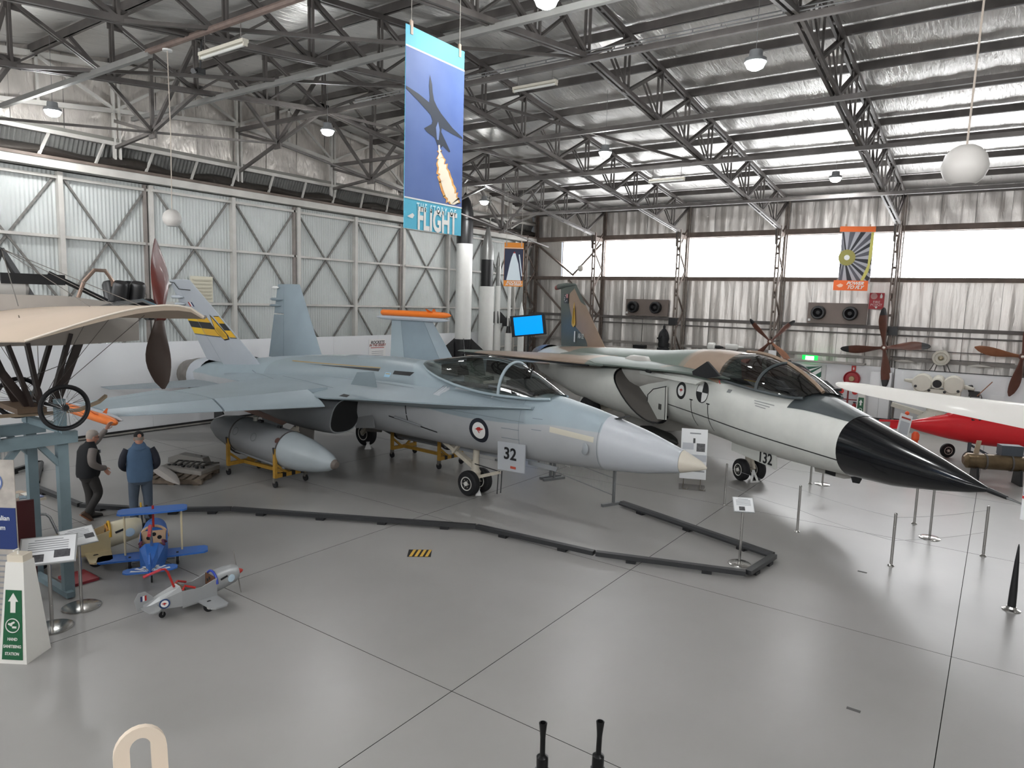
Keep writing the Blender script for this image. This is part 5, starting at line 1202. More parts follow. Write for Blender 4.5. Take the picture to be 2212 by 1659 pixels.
# propeller of two curved wooden blades
pr = MB().lathe([(0.10, -0.07), (0.10, 0.07)], 16, (0, 1.98, 3.98), (0, 1, 0)).build('propeller', M_MAHOG, mp)
def blade(L, ang, m, parent, c, ax='Y', wmax=0.13, name='blade', tipc=None, tw=0.9, tipfrac=0.8, flip=1, pitch=0.15):
    """carved wooden propeller blade reaching out from hub c; local: length l, width across, twist"""
    def rings(a, b, n=10):
        out = []
        for i in range(n + 1):
            u = a + (b - a) * i / n; l = 0.06 + L * u
            w = wmax * (0.45 + 0.75 * math.sin(PI * min(1, (u * 0.95 + 0.05) ** 1.35)) ** 1.1) * (1 if u < 0.93 else max(0.25, math.sqrt(max(0, 1 - ((u - 0.93) / 0.075) ** 2))))
            t = 0.045 * (1 - 0.8 * u); th = tw * (1 - u) + pitch
            sweep = 0.05 * math.sin(PI * u) * flip
            r = []
            for k in range(10):
                q = 2 * PI * k / 10; aa = w * math.cos(q) + sweep; bb = t * math.sin(q)
                r.append((l, aa * math.cos(th) - bb * math.sin(th), aa * math.sin(th) + bb * math.cos(th)))
            out.append([c + Vector((math.cos(ang) * p[0] - math.sin(ang) * p[1], p[2], math.sin(ang) * p[0] + math.cos(ang) * p[1])) for p in r])
        return out
    bo = MB().loft(rings(0, tipfrac if tipc else 1.0)).build(name, m, parent)
    if tipc: MB().loft(rings(tipfrac, 1.0, 6)).build('blade_tip', tipc, bo)
    return bo
blade(1.12, math.radians(93), M_MAHOG, pr, Vector((0, 1.98, 3.98)), wmax=0.15, pitch=0.75); blade(1.12, math.radians(273), mat('mahogany_dark', '#4a3b34', 0.5), pr, Vector((0, 1.98, 3.98)), wmax=0.15, flip=-1, pitch=0.75)
# cabane post and rigging
for y in (0.25, -0.30): MB().bar((0.16, y, 4.2), (0.02, -0.05, 4.85), 0.035, 0.05).build('cabane_strut', M_BLACK, mp); MB().bar((-0.16, y, 4.2), (-0.02, -0.05, 4.85), 0.035, 0.05).build('cabane_strut', M_BLACK, mp)
MB().bar((0, -0.05, 4.85), (0, -1.6, 4.92), 0.03, 0.03).build('ridge_bar', M_BLACK, mp)
M_WIRE = mat('rigging_wire', '#6a6560', 0.4, 0.4)
for s in (1, -1):
    for yy, xx in ((0.75, 2.4), (0.15, 2.4), (0.75, 1.5), (-0.6, 2.6)):
        MB().tube([(0, -0.05, 4.85), (s * xx, yy, 4.15)], 0.005, 4).build('rigging', M_WIRE, mp)
        MB().tube([(0, 0.3, 2.7), (s * xx, yy, 4.05)], 0.005, 4).build('rigging', M_WIRE, mp)
MB().tube([(0.2, -0.3, 3.4), (0.3, -3.4, 2.2)], 0.012, 5).build('rigging', M_BLACK, mp); MB().tube([(0.2, 0.6, 3.3), (0.3, -2.4, 2.2)], 0.005, 4).build('rigging', M_WIRE, mp)
# undercarriage: dark struts, axle, skid, spoked wheels
for a, b in (((0.30, -0.42, 3.58), (0.25, 0.10, 2.72)), ((0.30, -0.12, 3.58), (0.30, 0.12, 2.72)), ((0.30, 0.10, 3.60), (0.32, 0.22, 2.70)), ((0.30, 0.62, 3.72), (0.30, 0.34, 2.72)), ((0.25, 0.82, 3.78), (0.28, 0.40, 2.72)),
             ((-0.30, -0.2, 3.58), (-0.30, 0.10, 2.72)), ((-0.30, 0.6, 3.7), (-0.30, 0.30, 2.72))):
    MB().bar(a, b, 0.05, 0.10).build('undercarriage_strut', M_DWOOD, mp)
MB().box((0.0, 0.08, 2.70), (0.9, 0.34, 0.07)).build('axle_board', mat('axle_wood', '#5d4a38', 0.6, var=0.2), mp)
MB().tube([(-0.58, 0.18, 2.76), (0.88, 0.34, 2.76)], 0.025, 8).build('axle', M_BLACK, mp)
sk = MB().loft([[Vector((0.30 + x * 0.05, y, z + q * 0.018)) for x, q in ((-1, -1), (1, -1), (1, 1), (-1, 1))] for y, z in ((-0.9, 2.66), (0.3, 2.62), (0.7, 2.63), (0.95, 2.72), (1.05, 2.80))], smooth=False)
sk.build('skid', mat('skid_wood', '#a28e76', 0.6, var=0.15), mp)
def spoked(parent, c, r):
    w = MB(); n = 40; rings = []
    for i in range(n + 1):
        a = 2 * PI * i / n; rings.append([Vector(c) + Vector((math.cos(q) * 0.022, math.cos(a) * (r + 0.024 * math.sin(q)), math.sin(a) * (r + 0.024 * math.sin(q)))) for q in [2 * PI * k / 8 for k in range(8)]])
    wl_ = w.loft(rings, cap=False).build('spoked_wheel', M_TYRE, parent)
    rings = []
    for i in range(n + 1):
        a = 2 * PI * i / n; rings.append([Vector(c) + Vector((math.cos(q) * 0.014, math.cos(a) * (r - 0.03 + 0.008 * math.sin(q)), math.sin(a) * (r - 0.03 + 0.008 * math.sin(q)))) for q in [2 * PI * k / 6 for k in range(6)]])
    MB().loft(rings, cap=False).build('rim', M_BLACK, wl_)
    MB().lathe([(0.035, -0.06), (0.05, -0.02), (0.05, 0.02), (0.035, 0.06)], 14, c, (1, 0, 0)).build('hub', M_BLACK, wl_)
    for k in range(28):
        a = 2 * PI * k / 28 + (0.1 if k % 2 else 0)
        MB().tube([Vector(c) + Vector((0.04 * (-1) ** k, 0.03 * math.cos(a + 0.9), 0.03 * math.sin(a + 0.9))), Vector(c) + Vector((0, (r - 0.03) * math.cos(a), (r - 0.03) * math.sin(a)))], 0.0028, 4, cap=False).build('spoke', M_CHROME, wl_)
    return wl_
spoked(mp, (0.84, 0.34, 2.76), 0.29); spoked(mp, (-0.52, 0.19, 2.76), 0.28)

# ------------------------------------------------------------------ left edge: stands, banners, table
sn = thing('sanitiser_station', 'white tapering hand sanitising stand with green arrow panel', 'stand', (-9.12, 3.05, 0), math.radians(44))
sn.rotation_euler = (0, 0, math.radians(33))
M_SANW = mat('sanitiser_white', '#dcdad4', 0.5); M_SANG = mat('sanitiser_green', '#1d5a3a', 0.45)
H_ = 1.18
MB().loft([[Vector((x * a, y * b, z)) for x, y in ((-1, -1), (1, -1), (1, 1), (-1, 1))] for z, a, b in ((0, 0.17, 0.20), (H_, 0.105, 0.085))], smooth=False).build('tapered_body', M_SANW, sn)
fx = Vector((0, -1, 0)); sl = (0.20 - 0.085) / H_
PN = lambda x, z, o: Vector((x, -(0.20 - sl * z) - o, z))
def front_poly(name, pts, m, o, parent=sn): return MB().add([PN(x, z, o) for x, z in pts] + [PN(x, z, o - 0.004) for x, z in pts], [tuple(range(len(pts)))] + [(i, i + len(pts), (i + 1) % len(pts) + len(pts), (i + 1) % len(pts)) for i in range(len(pts))]).build(name, m, parent)
gp_ = front_poly('green_panel', [(-0.125, 0.05), (0.125, 0.05), (0.095, 0.86), (-0.095, 0.86)], M_SANG, 0.006)
front_poly('arrow', [(-0.03, 0.60), (0.03, 0.60), (0.03, 0.73), (0.06, 0.73), (0.0, 0.83), (-0.06, 0.73), (-0.03, 0.73)], M_SANW, 0.011, gp_)
up_ = Vector((0, sl, 1)).normalized()
MB().lathe([(0.075, 0), (0.085, 0), (0.085, 0.006), (0.075, 0.006)], 28, tuple(PN(0, 0.45, 0.008)), (0, -1, sl), cap=False).build('ring_symbol', M_SANW, gp_)
for k, (a, b) in enumerate(((-0.03, 0.46), (0.02, 0.43), (0.0, 0.48))): MB().box(PN(a, b, 0.009), (0.05, 0.006, 0.022), Matrix.Rotation(0.5 - 0.5 * k, 3, 'Y')).build('hand_symbol', M_SANW, gp_)
for k, tx in enumerate(('HAND', 'SANITISING', 'STATION')): text('lettering', tx, 0.048, M_SANW, gp_, plane_matrix(PN(0, 0.29 - 0.085 * k, 0.010), (1, 0, 0), up_), offset=0.001, sx=0.85)
MB().box((0, 0.0, H_ - 0.03), (0.19, 0.15, 0.22)).build('dispenser', mat('dispenser_cream', '#cfc5b4', 0.5), sn)
MB().tube([(0, -0.02, H_ + 0.08), (0, -0.02, H_ + 0.14), (0, -0.09, H_ + 0.14)], 0.012, 8).build('pump_nozzle', M_SANW, sn)

fb = thing('foundation_banner', 'pull-up banner with round emblem and blue panel naming the museum foundation', 'banner', (-9.92, 2.95, 0), math.radians(35))
MB().box((0, 0, 1.15), (0.85, 0.012, 2.25)).build('sheet', mat('banner_photo_grey', '#b3aca4', 0.6, var=0.25, scale=6), fb)
MB().box((0, 0.0, 0.05), (0.9, 0.2, 0.08)).build('base', mat('banner_base', '#9a9a9a', 0.4, 0.5), fb)
MB().box((0.02, -0.010, 1.42), (0.80, 0.006, 0.52)).build('blue_panel', mat('banner_blue', '#24366b', 0.5), fb)
MB().lathe([(0.001, 0.004), (0.12, 0.004), (0.135, 0)], 28, (0.15, -0.008, 2.0), (0, -1, 0), cap=False).build('emblem', mat('emblem_white', '#d8d9dd', 0.5), fb)
MB().lathe([(0.115, 0.006), (0.135, 0.006)], 28, (0.15, -0.008, 2.0), (0, -1, 0), cap=False).build('emblem_ring', mat('emblem_blue', '#5a6a96', 0.5), fb)
MB().prism([(-0.07, 0.0), (0.06, 0.06), (0.02, 0.0), (0.07, -0.04)], 0.004, (0.15, -0.016, 2.02), (1, 0, 0), (0, 0, 1)).build('emblem_bird', mat('emblem_dark', '#2a2f3c', 0.5), fb)
MB().lathe([(0.001, 0.003), (0.03, 0.002)], 12, (0.14, -0.016, 1.95), (0, -1, 0), cap=False).build('emblem_dot', mat('emblem_tan', '#c59b83', 0.5), fb)
for k, tx in enumerate(('The South Australian', 'Aviation Museum', 'Foundation')): text('lettering', tx, 0.085, M_WHITE, fb, plane_matrix((0.02, -0.015, 1.55 - 0.12 * k), (1, 0, 0), (0, 0, 1)), offset=0.001, sx=0.9)
for k in range(12): MB().box((0.0, -0.008, 1.08 - 0.07 * k), (0.7 - 0.1 * (k % 3), 0.003, 0.022)).build('text_line', M_INK, fb)

rb = tag(MB().box((0, 0, 0.72), (0.05, 0.34, 1.44)).build('red_board', mat('dark_red_board', '#4c1a1d', 0.5)), 'upright dark red board beside the blue trestle leg', 'board'); rb.location = (-10.75, 3.62, 0); rb.rotation_euler = (0, 0, math.radians(-20))
rs = tag(MB().box((0, 0, 0.02), (0.5, 0.36, 0.04)).build('red_block', mat('red_block', '#8e3038', 0.5)), 'low red block on the floor behind the sign poles', 'block'); rs.location = (-11.0, 4.42, 0)
tb = thing('brochure_table', 'folding table with wire barrier behind, covered with printed leaflets', 'table', (-13.4, 3.9, 0), math.radians(10))
MB().box((0, 0, 0.74), (0.75, 1.8, 0.04)).build('table_top', mat('table_cream', '#c9bfae', 0.6), tb)
for y in (-0.6, 0.6):
    for s in (-1, 1): MB().bar((0.3 * s, y, 0.02), (-0.3 * s, y, 0.72), 0.04, 0.03).build('leg', M_BLACK, tb)
MB().bar((0, -0.6, 0.36), (0, 0.6, 0.36), 0.03, 0.03).build('leg_tie', M_BLACK, tb)
LC = ['#d9d4d0', '#9fb4c8', '#c99a86', '#7b86a8', '#e3dfd6', '#b7a48f']
pos = 0
for i in range(3):
    for j in range(6):
        pos += 1
        o = tag(MB().box((0, 0, 0), (0.20, 0.27, 0.012 + 0.01 * ((i * j) % 3))).build('leaflet', mat('leaflet_%d' % ((i * 5 + j) % 6), LC[(i * 5 + j) % 6], 0.5)), 'printed leaflet lying flat on the folding table', 'leaflet', 'leaflets on the folding table')
        p = Matrix.Rotation(math.radians(10), 3, 'Z') @ Vector((-0.24 + 0.24 * i, -0.75 + 0.3 * j, 0.775)); o.location = Vector((-13.4, 3.9, 0)) + p; o.rotation_euler = (0, 0, math.radians(10 + 8 * math.sin(pos)))
mesh_panel('wire mesh barrier behind the leaflet table at far left', (-16.9, 3.2), (-16.0, 5.3), 1.1)
cn = thing('traffic_post', 'red and white striped traffic post at the left edge', 'post', (-13.95, 2.92, 0), 0)
MB().box((0, 0, 0.03), (0.34, 0.34, 0.06)).build('base', M_BLACK, cn)
for k in range(5): MB().lathe([(0.06, 0.06 + 0.3 * k), (0.06, 0.36 + 0.3 * k)], 14).build('band', mat('post_red', '#e2402c', 0.5) if k % 2 == 0 else M_WHITE, cn)
ps = thing('display_case', 'small white display plinth with glass top left of the blue trestle', 'plinth', (-12.1, 3.95, 0), math.radians(0))
MB().box((0, 0, 0.40), (0.42, 0.42, 0.80)).build('plinth', M_WHITEWALL, ps); MB().box((0, 0, 0.98), (0.40, 0.40, 0.34)).build('glass_top', glass_mat('case_glass', '#e8eeee', 0.2), ps); MB().box((0, 0, 0.87), (0.2, 0.25, 0.10)).build('exhibit', mat('exhibit_green', '#7f8a84', 0.6), ps)

# ------------------------------------------------------------------ near floor: white chair, twin guns
ch = thing('folding_chair', 'cream plastic folding chair with slotted back at the bottom edge', 'chair', (-5.04, 2.42, 0), math.radians(250))
M_CH = mat('chair_cream', '#e3d3c0', 0.4)
def arch(w, h, wi, hi, zi, t, o, tilt):
    n = 12; out = [(w * math.cos(a), h - w + w * math.sin(a)) for a in frange(0, PI, n)]; out = [(w, 0)] + out + [(-w, 0)]
    inn = [(wi * math.cos(a), hi - wi + wi * math.sin(a)) for a in frange(0, PI, n)]; inn = [(wi, zi)] + inn + [(-wi, zi)]
    mb = MB(); k = len(out)
    P = lambda p, d: Vector((p[0], o[1] + d + p[1] * tilt, o[2] + p[1]))
    for d, fl in ((-t / 2, False), (t / 2, True)):
        vs = [P(p, d) for p in out] + [P(p, d) for p in inn]
        fs = [(i, i + 1, i + 1 + k, i + k) for i in range(k - 1)] + [(k - 1, 0, k, 2 * k - 1)]
        mb.add(vs, [f[::-1] if fl else f for f in fs])
    for ring, fl in ((out, True), (inn, False)):
        vs = [P(p, -t / 2) for p in ring] + [P(p, t / 2) for p in ring]
        mb.add(vs, [((i, (i + 1) % k, (i + 1) % k + k, i + k) if fl else (i + k, (i + 1) % k + k, (i + 1) % k, i)) for i in range(k)], True)
    return mb
arch(0.19, 0.44, 0.075, 0.36, 0.06, 0.05, (0, -0.20, 0.46), -0.22).build('backrest', M_CH, ch)
MB().prism([(-0.2, -0.2), (0.2, -0.2), (0.19, 0.18), (0.14, 0.22), (-0.14, 0.22), (-0.19, 0.18)], 0.04, (0, 0.02, 0.44)).build('seat', M_CH, ch)
for s in (-1, 1):
    MB().bar((s * 0.21, -0.19, 0.46), (s * 0.21, 0.24, 0.0), 0.035, 0.03).build('leg', M_CH, ch); MB().bar((s * 0.18, 0.16, 0.44), (s * 0.18, -0.26, 0.0), 0.035, 0.03).build('leg', M_CH, ch)
gm = thing('twin_gun_mount', 'twin black gun barrels with flared muzzles rising at the bottom edge', 'gun mount', (-1.45, 2.62, 0), 0)
M_GUN = mat('gun_black', '#141415', 0.32, 0.5)
MB().lathe([(0.32, 0), (0.32, 0.03), (0.10, 0.10), (0.07, 0.15), (0.06, 0.75)], 20, (0, 0, 0)).build('pedestal', M_GUN, gm)
MB().box((0, 0, 0.9), (0.34, 0.2, 0.34)).build('cradle', M_GUN, gm)
for dx, dy, zt in ((-0.115, -0.07, 2.42), (0.105, 0.075, 2.44)):
    b0 = Vector((dx * 0.85 - 0.0, dy * 0.85, 1.0)); b1 = Vector((dx, dy, zt)); ax = (b1 - b0).normalized(); x_, y_, z_ = frame_from(ax); L = (b1 - b0).length
    b1o = b1
    g = MB().lathe([(0.028, 0), (0.028, L - 0.17), (0.022, L - 0.165), (0.013, L - 0.160)], 16, tuple(b0), tuple(ax)).build('barrel_jacket', M_GUN, gm)
    MB().lathe([(0.013, L - 0.18), (0.0125, L - 0.13), (0.0125, L - 0.075)], 16, tuple(b0), tuple(ax)).build('barrel', M_GUN, g)
    MB().lathe([(0.0125, L - 0.075), (0.0145, L - 0.05), (0.0195, L - 0.002), (0.014, L), (0.008, L - 0.05)], 16, tuple(b0), tuple(ax), cap=False).build('flash_hider', M_GUN, g)
    for k in range(5):
        for q in range(6):
            a = q * PI / 3 + (k % 2) * 0.5; p = b0 + ax * (L - 0.25 - 0.10 * k)
            r = x_ * math.cos(a) + y_ * math.sin(a)
            MB().box(p + r * 0.0275, (0.008, 0.008, 0.05), Matrix((x_, y_, z_)).transposed()).build('jacket_slot', mat('slot_grey', '#6b6c70', 0.35, 0.8), g)
    MB().box(b0 + Vector((0, 0, -0.12)), (0.09, 0.10, 0.36)).build('receiver', M_GUN, gm)
# ------------------------------------------------------------------ the two visitors (local axes: x to their right, y forward, z up)
M_SKIN = mat('skin', '#c08d78', 0.55)
def smooth_path(pts, rs, n=5):
    P = [Vector(p) for p in pts]; out = []; ro = []
    for i in range(len(P) - 1):
        p0, p1, p2, p3 = P[max(i - 1, 0)], P[i], P[i + 1], P[min(i + 2, len(P) - 1)]
        for k in range(n):
            t = k / n
            out.append(0.5 * ((2 * p1) + (p2 - p0) * t + (2 * p0 - 5 * p1 + 4 * p2 - p3) * t * t + (3 * p1 - p0 - 3 * p2 + p3) * t ** 3))
            ro.append(rs[i] + (rs[i + 1] - rs[i]) * t)
    return out + [P[-1]], ro + [rs[-1]]
def limb(pts, rs, n=12): a, b = smooth_path(pts, rs); return MB().tube(a, b, n)
def torso(rings, n=2.5):
    return MB().loft([[Vector((x + hw * math.copysign(abs(math.cos(a)) ** (2 / n), math.cos(a)), y + hd * math.copysign(abs(math.sin(a)) ** (2 / n), math.sin(a)), z)) for a in [2 * PI * k / 24 for k in range(24)]] for x, y, z, hw, hd in rings])
def skin_body(name, verts, edges, radii, m, parent):
    me = bpy.data.meshes.new(name); me.from_pydata(verts, edges, []); me.materials.append(m)
    o = link(name, me, parent); md = o.modifiers.new('skin', 'SKIN'); md.use_smooth_shade = True
    if not me.skin_vertices: return o
    for i, r in enumerate(radii): me.skin_vertices[0].data[i].radius = (r, r)
    me.skin_vertices[0].data[0].use_root = True
    o.modifiers.new('sub', 'SUBSURF').levels = 1; o.modifiers['sub'].render_levels = 2
    return o
def head(parent, c, yaw, pitch, hair, cap=None, glasses=False, sc=1.0):
    R_ = Matrix.Rotation(yaw, 3, 'Z') @ Matrix.Rotation(pitch, 3, 'X'); c = Vector(c)
    T = lambda mb: (setattr(mb, 'v', [tuple(c + R_ @ (Vector(v) * sc)) for v in mb.v]), mb)[1]
    lv = [(-0.115, 0.035, 0.05, 0.02), (-0.105, 0.055, 0.075, 0.0), (-0.07, 0.066, 0.088, 0.0), (-0.02, 0.073, 0.095, 0.0), (0.03, 0.076, 0.098, -0.005), (0.08, 0.070, 0.090, -0.01), (0.115, 0.045, 0.06, -0.01), (0.128, 0.012, 0.02, -0.01)]
    mb = MB().loft([[Vector((hw * math.cos(a), yc + hd * math.sin(a), z)) for a in [2 * PI * k / 18 for k in range(18)]] for z, hw, hd, yc in lv])
    mb.loft([[Vector((x * w, 0.085 + d, z)) for x, d in ((-1, 0), (0, 0.03), (1, 0))] for z, w, dd in ((-0.045, 0.018, 0), (-0.03, 0.017, 0), (0.02, 0.008, 0))], cap=False, closed=False)
    h = T(mb).build('head', M_SKIN, parent)
    for s in (-1, 1):
        T(MB().sphere((s * 0.078, -0.005, -0.01), 0.03, 10, (0.4, 0.7, 1.1))).build('ear', M_SKIN, h)
        T(MB().sphere((s * 0.030, 0.083, 0.015), 0.012, 8)).build('eye', mat('eye_dark', '#2d2624', 0.3), h)
        T(MB().box((s * 0.030, 0.088, 0.038), (0.035, 0.012, 0.008))).build('eyebrow', hair, h)
    T(MB().box((0, 0.088, -0.065), (0.045, 0.01, 0.008))).build('mouth', mat('lip', '#93584e', 0.5), h)
    hb_ = MB().loft([[Vector((hw * math.cos(a), yc + hd * math.sin(a), z + (0.045 if math.sin(a) > 0.2 else 0.0) * (1 if i < 3 else 0))) for a in [2 * PI * k / 18 for k in range(18)]] for i, (z, hw, hd, yc) in enumerate([(-0.035, 0.074, 0.088, -0.018), (0.0, 0.080, 0.098, -0.016), (0.04, 0.084, 0.104, -0.012), (0.09, 0.078, 0.098, -0.012), (0.125, 0.052, 0.068, -0.012), (0.140, 0.012, 0.02, -0.012)])])
    if not cap: T(hb_).build('hair', hair, h)
    else:
        T(MB().loft([[Vector((hw * math.cos(a), -0.008 + hd * math.sin(a), z)) for a in [2 * PI * k / 18 for k in range(18)]] for z, hw, hd in ((0.035, 0.085, 0.106), (0.075, 0.084, 0.104), (0.115, 0.066, 0.085), (0.138, 0.03, 0.04), (0.142, 0.005, 0.005))])).build('cap', cap, h)
        T(MB().prism([(-0.07, 0.08), (0.07, 0.08), (0.055, 0.16), (0, 0.175), (-0.055, 0.16)], 0.008, (0, 0, 0.04))).build('cap_peak', cap, h)
        T(MB().lathe([(0.03, 0.0), (0.034, 0.004), (0.001, 0.006)], 14, (0, -0.108, 0.055), (0, -1, 0.1), cap=False)).build('cap_opening', M_SKIN, h)
        T(MB().loft([[Vector((0.079 * math.cos(a), -0.006 + 0.098 * math.sin(a), z)) for a in [PI + PI * k / 12 for k in range(13)]] for z in (-0.03, 0.036)], closed=False)).build('hair', hair, h)
    if glasses:
        for s in (-1, 1):
            T(MB().tube([(s * 0.03 + 0.022 * math.cos(a), 0.10, 0.013 + 0.018 * math.sin(a)) for a in frange(0, 2 * PI, 12)], 0.003, 4)).build('glasses_rim', M_BLACK, h)
            T(MB().tube([(s * 0.055, 0.098, 0.015), (s * 0.08, 0.0, 0.012)], 0.003, 4)).build('glasses_arm', M_BLACK, h)
    return h
def hand(parent, c, d, up, s=1):
    """palm and five bent fingers pointing along d"""
    x, y, z = frame_from(d, up); c = Vector(c); M = lambda a, b, e: c + x * a + y * b + z * e
    h = MB().loft([[M(w * math.cos(q), 0.016 * math.sin(q), e) for q in [2 * PI * k / 10 for k in range(10)]] for e, w in ((-0.02, 0.028), (0.02, 0.038), (0.07, 0.042), (0.085, 0.036))]).build('hand', M_SKIN, parent)
    for k, L in enumerate((0.070, 0.080, 0.075, 0.060)):
        a = -0.03 + 0.02 * k; MB().tube([M(a, 0, 0.075), M(a, 0.008, 0.075 + L * 0.45), M(a, 0.03, 0.075 + L * 0.8), M(a, 0.045, 0.075 + L * 0.95)], [0.010, 0.010, 0.009, 0.007], 7).build('finger', M_SKIN, h)
    MB().tube([M(s * 0.03, 0, 0.01), M(s * 0.058, 0.012, 0.045), M(s * 0.06, 0.03, 0.075)], [0.012, 0.011, 0.008], 7).build('thumb', M_SKIN, h)
def shoe(parent, ankle, fwd, m, toe_down=0.0, sole=None):
    f = Vector(fwd).normalized(); a = Vector(ankle); l = Vector((f.y, -f.x, 0)); up = Vector((0, 0, 1))
    if toe_down:
        R_ = Matrix.Rotation(toe_down, 3, l); f = R_ @ f; up = R_ @ up
    sh = MB().loft([[a + f * e + l * (w * math.cos(q)) + up * (-0.085 + h * (0.5 + 0.5 * math.sin(q))) for q in [2 * PI * k / 12 for k in range(12)]] for e, w, h in ((-0.075, 0.025, 0.06), (-0.06, 0.037, 0.10), (0.0, 0.042, 0.115), (0.08, 0.046, 0.085), (0.15, 0.047, 0.06), (0.19, 0.035, 0.045), (0.205, 0.012, 0.03))]).build('shoe', m, parent)
    MB().loft([[a + f * e + l * (w * sgn) + up * (-0.088 + z) for sgn, z in ((-1, -0.008), (1, -0.008), (1, 0.012), (-1, 0.012))] for e, w in ((-0.078, 0.03), (0.0, 0.044), (0.12, 0.05), (0.20, 0.03))], smooth=False).build('sole', sole or M_BLACK, sh)

# man in the blue fleece, seen from behind
A = thing('person', 'man from behind in blue fleece vest, dark sleeves, jeans and black cap', 'person', (-12.95, 6.33, 0), math.radians(63), None)
M_FLEECE = mat('fleece_blue', '#4b6480', 0.85, var=0.08, scale=6, bump=0.15, bscale=40); M_NAVY = mat('sleeve_navy', '#1c1f2b', 0.8); M_JEANS = mat('jeans', '#4a5563', 0.85, var=0.15, scale=5)
skin_body('body', [(0, 0, 0.95), (0, 0, 1.2), (0, 0.0, 1.40), (0, 0.02, 1.50), (0.15, 0, 1.36), (0.27, -0.02, 1.13), (0.16, 0.22, 1.00), (-0.15, 0, 1.36), (-0.27, -0.02, 1.13), (-0.16, 0.22, 1.0), (0.10, 0, 0.88), (0.115, 0.02, 0.48), (0.11, -0.02, 0.10), (-0.10, 0, 0.88), (-0.125, 0.02, 0.48), (-0.12, -0.02, 0.10)],
          [(0, 1), (1, 2), (2, 3), (2, 4), (4, 5), (5, 6), (2, 7), (7, 8), (8, 9), (0, 10), (10, 11), (11, 12), (0, 13), (13, 14), (14, 15)], [0.11, 0.11, 0.09, 0.052, 0.035, 0.035, 0.028, 0.035, 0.035, 0.028, 0.07, 0.05, 0.04, 0.07, 0.05, 0.04], M_SKIN, A)
torso([(0, 0.0, 0.80, 0.205, 0.145), (0, 0.0, 0.86, 0.215, 0.155), (0, 0.01, 1.0, 0.225, 0.165), (0, 0.01, 1.15, 0.225, 0.16), (0, 0.0, 1.30, 0.225, 0.145), (0, -0.005, 1.40, 0.20, 0.12), (0, 0.0, 1.455, 0.13, 0.09), (0, 0.01, 1.49, 0.085, 0.08)]).build('fleece_vest', M_FLEECE, A)
MB().loft([[Vector((hw * math.cos(a), yc + hd * math.sin(a), z + 0.03 * math.sin(a))) for a in [2 * PI * k / 18 for k in range(18)]] for z, hw, hd, yc in ((1.41, 0.13, 0.10, -0.03), (1.45, 0.135, 0.11, -0.03), (1.49, 0.115, 0.095, -0.015), (1.525, 0.085, 0.08, 0.0))]).build('hood_collar', M_FLEECE, A)
for s in (1, -1):
    limb([(s * 0.19, 0.0, 1.405), (s * 0.255, -0.02, 1.28), (s * 0.29, -0.03, 1.13), (s * 0.24, 0.12, 1.02), (s * 0.15, 0.24, 0.98)], [0.075, 0.072, 0.062, 0.055, 0.045]).build('sleeve', M_NAVY, A)
    hand(A, (s * 0.13, 0.26, 0.98), (-s * 0.7, 0.6, -0.1), (0, 0, 1), s)
    shoe(A, (s * 0.115, -0.02, 0.10), (s * 0.25, 1, 0), M_BLACK)
torso([(0, 0, 0.98, 0.19, 0.135), (0, 0, 0.88, 0.195, 0.14), (0, 0, 0.80, 0.19, 0.135), (0, 0, 0.74, 0.15, 0.11)]).build('trousers_seat', M_JEANS, A)
for s in (1, -1): limb([(s * 0.095, 0, 0.88), (s * 0.105, 0.01, 0.68), (s * 0.118, 0.02, 0.47), (s * 0.12, -0.01, 0.25), (s * 0.118, -0.02, 0.07)], [0.105, 0.098, 0.082, 0.072, 0.072]).build('trouser_leg', M_JEANS, A)
head(A, (0, 0.04, 1.60), 0.12, -0.12, mat('grey_hair', '#8b837b', 0.8), cap=mat('cap_black', '#131314', 0.8))

# man in the black vest, one arm up to the orange missile
B = thing('person', 'grey-haired man in black vest and grey sleeves reaching up to the orange missile', 'person', (-13.80, 5.80, 0), math.radians(8))
M_VEST = mat('vest_black', '#15161a', 0.85); M_GSLV = mat('sleeve_grey', '#7d7672', 0.85, var=0.1, scale=9); M_TROU = mat('trousers_charcoal', '#2e2c2b', 0.85)
skin_body('body', [(0, -0.02, 0.95), (0, 0.0, 1.2), (0, 0.02, 1.38), (0, 0.08, 1.47), (0.14, 0.0, 1.34), (0.245, -0.06, 1.13), (0.20, 0.14, 1.0), (-0.14, 0.03, 1.34), (-0.24, 0.30, 1.42), (-0.22, 0.52, 1.66), (0.10, 0, 0.88), (0.10, 0.10, 0.50), (0.06, -0.06, 0.14), (-0.10, 0, 0.88), (-0.08, 0.04, 0.48), (-0.06, 0.05, 0.10)],
          [(0, 1), (1, 2), (2, 3), (2, 4), (4, 5), (5, 6), (2, 7), (7, 8), (8, 9), (0, 10), (10, 11), (11, 12), (0, 13), (13, 14), (14, 15)], [0.11, 0.11, 0.09, 0.052, 0.035, 0.035, 0.028, 0.035, 0.035, 0.028, 0.07, 0.05, 0.04, 0.07, 0.05, 0.04], M_SKIN, B)
torso([(0, -0.02, 0.84, 0.19, 0.165), (0, -0.01, 0.90, 0.20, 0.185), (0, 0.01, 1.05, 0.205, 0.195), (0, 0.01, 1.2, 0.205, 0.175), (0, 0.0, 1.32, 0.20, 0.15), (0, 0.01, 1.41, 0.16, 0.12), (0, 0.04, 1.47, 0.085, 0.08), (0, 0.05, 1.50, 0.075, 0.07)]).build('vest', M_VEST, B)
MB().box((0.075, 0.175, 1.30), (0.05, 0.02, 0.06)).build('vest_badge', mat('badge_grey', '#8a8d92', 0.5), B)
limb([(0.185, -0.01, 1.375), (0.235, -0.07, 1.26), (0.245, -0.06, 1.12), (0.235, 0.08, 1.02), (0.19, 0.19, 0.99)], [0.078, 0.075, 0.068, 0.058, 0.05]).build('sleeve', M_GSLV, B)
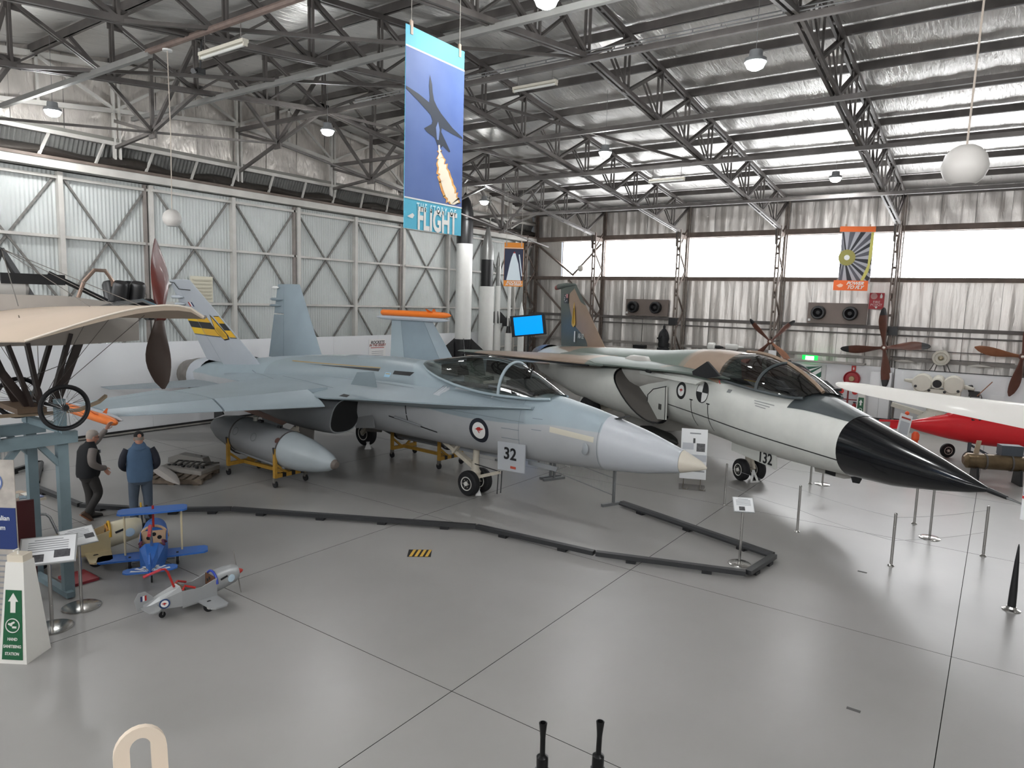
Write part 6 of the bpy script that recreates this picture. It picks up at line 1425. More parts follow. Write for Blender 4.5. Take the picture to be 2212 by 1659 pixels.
limb([(-0.17, 0.02, 1.375), (-0.21, 0.16, 1.385), (-0.24, 0.31, 1.43), (-0.235, 0.42, 1.54), (-0.225, 0.50, 1.63)], [0.075, 0.070, 0.062, 0.052, 0.046]).build('sleeve', M_GSLV, B)
hand(B, (-0.222, 0.52, 1.655), (0.02, 0.55, 0.8), (1, 0, 0), -1); hand(B, (0.18, 0.20, 0.97), (-0.2, 0.5, -0.7), (1, 0, 0), 1)
torso([(0, -0.01, 1.0, 0.175, 0.15), (0, -0.01, 0.88, 0.18, 0.155), (0, 0, 0.80, 0.175, 0.14), (0, 0, 0.74, 0.13, 0.11)]).build('trousers_seat', M_TROU, B)
limb([(0.09, -0.01, 0.88), (0.10, 0.05, 0.70), (0.10, 0.10, 0.50), (0.075, 0.0, 0.30), (0.055, -0.09, 0.16)], [0.105, 0.098, 0.08, 0.068, 0.062]).build('trouser_leg', M_TROU, B)
limb([(-0.09, 0, 0.88), (-0.085, 0.03, 0.68), (-0.08, 0.05, 0.48), (-0.065, 0.04, 0.25), (-0.055, 0.04, 0.07)], [0.105, 0.098, 0.08, 0.070, 0.070]).build('trouser_leg', M_TROU, B)
shoe(B, (-0.055, 0.05, 0.10), (0.1, 1, 0), mat('shoe_dark', '#33302d', 0.7)); shoe(B, (0.055, -0.10, 0.16), (0.15, 1, 0), mat('shoe_brown', '#5a4538', 0.7), -0.75, mat('sole_tan', '#a06a4d', 0.7))
head(B, (0, 0.10, 1.575), -0.25, -0.22, mat('silver_hair', '#a59c94', 0.85), glasses=True)

# ------------------------------------------------------------------ pedal aeroplanes (local axes: x to the nose, y left, z up)
def pedal_plane(label, loc, rz, body, wing, rim, cowl, spin, emb, biplane=False, bar=True, blade_m=None, tail_m=None, sc=1.0, tip=None):
    t = thing('pedal_plane', label, 'pedal plane', loc, rz, 'children pedal aeroplanes'); t.scale = (sc, sc, sc)
    st = [(-0.78, 0.02, 0.20, 0.30), (-0.55, 0.08, 0.15, 0.38), (-0.25, 0.15, 0.12, 0.46), (0.05, 0.175, 0.12, 0.47), (0.30, 0.175, 0.15, 0.52)]
    def ring(x, w, z0, z1): return [Vector((x, -w, z0 + 0.03)), Vector((x, -w * 0.5, z0)), Vector((x, w * 0.5, z0)), Vector((x, w, z0 + 0.03)), Vector((x, w, z1 - 0.06)), Vector((x, w * 0.55, z1)), Vector((x, -w * 0.55, z1)), Vector((x, -w, z1 - 0.06))]
    # hull with an open cockpit: rear hump, side walls, floor
    hull = MB().loft([ring(*s)[::-1] for s in st[:3]], smooth=False)
    for s in (1, -1):
        hull.loft([[Vector((x, s * (w - 0.012), z0 + 0.02)), Vector((x, s * w, z0 + 0.02)), Vector((x, s * w, z1)), Vector((x, s * (w - 0.012), z1))] for x, w, z0, z1 in ((-0.25, 0.15, 0.12, 0.40), (0.05, 0.175, 0.12, 0.38), (0.30, 0.175, 0.15, 0.46))], smooth=False)
    hull.box((0.03, 0, 0.13), (0.56, 0.30, 0.02))
    hl = hull.build('hull', body, t)
    MB().box((-0.16, 0, 0.17), (0.26, 0.26, 0.05)).build('seat', mat('seat_red_%s' % rim, '#8a4a44', 0.6), t)
    MB().prism([(-0.24, 0.15), (-0.10, 0.17), (-0.20, 0.44), (-0.25, 0.44)], 0.26, (0, 0, 0), (1, 0, 0), (0, 0, 1)).build('seat_back', mat('seat_brown', '#6b4a2f', 0.6), t)
    MB().box((0.27, 0, 0.36), (0.02, 0.30, 0.22)).build('instrument_panel', emb['panel'], t)
    for y in (-0.07, 0.07, 0.0): MB().lathe([(0.001, 0.006), (0.028, 0.004), (0.03, 0)], 12, (0.258, y, 0.37 if y else 0.42), (-1, 0, 0), cap=False).build('dial', M_BLACK, t)
    MB().tube([(0.30, 0.178 * math.cos(a), 0.36 + 0.17 * math.sin(a)) for a in frange(0, PI, 12)], 0.02, 6).build('cockpit_rim', rim_mats[rim], t)
    MB().loft([[Vector((x, r * math.cos(a), zc + r * math.sin(a) * 1.02)) for a in [2 * PI * k / 20 for k in range(20)]] for x, r, zc in ((0.30, 0.178, 0.34), (0.50, 0.17, 0.37), (0.66, 0.15, 0.39), (0.72, 0.12, 0.395))]).build('cowling', cowl, t)
    MB().lathe([(0.055, 0), (0.05, 0.05), (0.03, 0.10), (0.005, 0.125)], 16, (0.715, 0, 0.395), (1, 0, 0.02)).build('spinner', spin, t)
    for s in (1, -1):
        bl = MB().loft([[Vector((0.74 + 0.3 * q * w, (q * w), 0.395)) + Vector((0, 0.22 * s * 0 + s * l * 0.35, s * l)) + Vector((d, 0, 0)) for q, d in ((-1, -0.006), (1, -0.006), (1, 0.006), (-1, 0.006))] for l, w in ((0.03, 0.018), (0.15, 0.034), (0.30, 0.028), (0.33, 0.012))], smooth=False)
        bo = bl.build('propeller_blade', blade_m, t)
        if tip: MB().loft([[Vector((0.74 + 0.3 * q * w, (q * w), 0.395)) + Vector((0, s * l * 0.35, s * l)) + Vector((d, 0, 0)) for q, d in ((-1, -0.008), (1, -0.008), (1, 0.008), (-1, 0.008))] for l, w in ((0.25, 0.033), (0.30, 0.030), (0.332, 0.013))], smooth=False).build('blade_tip', tip, bo)
    def wingp(z, y0, y1, x0, x1, s, m, name, th=0.025):
        c = [(x0, y0), (x1, y0), (x1 - 0.02, y1 - 0.05), (x1 - 0.07, y1), (x0 + 0.07, y1), (x0 + 0.02, y1 - 0.05)]
        return MB().prism([(a, s * b) for a, b in c], th, (0, 0, z)).build(name, m, t)
    for s in (1, -1):
        wingp(0.16, 0.15, 0.70 if biplane else 0.62, -0.02, 0.30, s, wing, 'lower_wing')
        wingp(0.26, 0.02, 0.32, -0.82, -0.60, s, tail_m or wing, 'tailplane', 0.018)
    MB().prism([(-0.60, 0.28), (-0.86, 0.22), (-0.90, 0.40), (-0.84, 0.50), (-0.74, 0.50), (-0.64, 0.40)], 0.016, (0, 0, 0), (1, 0, 0), (0, 0, 1)).build('tail_fin', tail_m or wing, t)
    if biplane:
        for s in (1, -1):
            wingp(0.80, 0.0, 0.44, 0.02, 0.34, s, wing, 'upper_wing')
            MB().tube([(0.2, s * 0.36, 0.17), (0.2, s * 0.36, 0.80)], 0.014, 8).build('wing_strut', mat('strut_cream', '#cbbd9b', 0.5), t)
        MB().tube([(0.2, 0.0, 0.55), (0.2, 0.0, 0.86)], 0.016, 8).build('centre_strut', M_RED, t)
        for k in range(5):
            for s in (1, -1):
                a = math.radians(18 + 30 * k); MB().prism([(0, 0), (0.20 * math.cos(a - 0.10), 0.20 * math.sin(a - 0.10)), (0.20 * math.cos(a + 0.10), 0.20 * math.sin(a + 0.10))], 0.004, (-0.80, s * 0.04, 0.272), (0, s, 0), (1, 0, 0)).build('sun_ray', M_WHITE, t)
    if bar:
        MB().tube([(-0.30, 0.0, 0.42), (-0.40, 0, 0.72), (-0.44, 0, 0.77), (-0.50, 0, 0.78), (-0.74, 0.0, 0.74)], 0.018, 8).build('push_bar', emb['bar'], t)
        MB().tube([(-0.50, 0, 0.78), (-0.76, 0, 0.735)], 0.022, 8).build('bar_grip', mat('grip_red', '#b73a45', 0.5), t)
    MB().tube([(-0.24, -0.15, 0.41), (-0.2, -0.13, 0.47), (-0.05, -0.165, 0.40)], 0.018, 6).build('coaming_trim', emb['trim'], t); MB().tube([(-0.24, 0.15, 0.41), (-0.2, 0.13, 0.47), (-0.05, 0.165, 0.40)], 0.018, 6).build('coaming_trim', emb['trim'], t)
    for s in (1, -1):
        ax = MB().lathe([(0.06, -0.02), (0.09, -0.015), (0.09, 0.015), (0.06, 0.02)], 18, (0.10, s * 0.30, 0.09), (0, 1, 0)).build('wheel', M_TYRE, t); MB().lathe([(0.05, -0.024), (0.05, 0.024)], 12, (0.10, s * 0.30, 0.09), (0, 1, 0)).build('wheel_hub', M_HUB, ax)
    MB().tube([(0.10, -0.30, 0.09), (0.10, 0.30, 0.09)], 0.012, 6).build('axle', M_CHROME, t)
    tw = MB().lathe([(0.03, -0.012), (0.05, -0.01), (0.05, 0.01), (0.03, 0.012)], 14, (-0.50, 0, 0.05), (0, 1, 0)).build('tail_wheel', M_TYRE, t); MB().bar((-0.50, 0, 0.05), (-0.48, 0, 0.18), 0.03, 0.015).build('tail_wheel_fork', M_CHROME, t)
    rr_ = emb.get('roundel')
    if rr_:
        for s in (1, -1):
            n = Vector((-0.28, s * 0.96, 0)).normalized(); c = Vector((-0.50, s * 0.098, 0.26))
            for r0, r1, m, o in ((0.055, 0.078, rr_, 0.006), (0.0, 0.056, M_WHITE, 0.007)): MB().lathe([(max(r0, 0.001), o), (r1, o)], 22, tuple(c), tuple(n), cap=False).build('roundel', m, hl)
            x_ = Vector((0, 0, 1)).cross(n) * -1; MB().prism([(0.045 * a, 0.045 * b) for a, b in KANGAROO], 0.003, tuple(c + n * 0.011), tuple(x_), (0, 0, 1)).build('roundel_emblem', M_RED, hl)
            MB().lathe([(0.001, 0.006), (0.06, 0.005), (0.065, 0.0)], 20, (0.55, s * 0.162, 0.38), (0.1, s, 0), cap=False).build('nose_emblem', mat('nose_badge', '#b9cdda', 0.4), t)
            MB().box((0.42, s * 0.176, 0.43), (0.12, 0.01, 0.03), Matrix.Rotation(-0.3, 3, 'Y')).build('exhaust_slot', M_BLACK, t)
    if emb.get('flag'):
        for k, m in enumerate((mat('flag_blue', '#2a2f5a', 0.5), M_WHITE, M_RED)):
            for s in (1, -1): MB().box((-0.80 + 0.03 * k, s * 0.010, 0.40), (0.03, 0.003, 0.08)).build('fin_flash', m, t)
    return t
rim_mats = {'blue': mat('rim_blue', '#2a3f9a', 0.5), 'yellow': mat('rim_yellow', '#c99a1e', 0.5), 'tan': mat('rim_tan', '#c9a887', 0.5)}
M_PSIL = mat('pedal_silver', '#a9abac', 0.38, 0.35, var=0.06, scale=3); M_PBLUE = mat('pedal_blue', '#2f68b8', 0.45, var=0.12, scale=3); M_PCREAM = mat('pedal_cream', '#c2b38e', 0.5, var=0.08, scale=4)
M_NAVYR = mat('roundel_blue', '#25406f', 0.5)
pedal_plane('silver child pedal plane with red spinner and kangaroo roundel nearest the viewer', (-8.79, 4.97, 0), math.radians(85), M_PSIL, M_PSIL, 'blue', M_PSIL, mat('spinner_red', '#c23a30', 0.4), dict(panel=mat('panel_brown', '#5c3d27', 0.6), bar=M_RED, trim=M_RED, roundel=M_NAVYR, flag=True), blade_m=mat('prop_grey', '#8d8985', 0.4, 0.5), sc=0.86)
pedal_plane('blue child pedal biplane with white sun rays on its tail', (-10.55, 5.32, 0), math.radians(150), M_PBLUE, M_PBLUE, 'tan', M_PBLUE, M_RED, dict(panel=mat('panel_tan', '#c9a887', 0.6), bar=M_CHROME, trim=mat('trim_maroon', '#57243f', 0.6)), biplane=True, blade_m=M_DWOOD, sc=1.12)
pedal_plane('cream child pedal plane with yellow cockpit rim and black propeller behind the biplane', (-11.66, 4.80, 0), math.radians(72), M_PCREAM, M_PCREAM, 'yellow', mat('cowl_cream', '#d2c9ae', 0.4), M_BLACK, dict(panel=mat('panel_orange', '#c08a3a', 0.6), bar=M_CHROME, trim=mat('trim_darkred', '#5a1f1f', 0.6), roundel=M_NAVYR, flag=True), blade_m=M_BLACK, tip=M_YEL, sc=1.12)
# ------------------------------------------------------------------ rockets standing in the corner
M_RW = mat('rocket_white', '#dcdcd8', 0.4, var=0.03); M_RB = mat('rocket_black', '#121214', 0.4); M_RS = mat('rocket_grey', '#8f8f8d', 0.35, 0.4)
def rocket(label, x, y, segs, fins=(), n=24):
    t = thing('rocket', label, 'rocket', (x, y, 0), 0, 'sounding rockets in the corner')
    for name, m, prof in segs: MB().lathe(prof, n, (0, 0, 0)).build(name, m, t)
    for zc, r, span, h, m in fins:
        for k in range(4):
            a = k * PI / 2 + PI / 4; d = Vector((math.cos(a), math.sin(a), 0))
            MB().prism([(r * 0.9, zc + h * 0.5), (r + span, zc - h * 0.1), (r + span, zc - h * 0.5), (r * 0.9, zc - h * 0.5)], 0.03, (0, 0, 0), tuple(d), (0, 0, 1)).build('fin', m, t)
    return t
rocket('tallest rocket, white with black upper stage and wide black base fins', -20.45, 24.9, [('body', M_RW, [(0.375, 2.55), (0.375, 6.90)]), ('upper_stage', M_RB, [(0.375, 6.90), (0.375, 8.3), (0.25, 8.8), (0.02, 9.2)]), ('tail_section', M_RB, [(0.41, 0.05), (0.41, 2.55)])], [(1.85, 0.41, 0.95, 1.5, M_RB)])
rocket('rocket with grey cone, black collar and thick white body', -21.0, 27.35, [('body', M_RW, [(0.38, 0.05), (0.38, 5.05)]), ('collar', M_RB, [(0.30, 5.05), (0.30, 6.35)]), ('nose_cone', M_RS, [(0.33, 6.35), (0.30, 6.9), (0.16, 7.5), (0.06, 8.0), (0.01, 8.15)])])
rocket('slim white rocket with grey cone and black delta fins halfway up', -20.9, 28.15, [('booster', M_RW, [(0.20, 0.05), (0.20, 3.15)]), ('body', M_RW, [(0.14, 3.15), (0.14, 5.1)]), ('grey_section', M_RS, [(0.12, 5.1), (0.12, 6.1)]), ('nose_cone', M_RS, [(0.14, 6.1), (0.08, 6.5), (0.01, 6.8)])], [(3.55, 0.14, 0.34, 0.62, M_RB)])
rocket('thin white rocket with small black fins on a white booster', -20.5, 28.6, [('booster', M_RW, [(0.18, 0.05), (0.18, 2.75)]), ('body', M_RW, [(0.085, 2.75), (0.085, 5.3), (0.01, 6.0)]), ('skirt', M_RB, [(0.13, 2.75), (0.09, 3.1)])], [(3.30, 0.09, 0.24, 0.42, M_RB)])
rocket('short white pointed rocket nearest the orange rocket banner', -19.9, 28.85, [('body', M_RW, [(0.17, 0.05), (0.16, 3.4), (0.10, 3.9), (0.01, 4.35)])])
rb_ = tag(MB().box((0, 0, 0.11), (0.3, 0.2, 0.22)).build('red_box', M_RED), 'small red box on a grey plinth at the rocket feet', 'box'); rb_.location = (-20.15, 27.7, 1.45)
pd = tag(MB().box((0, 0, 0.72), (0.6, 0.5, 1.44)).build('plinth', M_WHITEWALL), 'white plinth under the small red box', 'plinth'); pd.location = (-20.15, 27.7, 0)

# blue screen
tv = thing('television', 'television showing a plain blue screen on a pole beside the bomber fin', 'television', (-17.9, 26.55, 0), math.radians(28))
MB().box((0, 0, 3.28), (1.62, 0.08, 0.98), Matrix.Rotation(-0.12, 3, 'Y') @ Matrix.Rotation(0.12, 3, 'X')).build('case', M_BLACK, tv)
M_SCR = bpy.data.materials.new('blue_screen'); M_SCR.use_nodes = True
_b = M_SCR.node_tree.nodes['Principled BSDF']; _b.inputs['Base Color'].default_value = (0.0, 0.1, 0.3, 1); _b.inputs['Emission Color'].default_value = (0.0, 0.30, 0.95, 1); _b.inputs['Emission Strength'].default_value = 1.2; _b.inputs['Roughness'].default_value = 0.2
R_ = Matrix.Rotation(-0.12, 3, 'Y') @ Matrix.Rotation(0.12, 3, 'X')
MB().box(Vector((0, 0, 3.28)) + R_ @ Vector((0, -0.045, 0)), (1.32, 0.012, 0.84), R_).build('screen', M_SCR, tv)
MB().tube([(0, 0.1, 0.0), (0, 0.1, 3.2)], 0.04, 8).build('pole', M_BLACK, tv); MB().lathe([(0.35, 0), (0.35, 0.03), (0.05, 0.05)], 20, (0, 0.1, 0)).build('base', M_BLACK, tv)

# ------------------------------------------------------------------ fan units, propellers and things on the window wall
M_FANB = mat('fan_panel', '#7d716a', 0.55, var=0.08, scale=2)
def fan_unit(label, x0, x1, z0, z1):
    t = thing('fan_unit', label, 'fan unit', ((x0 + x1) / 2, YN - 0.25, z0), 0, 'twin duct units on the window wall')
    w, h = x1 - x0, z1 - z0
    MB().box((0, 0, h / 2), (w, 0.12, h)).build('panel', M_FANB, t)
    for k in (-1, 1):
        c = (k * w * 0.27 - 0.08, -0.06, h * 0.52)
        d = MB().lathe([(0.30, 0.0), (0.30, 0.18), (0.27, 0.24), (0.22, 0.24)], 24, c, (0, -1, 0), cap=False).build('duct', M_BLACK, t)
        MB().lathe([(0.20, 0.24), (0.16, 0.12), (0.08, 0.20), (0.001, 0.20)], 24, c, (0, -1, 0), cap=False).build('duct_core', mat('duct_core', '#1c1c1e', 0.5), d)
        MB().lathe([(0.235, 0.235), (0.235, 0.255), (0.205, 0.255), (0.205, 0.235)], 24, c, (0, -1, 0), cap=False).build('duct_ring', mat('duct_ring', '#2c2c2e', 0.35), d)
    MB().box((-w * 0.46, -0.08, 0.14), (0.10, 0.06, 0.10)).build('switch', M_WHITE, t)
fan_unit('brown panel with two black duct mouths behind the bomber fin', -16.05, -13.75, 3.82, 4.66)
fan_unit('brown panel with two black duct mouths under the orange power banner', -7.15, -4.78, 3.80, 4.70)
M_PROPW = mat('prop_wood', '#5e3527', 0.4, var=0.2, scale=4, coat=0.2); M_PROPL = mat('prop_wood_light', '#8c5a3c', 0.45, var=0.15, scale=4)
def wall_prop(label, c, L, a0, n, tip, wm=0.16, hubr=0.12, mats=None, y=None):
    t = thing('propeller', label, 'propeller', c, 0, 'wooden propellers on the window wall')
    MB().lathe([(hubr, -0.07), (hubr, 0.07), (hubr * 0.5, 0.09)], 20, (0, 0, 0), (0, -1, 0)).build('hub', M_PROPW, t)
    MB().lathe([(hubr * 0.45, 0.085), (hubr * 0.42, 0.10), (0.001, 0.105)], 16, (0, 0, 0), (0, -1, 0), cap=False).build('hub_cap', mat('hub_metal', '#b7b1a8', 0.35, 0.6), t)
    for k in range(n): blade(L, a0 + k * 2 * PI / n, (mats or [M_PROPW])[k % len(mats or [1])], t, Vector((0, 0, 0)), wmax=wm, tipc=tip, tw=0.8, flip=1)
    MB().bar((0, 0.0, 0), (0, YN - 0.3 - c[1], 0), 0.05, 0.05).build('bracket', M_STEEL, t)
wall_prop('four-bladed wooden propeller set as a cross above the bomber cockpit', (-8.3, 31.45, 2.93), 1.30, math.radians(45), 4, M_BLACK, 0.11, mats=[M_PROPW, M_PROPW, M_PROPW, M_PROPL])
wall_prop('large four-bladed wooden propeller with dark tips on a column', (-3.82, 31.3, 2.95), 1.55, math.radians(5), 4, mat('tip_dark', '#1f2022', 0.4), 0.155)
wall_prop('wooden propeller without dark tips at the right edge', (0.68, 31.3, 2.90), 1.45, math.radians(80), 4, None, 0.155, mats=[M_PROPW, M_PROPL, M_PROPW, M_PROPW])
pc_ = tag(MB().box((0, 0, 0), (0.34, 0.02, 0.26)).build('name_card', M_PAPER), 'small white card fixed under the cross-shaped propeller', 'card'); pc_.location = (-8.2, 31.5, 2.42)
# white partitions and cabinet along the wall
wq = tag(empty('wall_partition_right'), 'white exhibit partitions along the window wall', kind='structure')
MB().box((-5.7, 31.95, 1.06), (4.5, 0.06, 2.12)).build('panel', M_WHITEWALL, wq); MB().box((-1.25, 31.75, 1.05), (4.3, 0.06, 2.10)).build('panel', M_WHITEWALL, wq); MB().box((3.0, 31.6, 1.05), (4.1, 0.06, 2.10)).build('panel', M_WHITEWALL, wq)
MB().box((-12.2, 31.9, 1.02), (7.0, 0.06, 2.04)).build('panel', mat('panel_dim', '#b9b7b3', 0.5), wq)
MB().box((-10.5, 31.7, 2.2), (12.0, 0.5, 0.06)).build('shelf', mat('shelf_grey', '#a29d98', 0.5), wq)
MB().box((-1.25, 31.70, 0.04), (4.3, 0.03, 0.08)).build('skirting', M_BLACKTRIM, wq); MB().box((-1.25, 31.70, 2.12), (4.1, 0.03, 0.03)).build('top_trim', M_BLACKTRIM, wq)
cb = thing('white_cabinet', 'plain white cabinet standing left of the white instrument', 'cabinet', (-3.85, 31.62, 0), 0)
MB().box((0, 0, 0.95), (0.75, 0.5, 1.98)).build('body', M_WHITEWALL, cb); MB().box((0, -0.26, 0.04), (0.96, 0.02, 0.08)).build('plinth', M_BLACKTRIM, cb); MB().box((0.0, -0.255, 0.98), (0.01, 0.012, 1.75)).build('door_gap', mat('gap_grey', '#9a9a9a', 0.5), cb)
# emergency door with exit sign
dr = tag(MB().box((-6.65, 31.88, 1.02), (1.25, 0.08, 2.04)).build('door_1', mat('door_frame_white', '#cfd0ce', 0.5)), 'white door with green and white hazard striping', kind='structure')
dp = MB().box((-6.68, 31.82, 1.08), (0.98, 0.05, 1.80)).build('striped_panel', mat('hazard_green', '#1e5b46', 0.5), dr)
for k in range(5):
    z = 0.30 + 0.42 * k
    MB().add([Vector((-7.17, 31.79, max(0.18, z - 0.1))), Vector((-6.19, 31.79, min(1.98, z + 0.62))), Vector((-6.19, 31.79, min(1.98, z + 0.80))), Vector((-7.17, 31.79, max(0.18, z + 0.08)))], [(0, 1, 2, 3)]).build('stripe', M_WHITE, dp)
MB().box((-6.75, 31.785, 1.35), (0.30, 0.01, 0.30)).build('notice', mat('notice_pink', '#c9a39a', 0.5), dr); MB().lathe([(0.04, 0), (0.04, 0.06)], 12, (-6.10, 31.84, 1.2), (0, -1, 0)).build('door_knob', M_CHROME, dr)
ex = thing('exit_sign', 'glowing green exit sign above the striped door', 'exit sign', (-6.68, 31.75, 2.16), 0)
M_EXG = bpy.data.materials.new('exit_green'); M_EXG.use_nodes = True
_b = M_EXG.node_tree.nodes['Principled BSDF']; _b.inputs['Base Color'].default_value = (0, 0.6, 0.1, 1); _b.inputs['Emission Color'].default_value = (0.0, 0.85, 0.08, 1); _b.inputs['Emission Strength'].default_value = 1.1
M_EXW = mat('exit_white', '#f4fff4', 0.4, emit=2.5)
for _m in (M_EXG, M_EXW, M_SCR): _m.cycles.emission_sampling = 'NONE'
MB().box((0, 0, 0.13), (0.62, 0.08, 0.27)).build('case', M_EXG, ex); MB().box((0, -0.045, 0.13), (0.34, 0.01, 0.20)).build('pictogram', M_EXW, ex)
# fire point
hr = thing('hose_reel', 'red fire hose reel on the white partition', 'hose reel', (-4.98, 31.85, 1.55), 0)
MB().lathe([(0.30, -0.06), (0.32, -0.06), (0.32, 0.10), (0.30, 0.10), (0.26, 0.02), (0.12, 0.02)], 28, (0, 0, 0), (0, -1, 0)).build('reel', mat('hose_red', '#a3222c', 0.45), hr); MB().lathe([(0.12, 0.03), (0.10, 0.12), (0.001, 0.13)], 18, (0, 0, 0), (0, -1, 0), cap=False).build('hub', mat('hub_tan', '#b49a76', 0.5), hr)
s_ = thing('fire_sign', 'small red fire sign above the hose reel', 'sign', (-4.95, 31.9, 1.98), 0); MB().box((0, 0, 0), (0.17, 0.02, 0.24)).build('plate', mat('sign_red', '#c32f2a', 0.5), s_); MB().prism([(-0.02, -0.06), (0.02, -0.06), (0.03, 0.0), (0, 0.07), (-0.03, 0)], 0.006, (0, -0.014, 0), (1, 0, 0), (0, 0, 1)).build('flame', M_WHITE, s_)
s_ = thing('fire_point_sign', 'red fire point sign below the orange power banner', 'sign', (-4.42, 32.6, 4.82), 0); MB().box((0, 0, 0), (0.56, 0.02, 0.68)).build('plate', mat('sign_red2', '#a5252f', 0.5), s_)
MB().lathe([(0.001, 0.006), (0.13, 0.006)], 20, (-0.11, -0.012, 0.20), (0, -1, 0), cap=False).build('reel_symbol', mat('symbol_pink', '#b98a88', 0.5), s_); MB().prism([(-0.04, -0.08), (0.04, -0.08), (0.05, 0.02), (0, 0.12), (-0.04, 0.03)], 0.006, (0.16, -0.014, 0.20), (1, 0, 0), (0, 0, 1)).build('flame', M_WHITE, s_)
for k, tx in enumerate(('FIRE', 'POINT')): text('lettering', tx, 0.15, mat('symbol_light', '#dcc4c2', 0.5), s_, plane_matrix((0, -0.014, -0.05 - 0.12 * k), (1, 0, 0), (0, 0, 1)))
MB().prism([(-0.06, 0.02), (0.06, 0.02), (0, -0.07)], 0.006, (0, -0.014, -0.25), (1, 0, 0), (0, 0, 1)).build('arrow', M_WHITE, s_)
for k, x in enumerate((-5.3, -4.72)):
    e = thing('fire_extinguisher', ('red fire extinguisher on the left of the extinguisher stand' , 'red fire extinguisher on the right of the extinguisher stand')[k], 'extinguisher', (x, 31.3, 0.05), 0, 'fire extinguishers by the white partition')
    MB().lathe([(0.085, 0), (0.09, 0.02), (0.09, 0.42), (0.06, 0.50), (0.025, 0.54)], 18).build('cylinder', mat('ext_red', '#a01f24', 0.35), e); MB().tube([(0, 0, 0.56), (0.08, -0.05, 0.58), (0.12, -0.06, 0.3)], 0.014, 6).build('hose', M_BLACK, e); MB().box((0, 0, 0.57), (0.10, 0.03, 0.05)).build('valve', M_BLACK, e)
st_ = thing('extinguisher_stand', 'red metal stand with two round signs holding the extinguishers', 'stand', (-5.0, 31.35, 0), 0)
MB().bar((0, 0, 0), (0, 0, 1.15), 0.06, 0.06).build('post', mat('stand_red', '#7d1f25', 0.5), st_); MB().bar((-0.35, 0, 0.72), (0.35, 0, 0.72), 0.04, 0.04).build('arm', mat('stand_red', '#7d1f25', 0.5), st_); MB().box((0, 0, 0.02), (0.8, 0.4, 0.04)).build('base', mat('stand_red', '#7d1f25', 0.5), st_)
for q in (-0.26, 0.26): MB().lathe([(0.001, 0.01), (0.11, 0.01), (0.11, 0)], 18, (q, -0.03, 1.05), (0, -1, 0), cap=False).build('round_sign', mat('sign_red', '#c32f2a', 0.5), st_)
s2_ = thing('sanitiser_station', 'distant white hand sanitising stand with green arrow panel beside the white cabinet', 'stand', (-4.42, 31.0, 0), 0)
MB().loft([[Vector((x * a, y * b, z)) for x, y in ((-1, -1), (1, -1), (1, 1), (-1, 1))] for z, a, b in ((0, 0.19, 0.22), (1.15, 0.12, 0.10))], smooth=False).build('tapered_body', M_SANW, s2_)
PN2 = lambda x, z, o: Vector((x, -(0.22 - 0.104 * z) - o, z))
MB().add([PN2(*q, 0.006) for q in ((-0.13, 0.08), (0.13, 0.08), (0.10, 0.90), (-0.10, 0.90))], [(0, 1, 2, 3)]).build('green_panel', M_SANG, s2_)
MB().add([PN2(*q, 0.012) for q in ((-0.03, 0.58), (0.03, 0.58), (0.03, 0.70), (0.07, 0.70), (0.0, 0.82), (-0.07, 0.70), (-0.03, 0.70))], [(0, 1, 2, 3, 4, 5, 6)]).build('arrow', M_WHITE, s2_)
MB().lathe([(0.06, 0.0), (0.08, 0.0)], 20, tuple(PN2(0, 0.40, 0.012)), (0, -1, 0.1), cap=False).build('ring_symbol', M_WHITE, s2_)

# white tracking instrument and objects on the partition
M_INST = mat('instrument_white', '#d0ccc0', 0.45, var=0.05)
tk = thing('tracking_instrument', 'large white twin-drum tracking instrument on a low base by the partition', 'instrument', (-1.75, 30.4, 0), 0)
for x in (-0.55, 0.45): MB().lathe([(0.30, -0.30), (0.34, -0.25), (0.34, 0.25), (0.30, 0.30)], 20, (x, 0, 1.75), (0, 1, 0.0)).build('drum', M_INST, tk)
MB().lathe([(0.17, -0.45), (0.20, -0.42), (0.20, 0.4)], 20, (-0.05, 0, 1.82), (0, 1, 0.1)).build('telescope', M_INST, tk); MB().lathe([(0.001, 0.455), (0.15, 0.455)], 20, (-0.05, 0, 1.82), (0, -1, -0.1), cap=False).build('lens', M_BLACK, tk)
MB().box((-0.05, 0, 1.45), (1.5, 0.5, 0.22)).build('yoke', M_INST, tk)
MB().tube([(-0.9, 0, 1.78), (-1.15, -0.1, 1.80)], [0.09, 0.05], 10).build('eyepiece', M_INST, tk); MB().tube([(0.8, 0, 1.70), (1.1, -0.1, 1.66)], [0.09, 0.05], 10).build('eyepiece', M_INST, tk)
MB().lathe([(0.55, 0.12), (0.58, 0.16), (0.58, 0.42), (0.42, 0.55), (0.30, 0.70), (0.30, 1.35)], 28, (-0.05, 0, 0)).build('pedestal', M_INST, tk)
for k in range(3):
    a = math.radians(170 + 120 * k); d = Vector((math.cos(a), math.sin(a), 0))
    MB().bar(Vector((-0.05, 0, 0.55)) + d * 0.4, Vector((-0.05, 0, 0.78 if k == 0 else 0.12)) + d * 1.5, 0.22, 0.16).build('outrigger', M_INST, tk); MB().tube([Vector((-0.05, 0, 0.85 if k == 0 else 0.2)) + d * 1.45, Vector((-0.05, 0, 0.0)) + d * 1.45], 0.045, 8).build('jack', M_STEEL, tk)
for q in ((-0.75, 1.62), (-0.3, 1.5), (0.2, 1.48), (0.62, 1.55)): MB().lathe([(0.05, 0), (0.05, 0.03), (0.001, 0.035)], 12, (q[0], -0.30, q[1]), (0, -1, 0), cap=False).build('knob', M_BLACK, tk)
en = thing('small_engine', 'small black engine with one tilted wooden blade on the partition shelf', 'engine', (-0.55, 31.2, 1.30), 0)
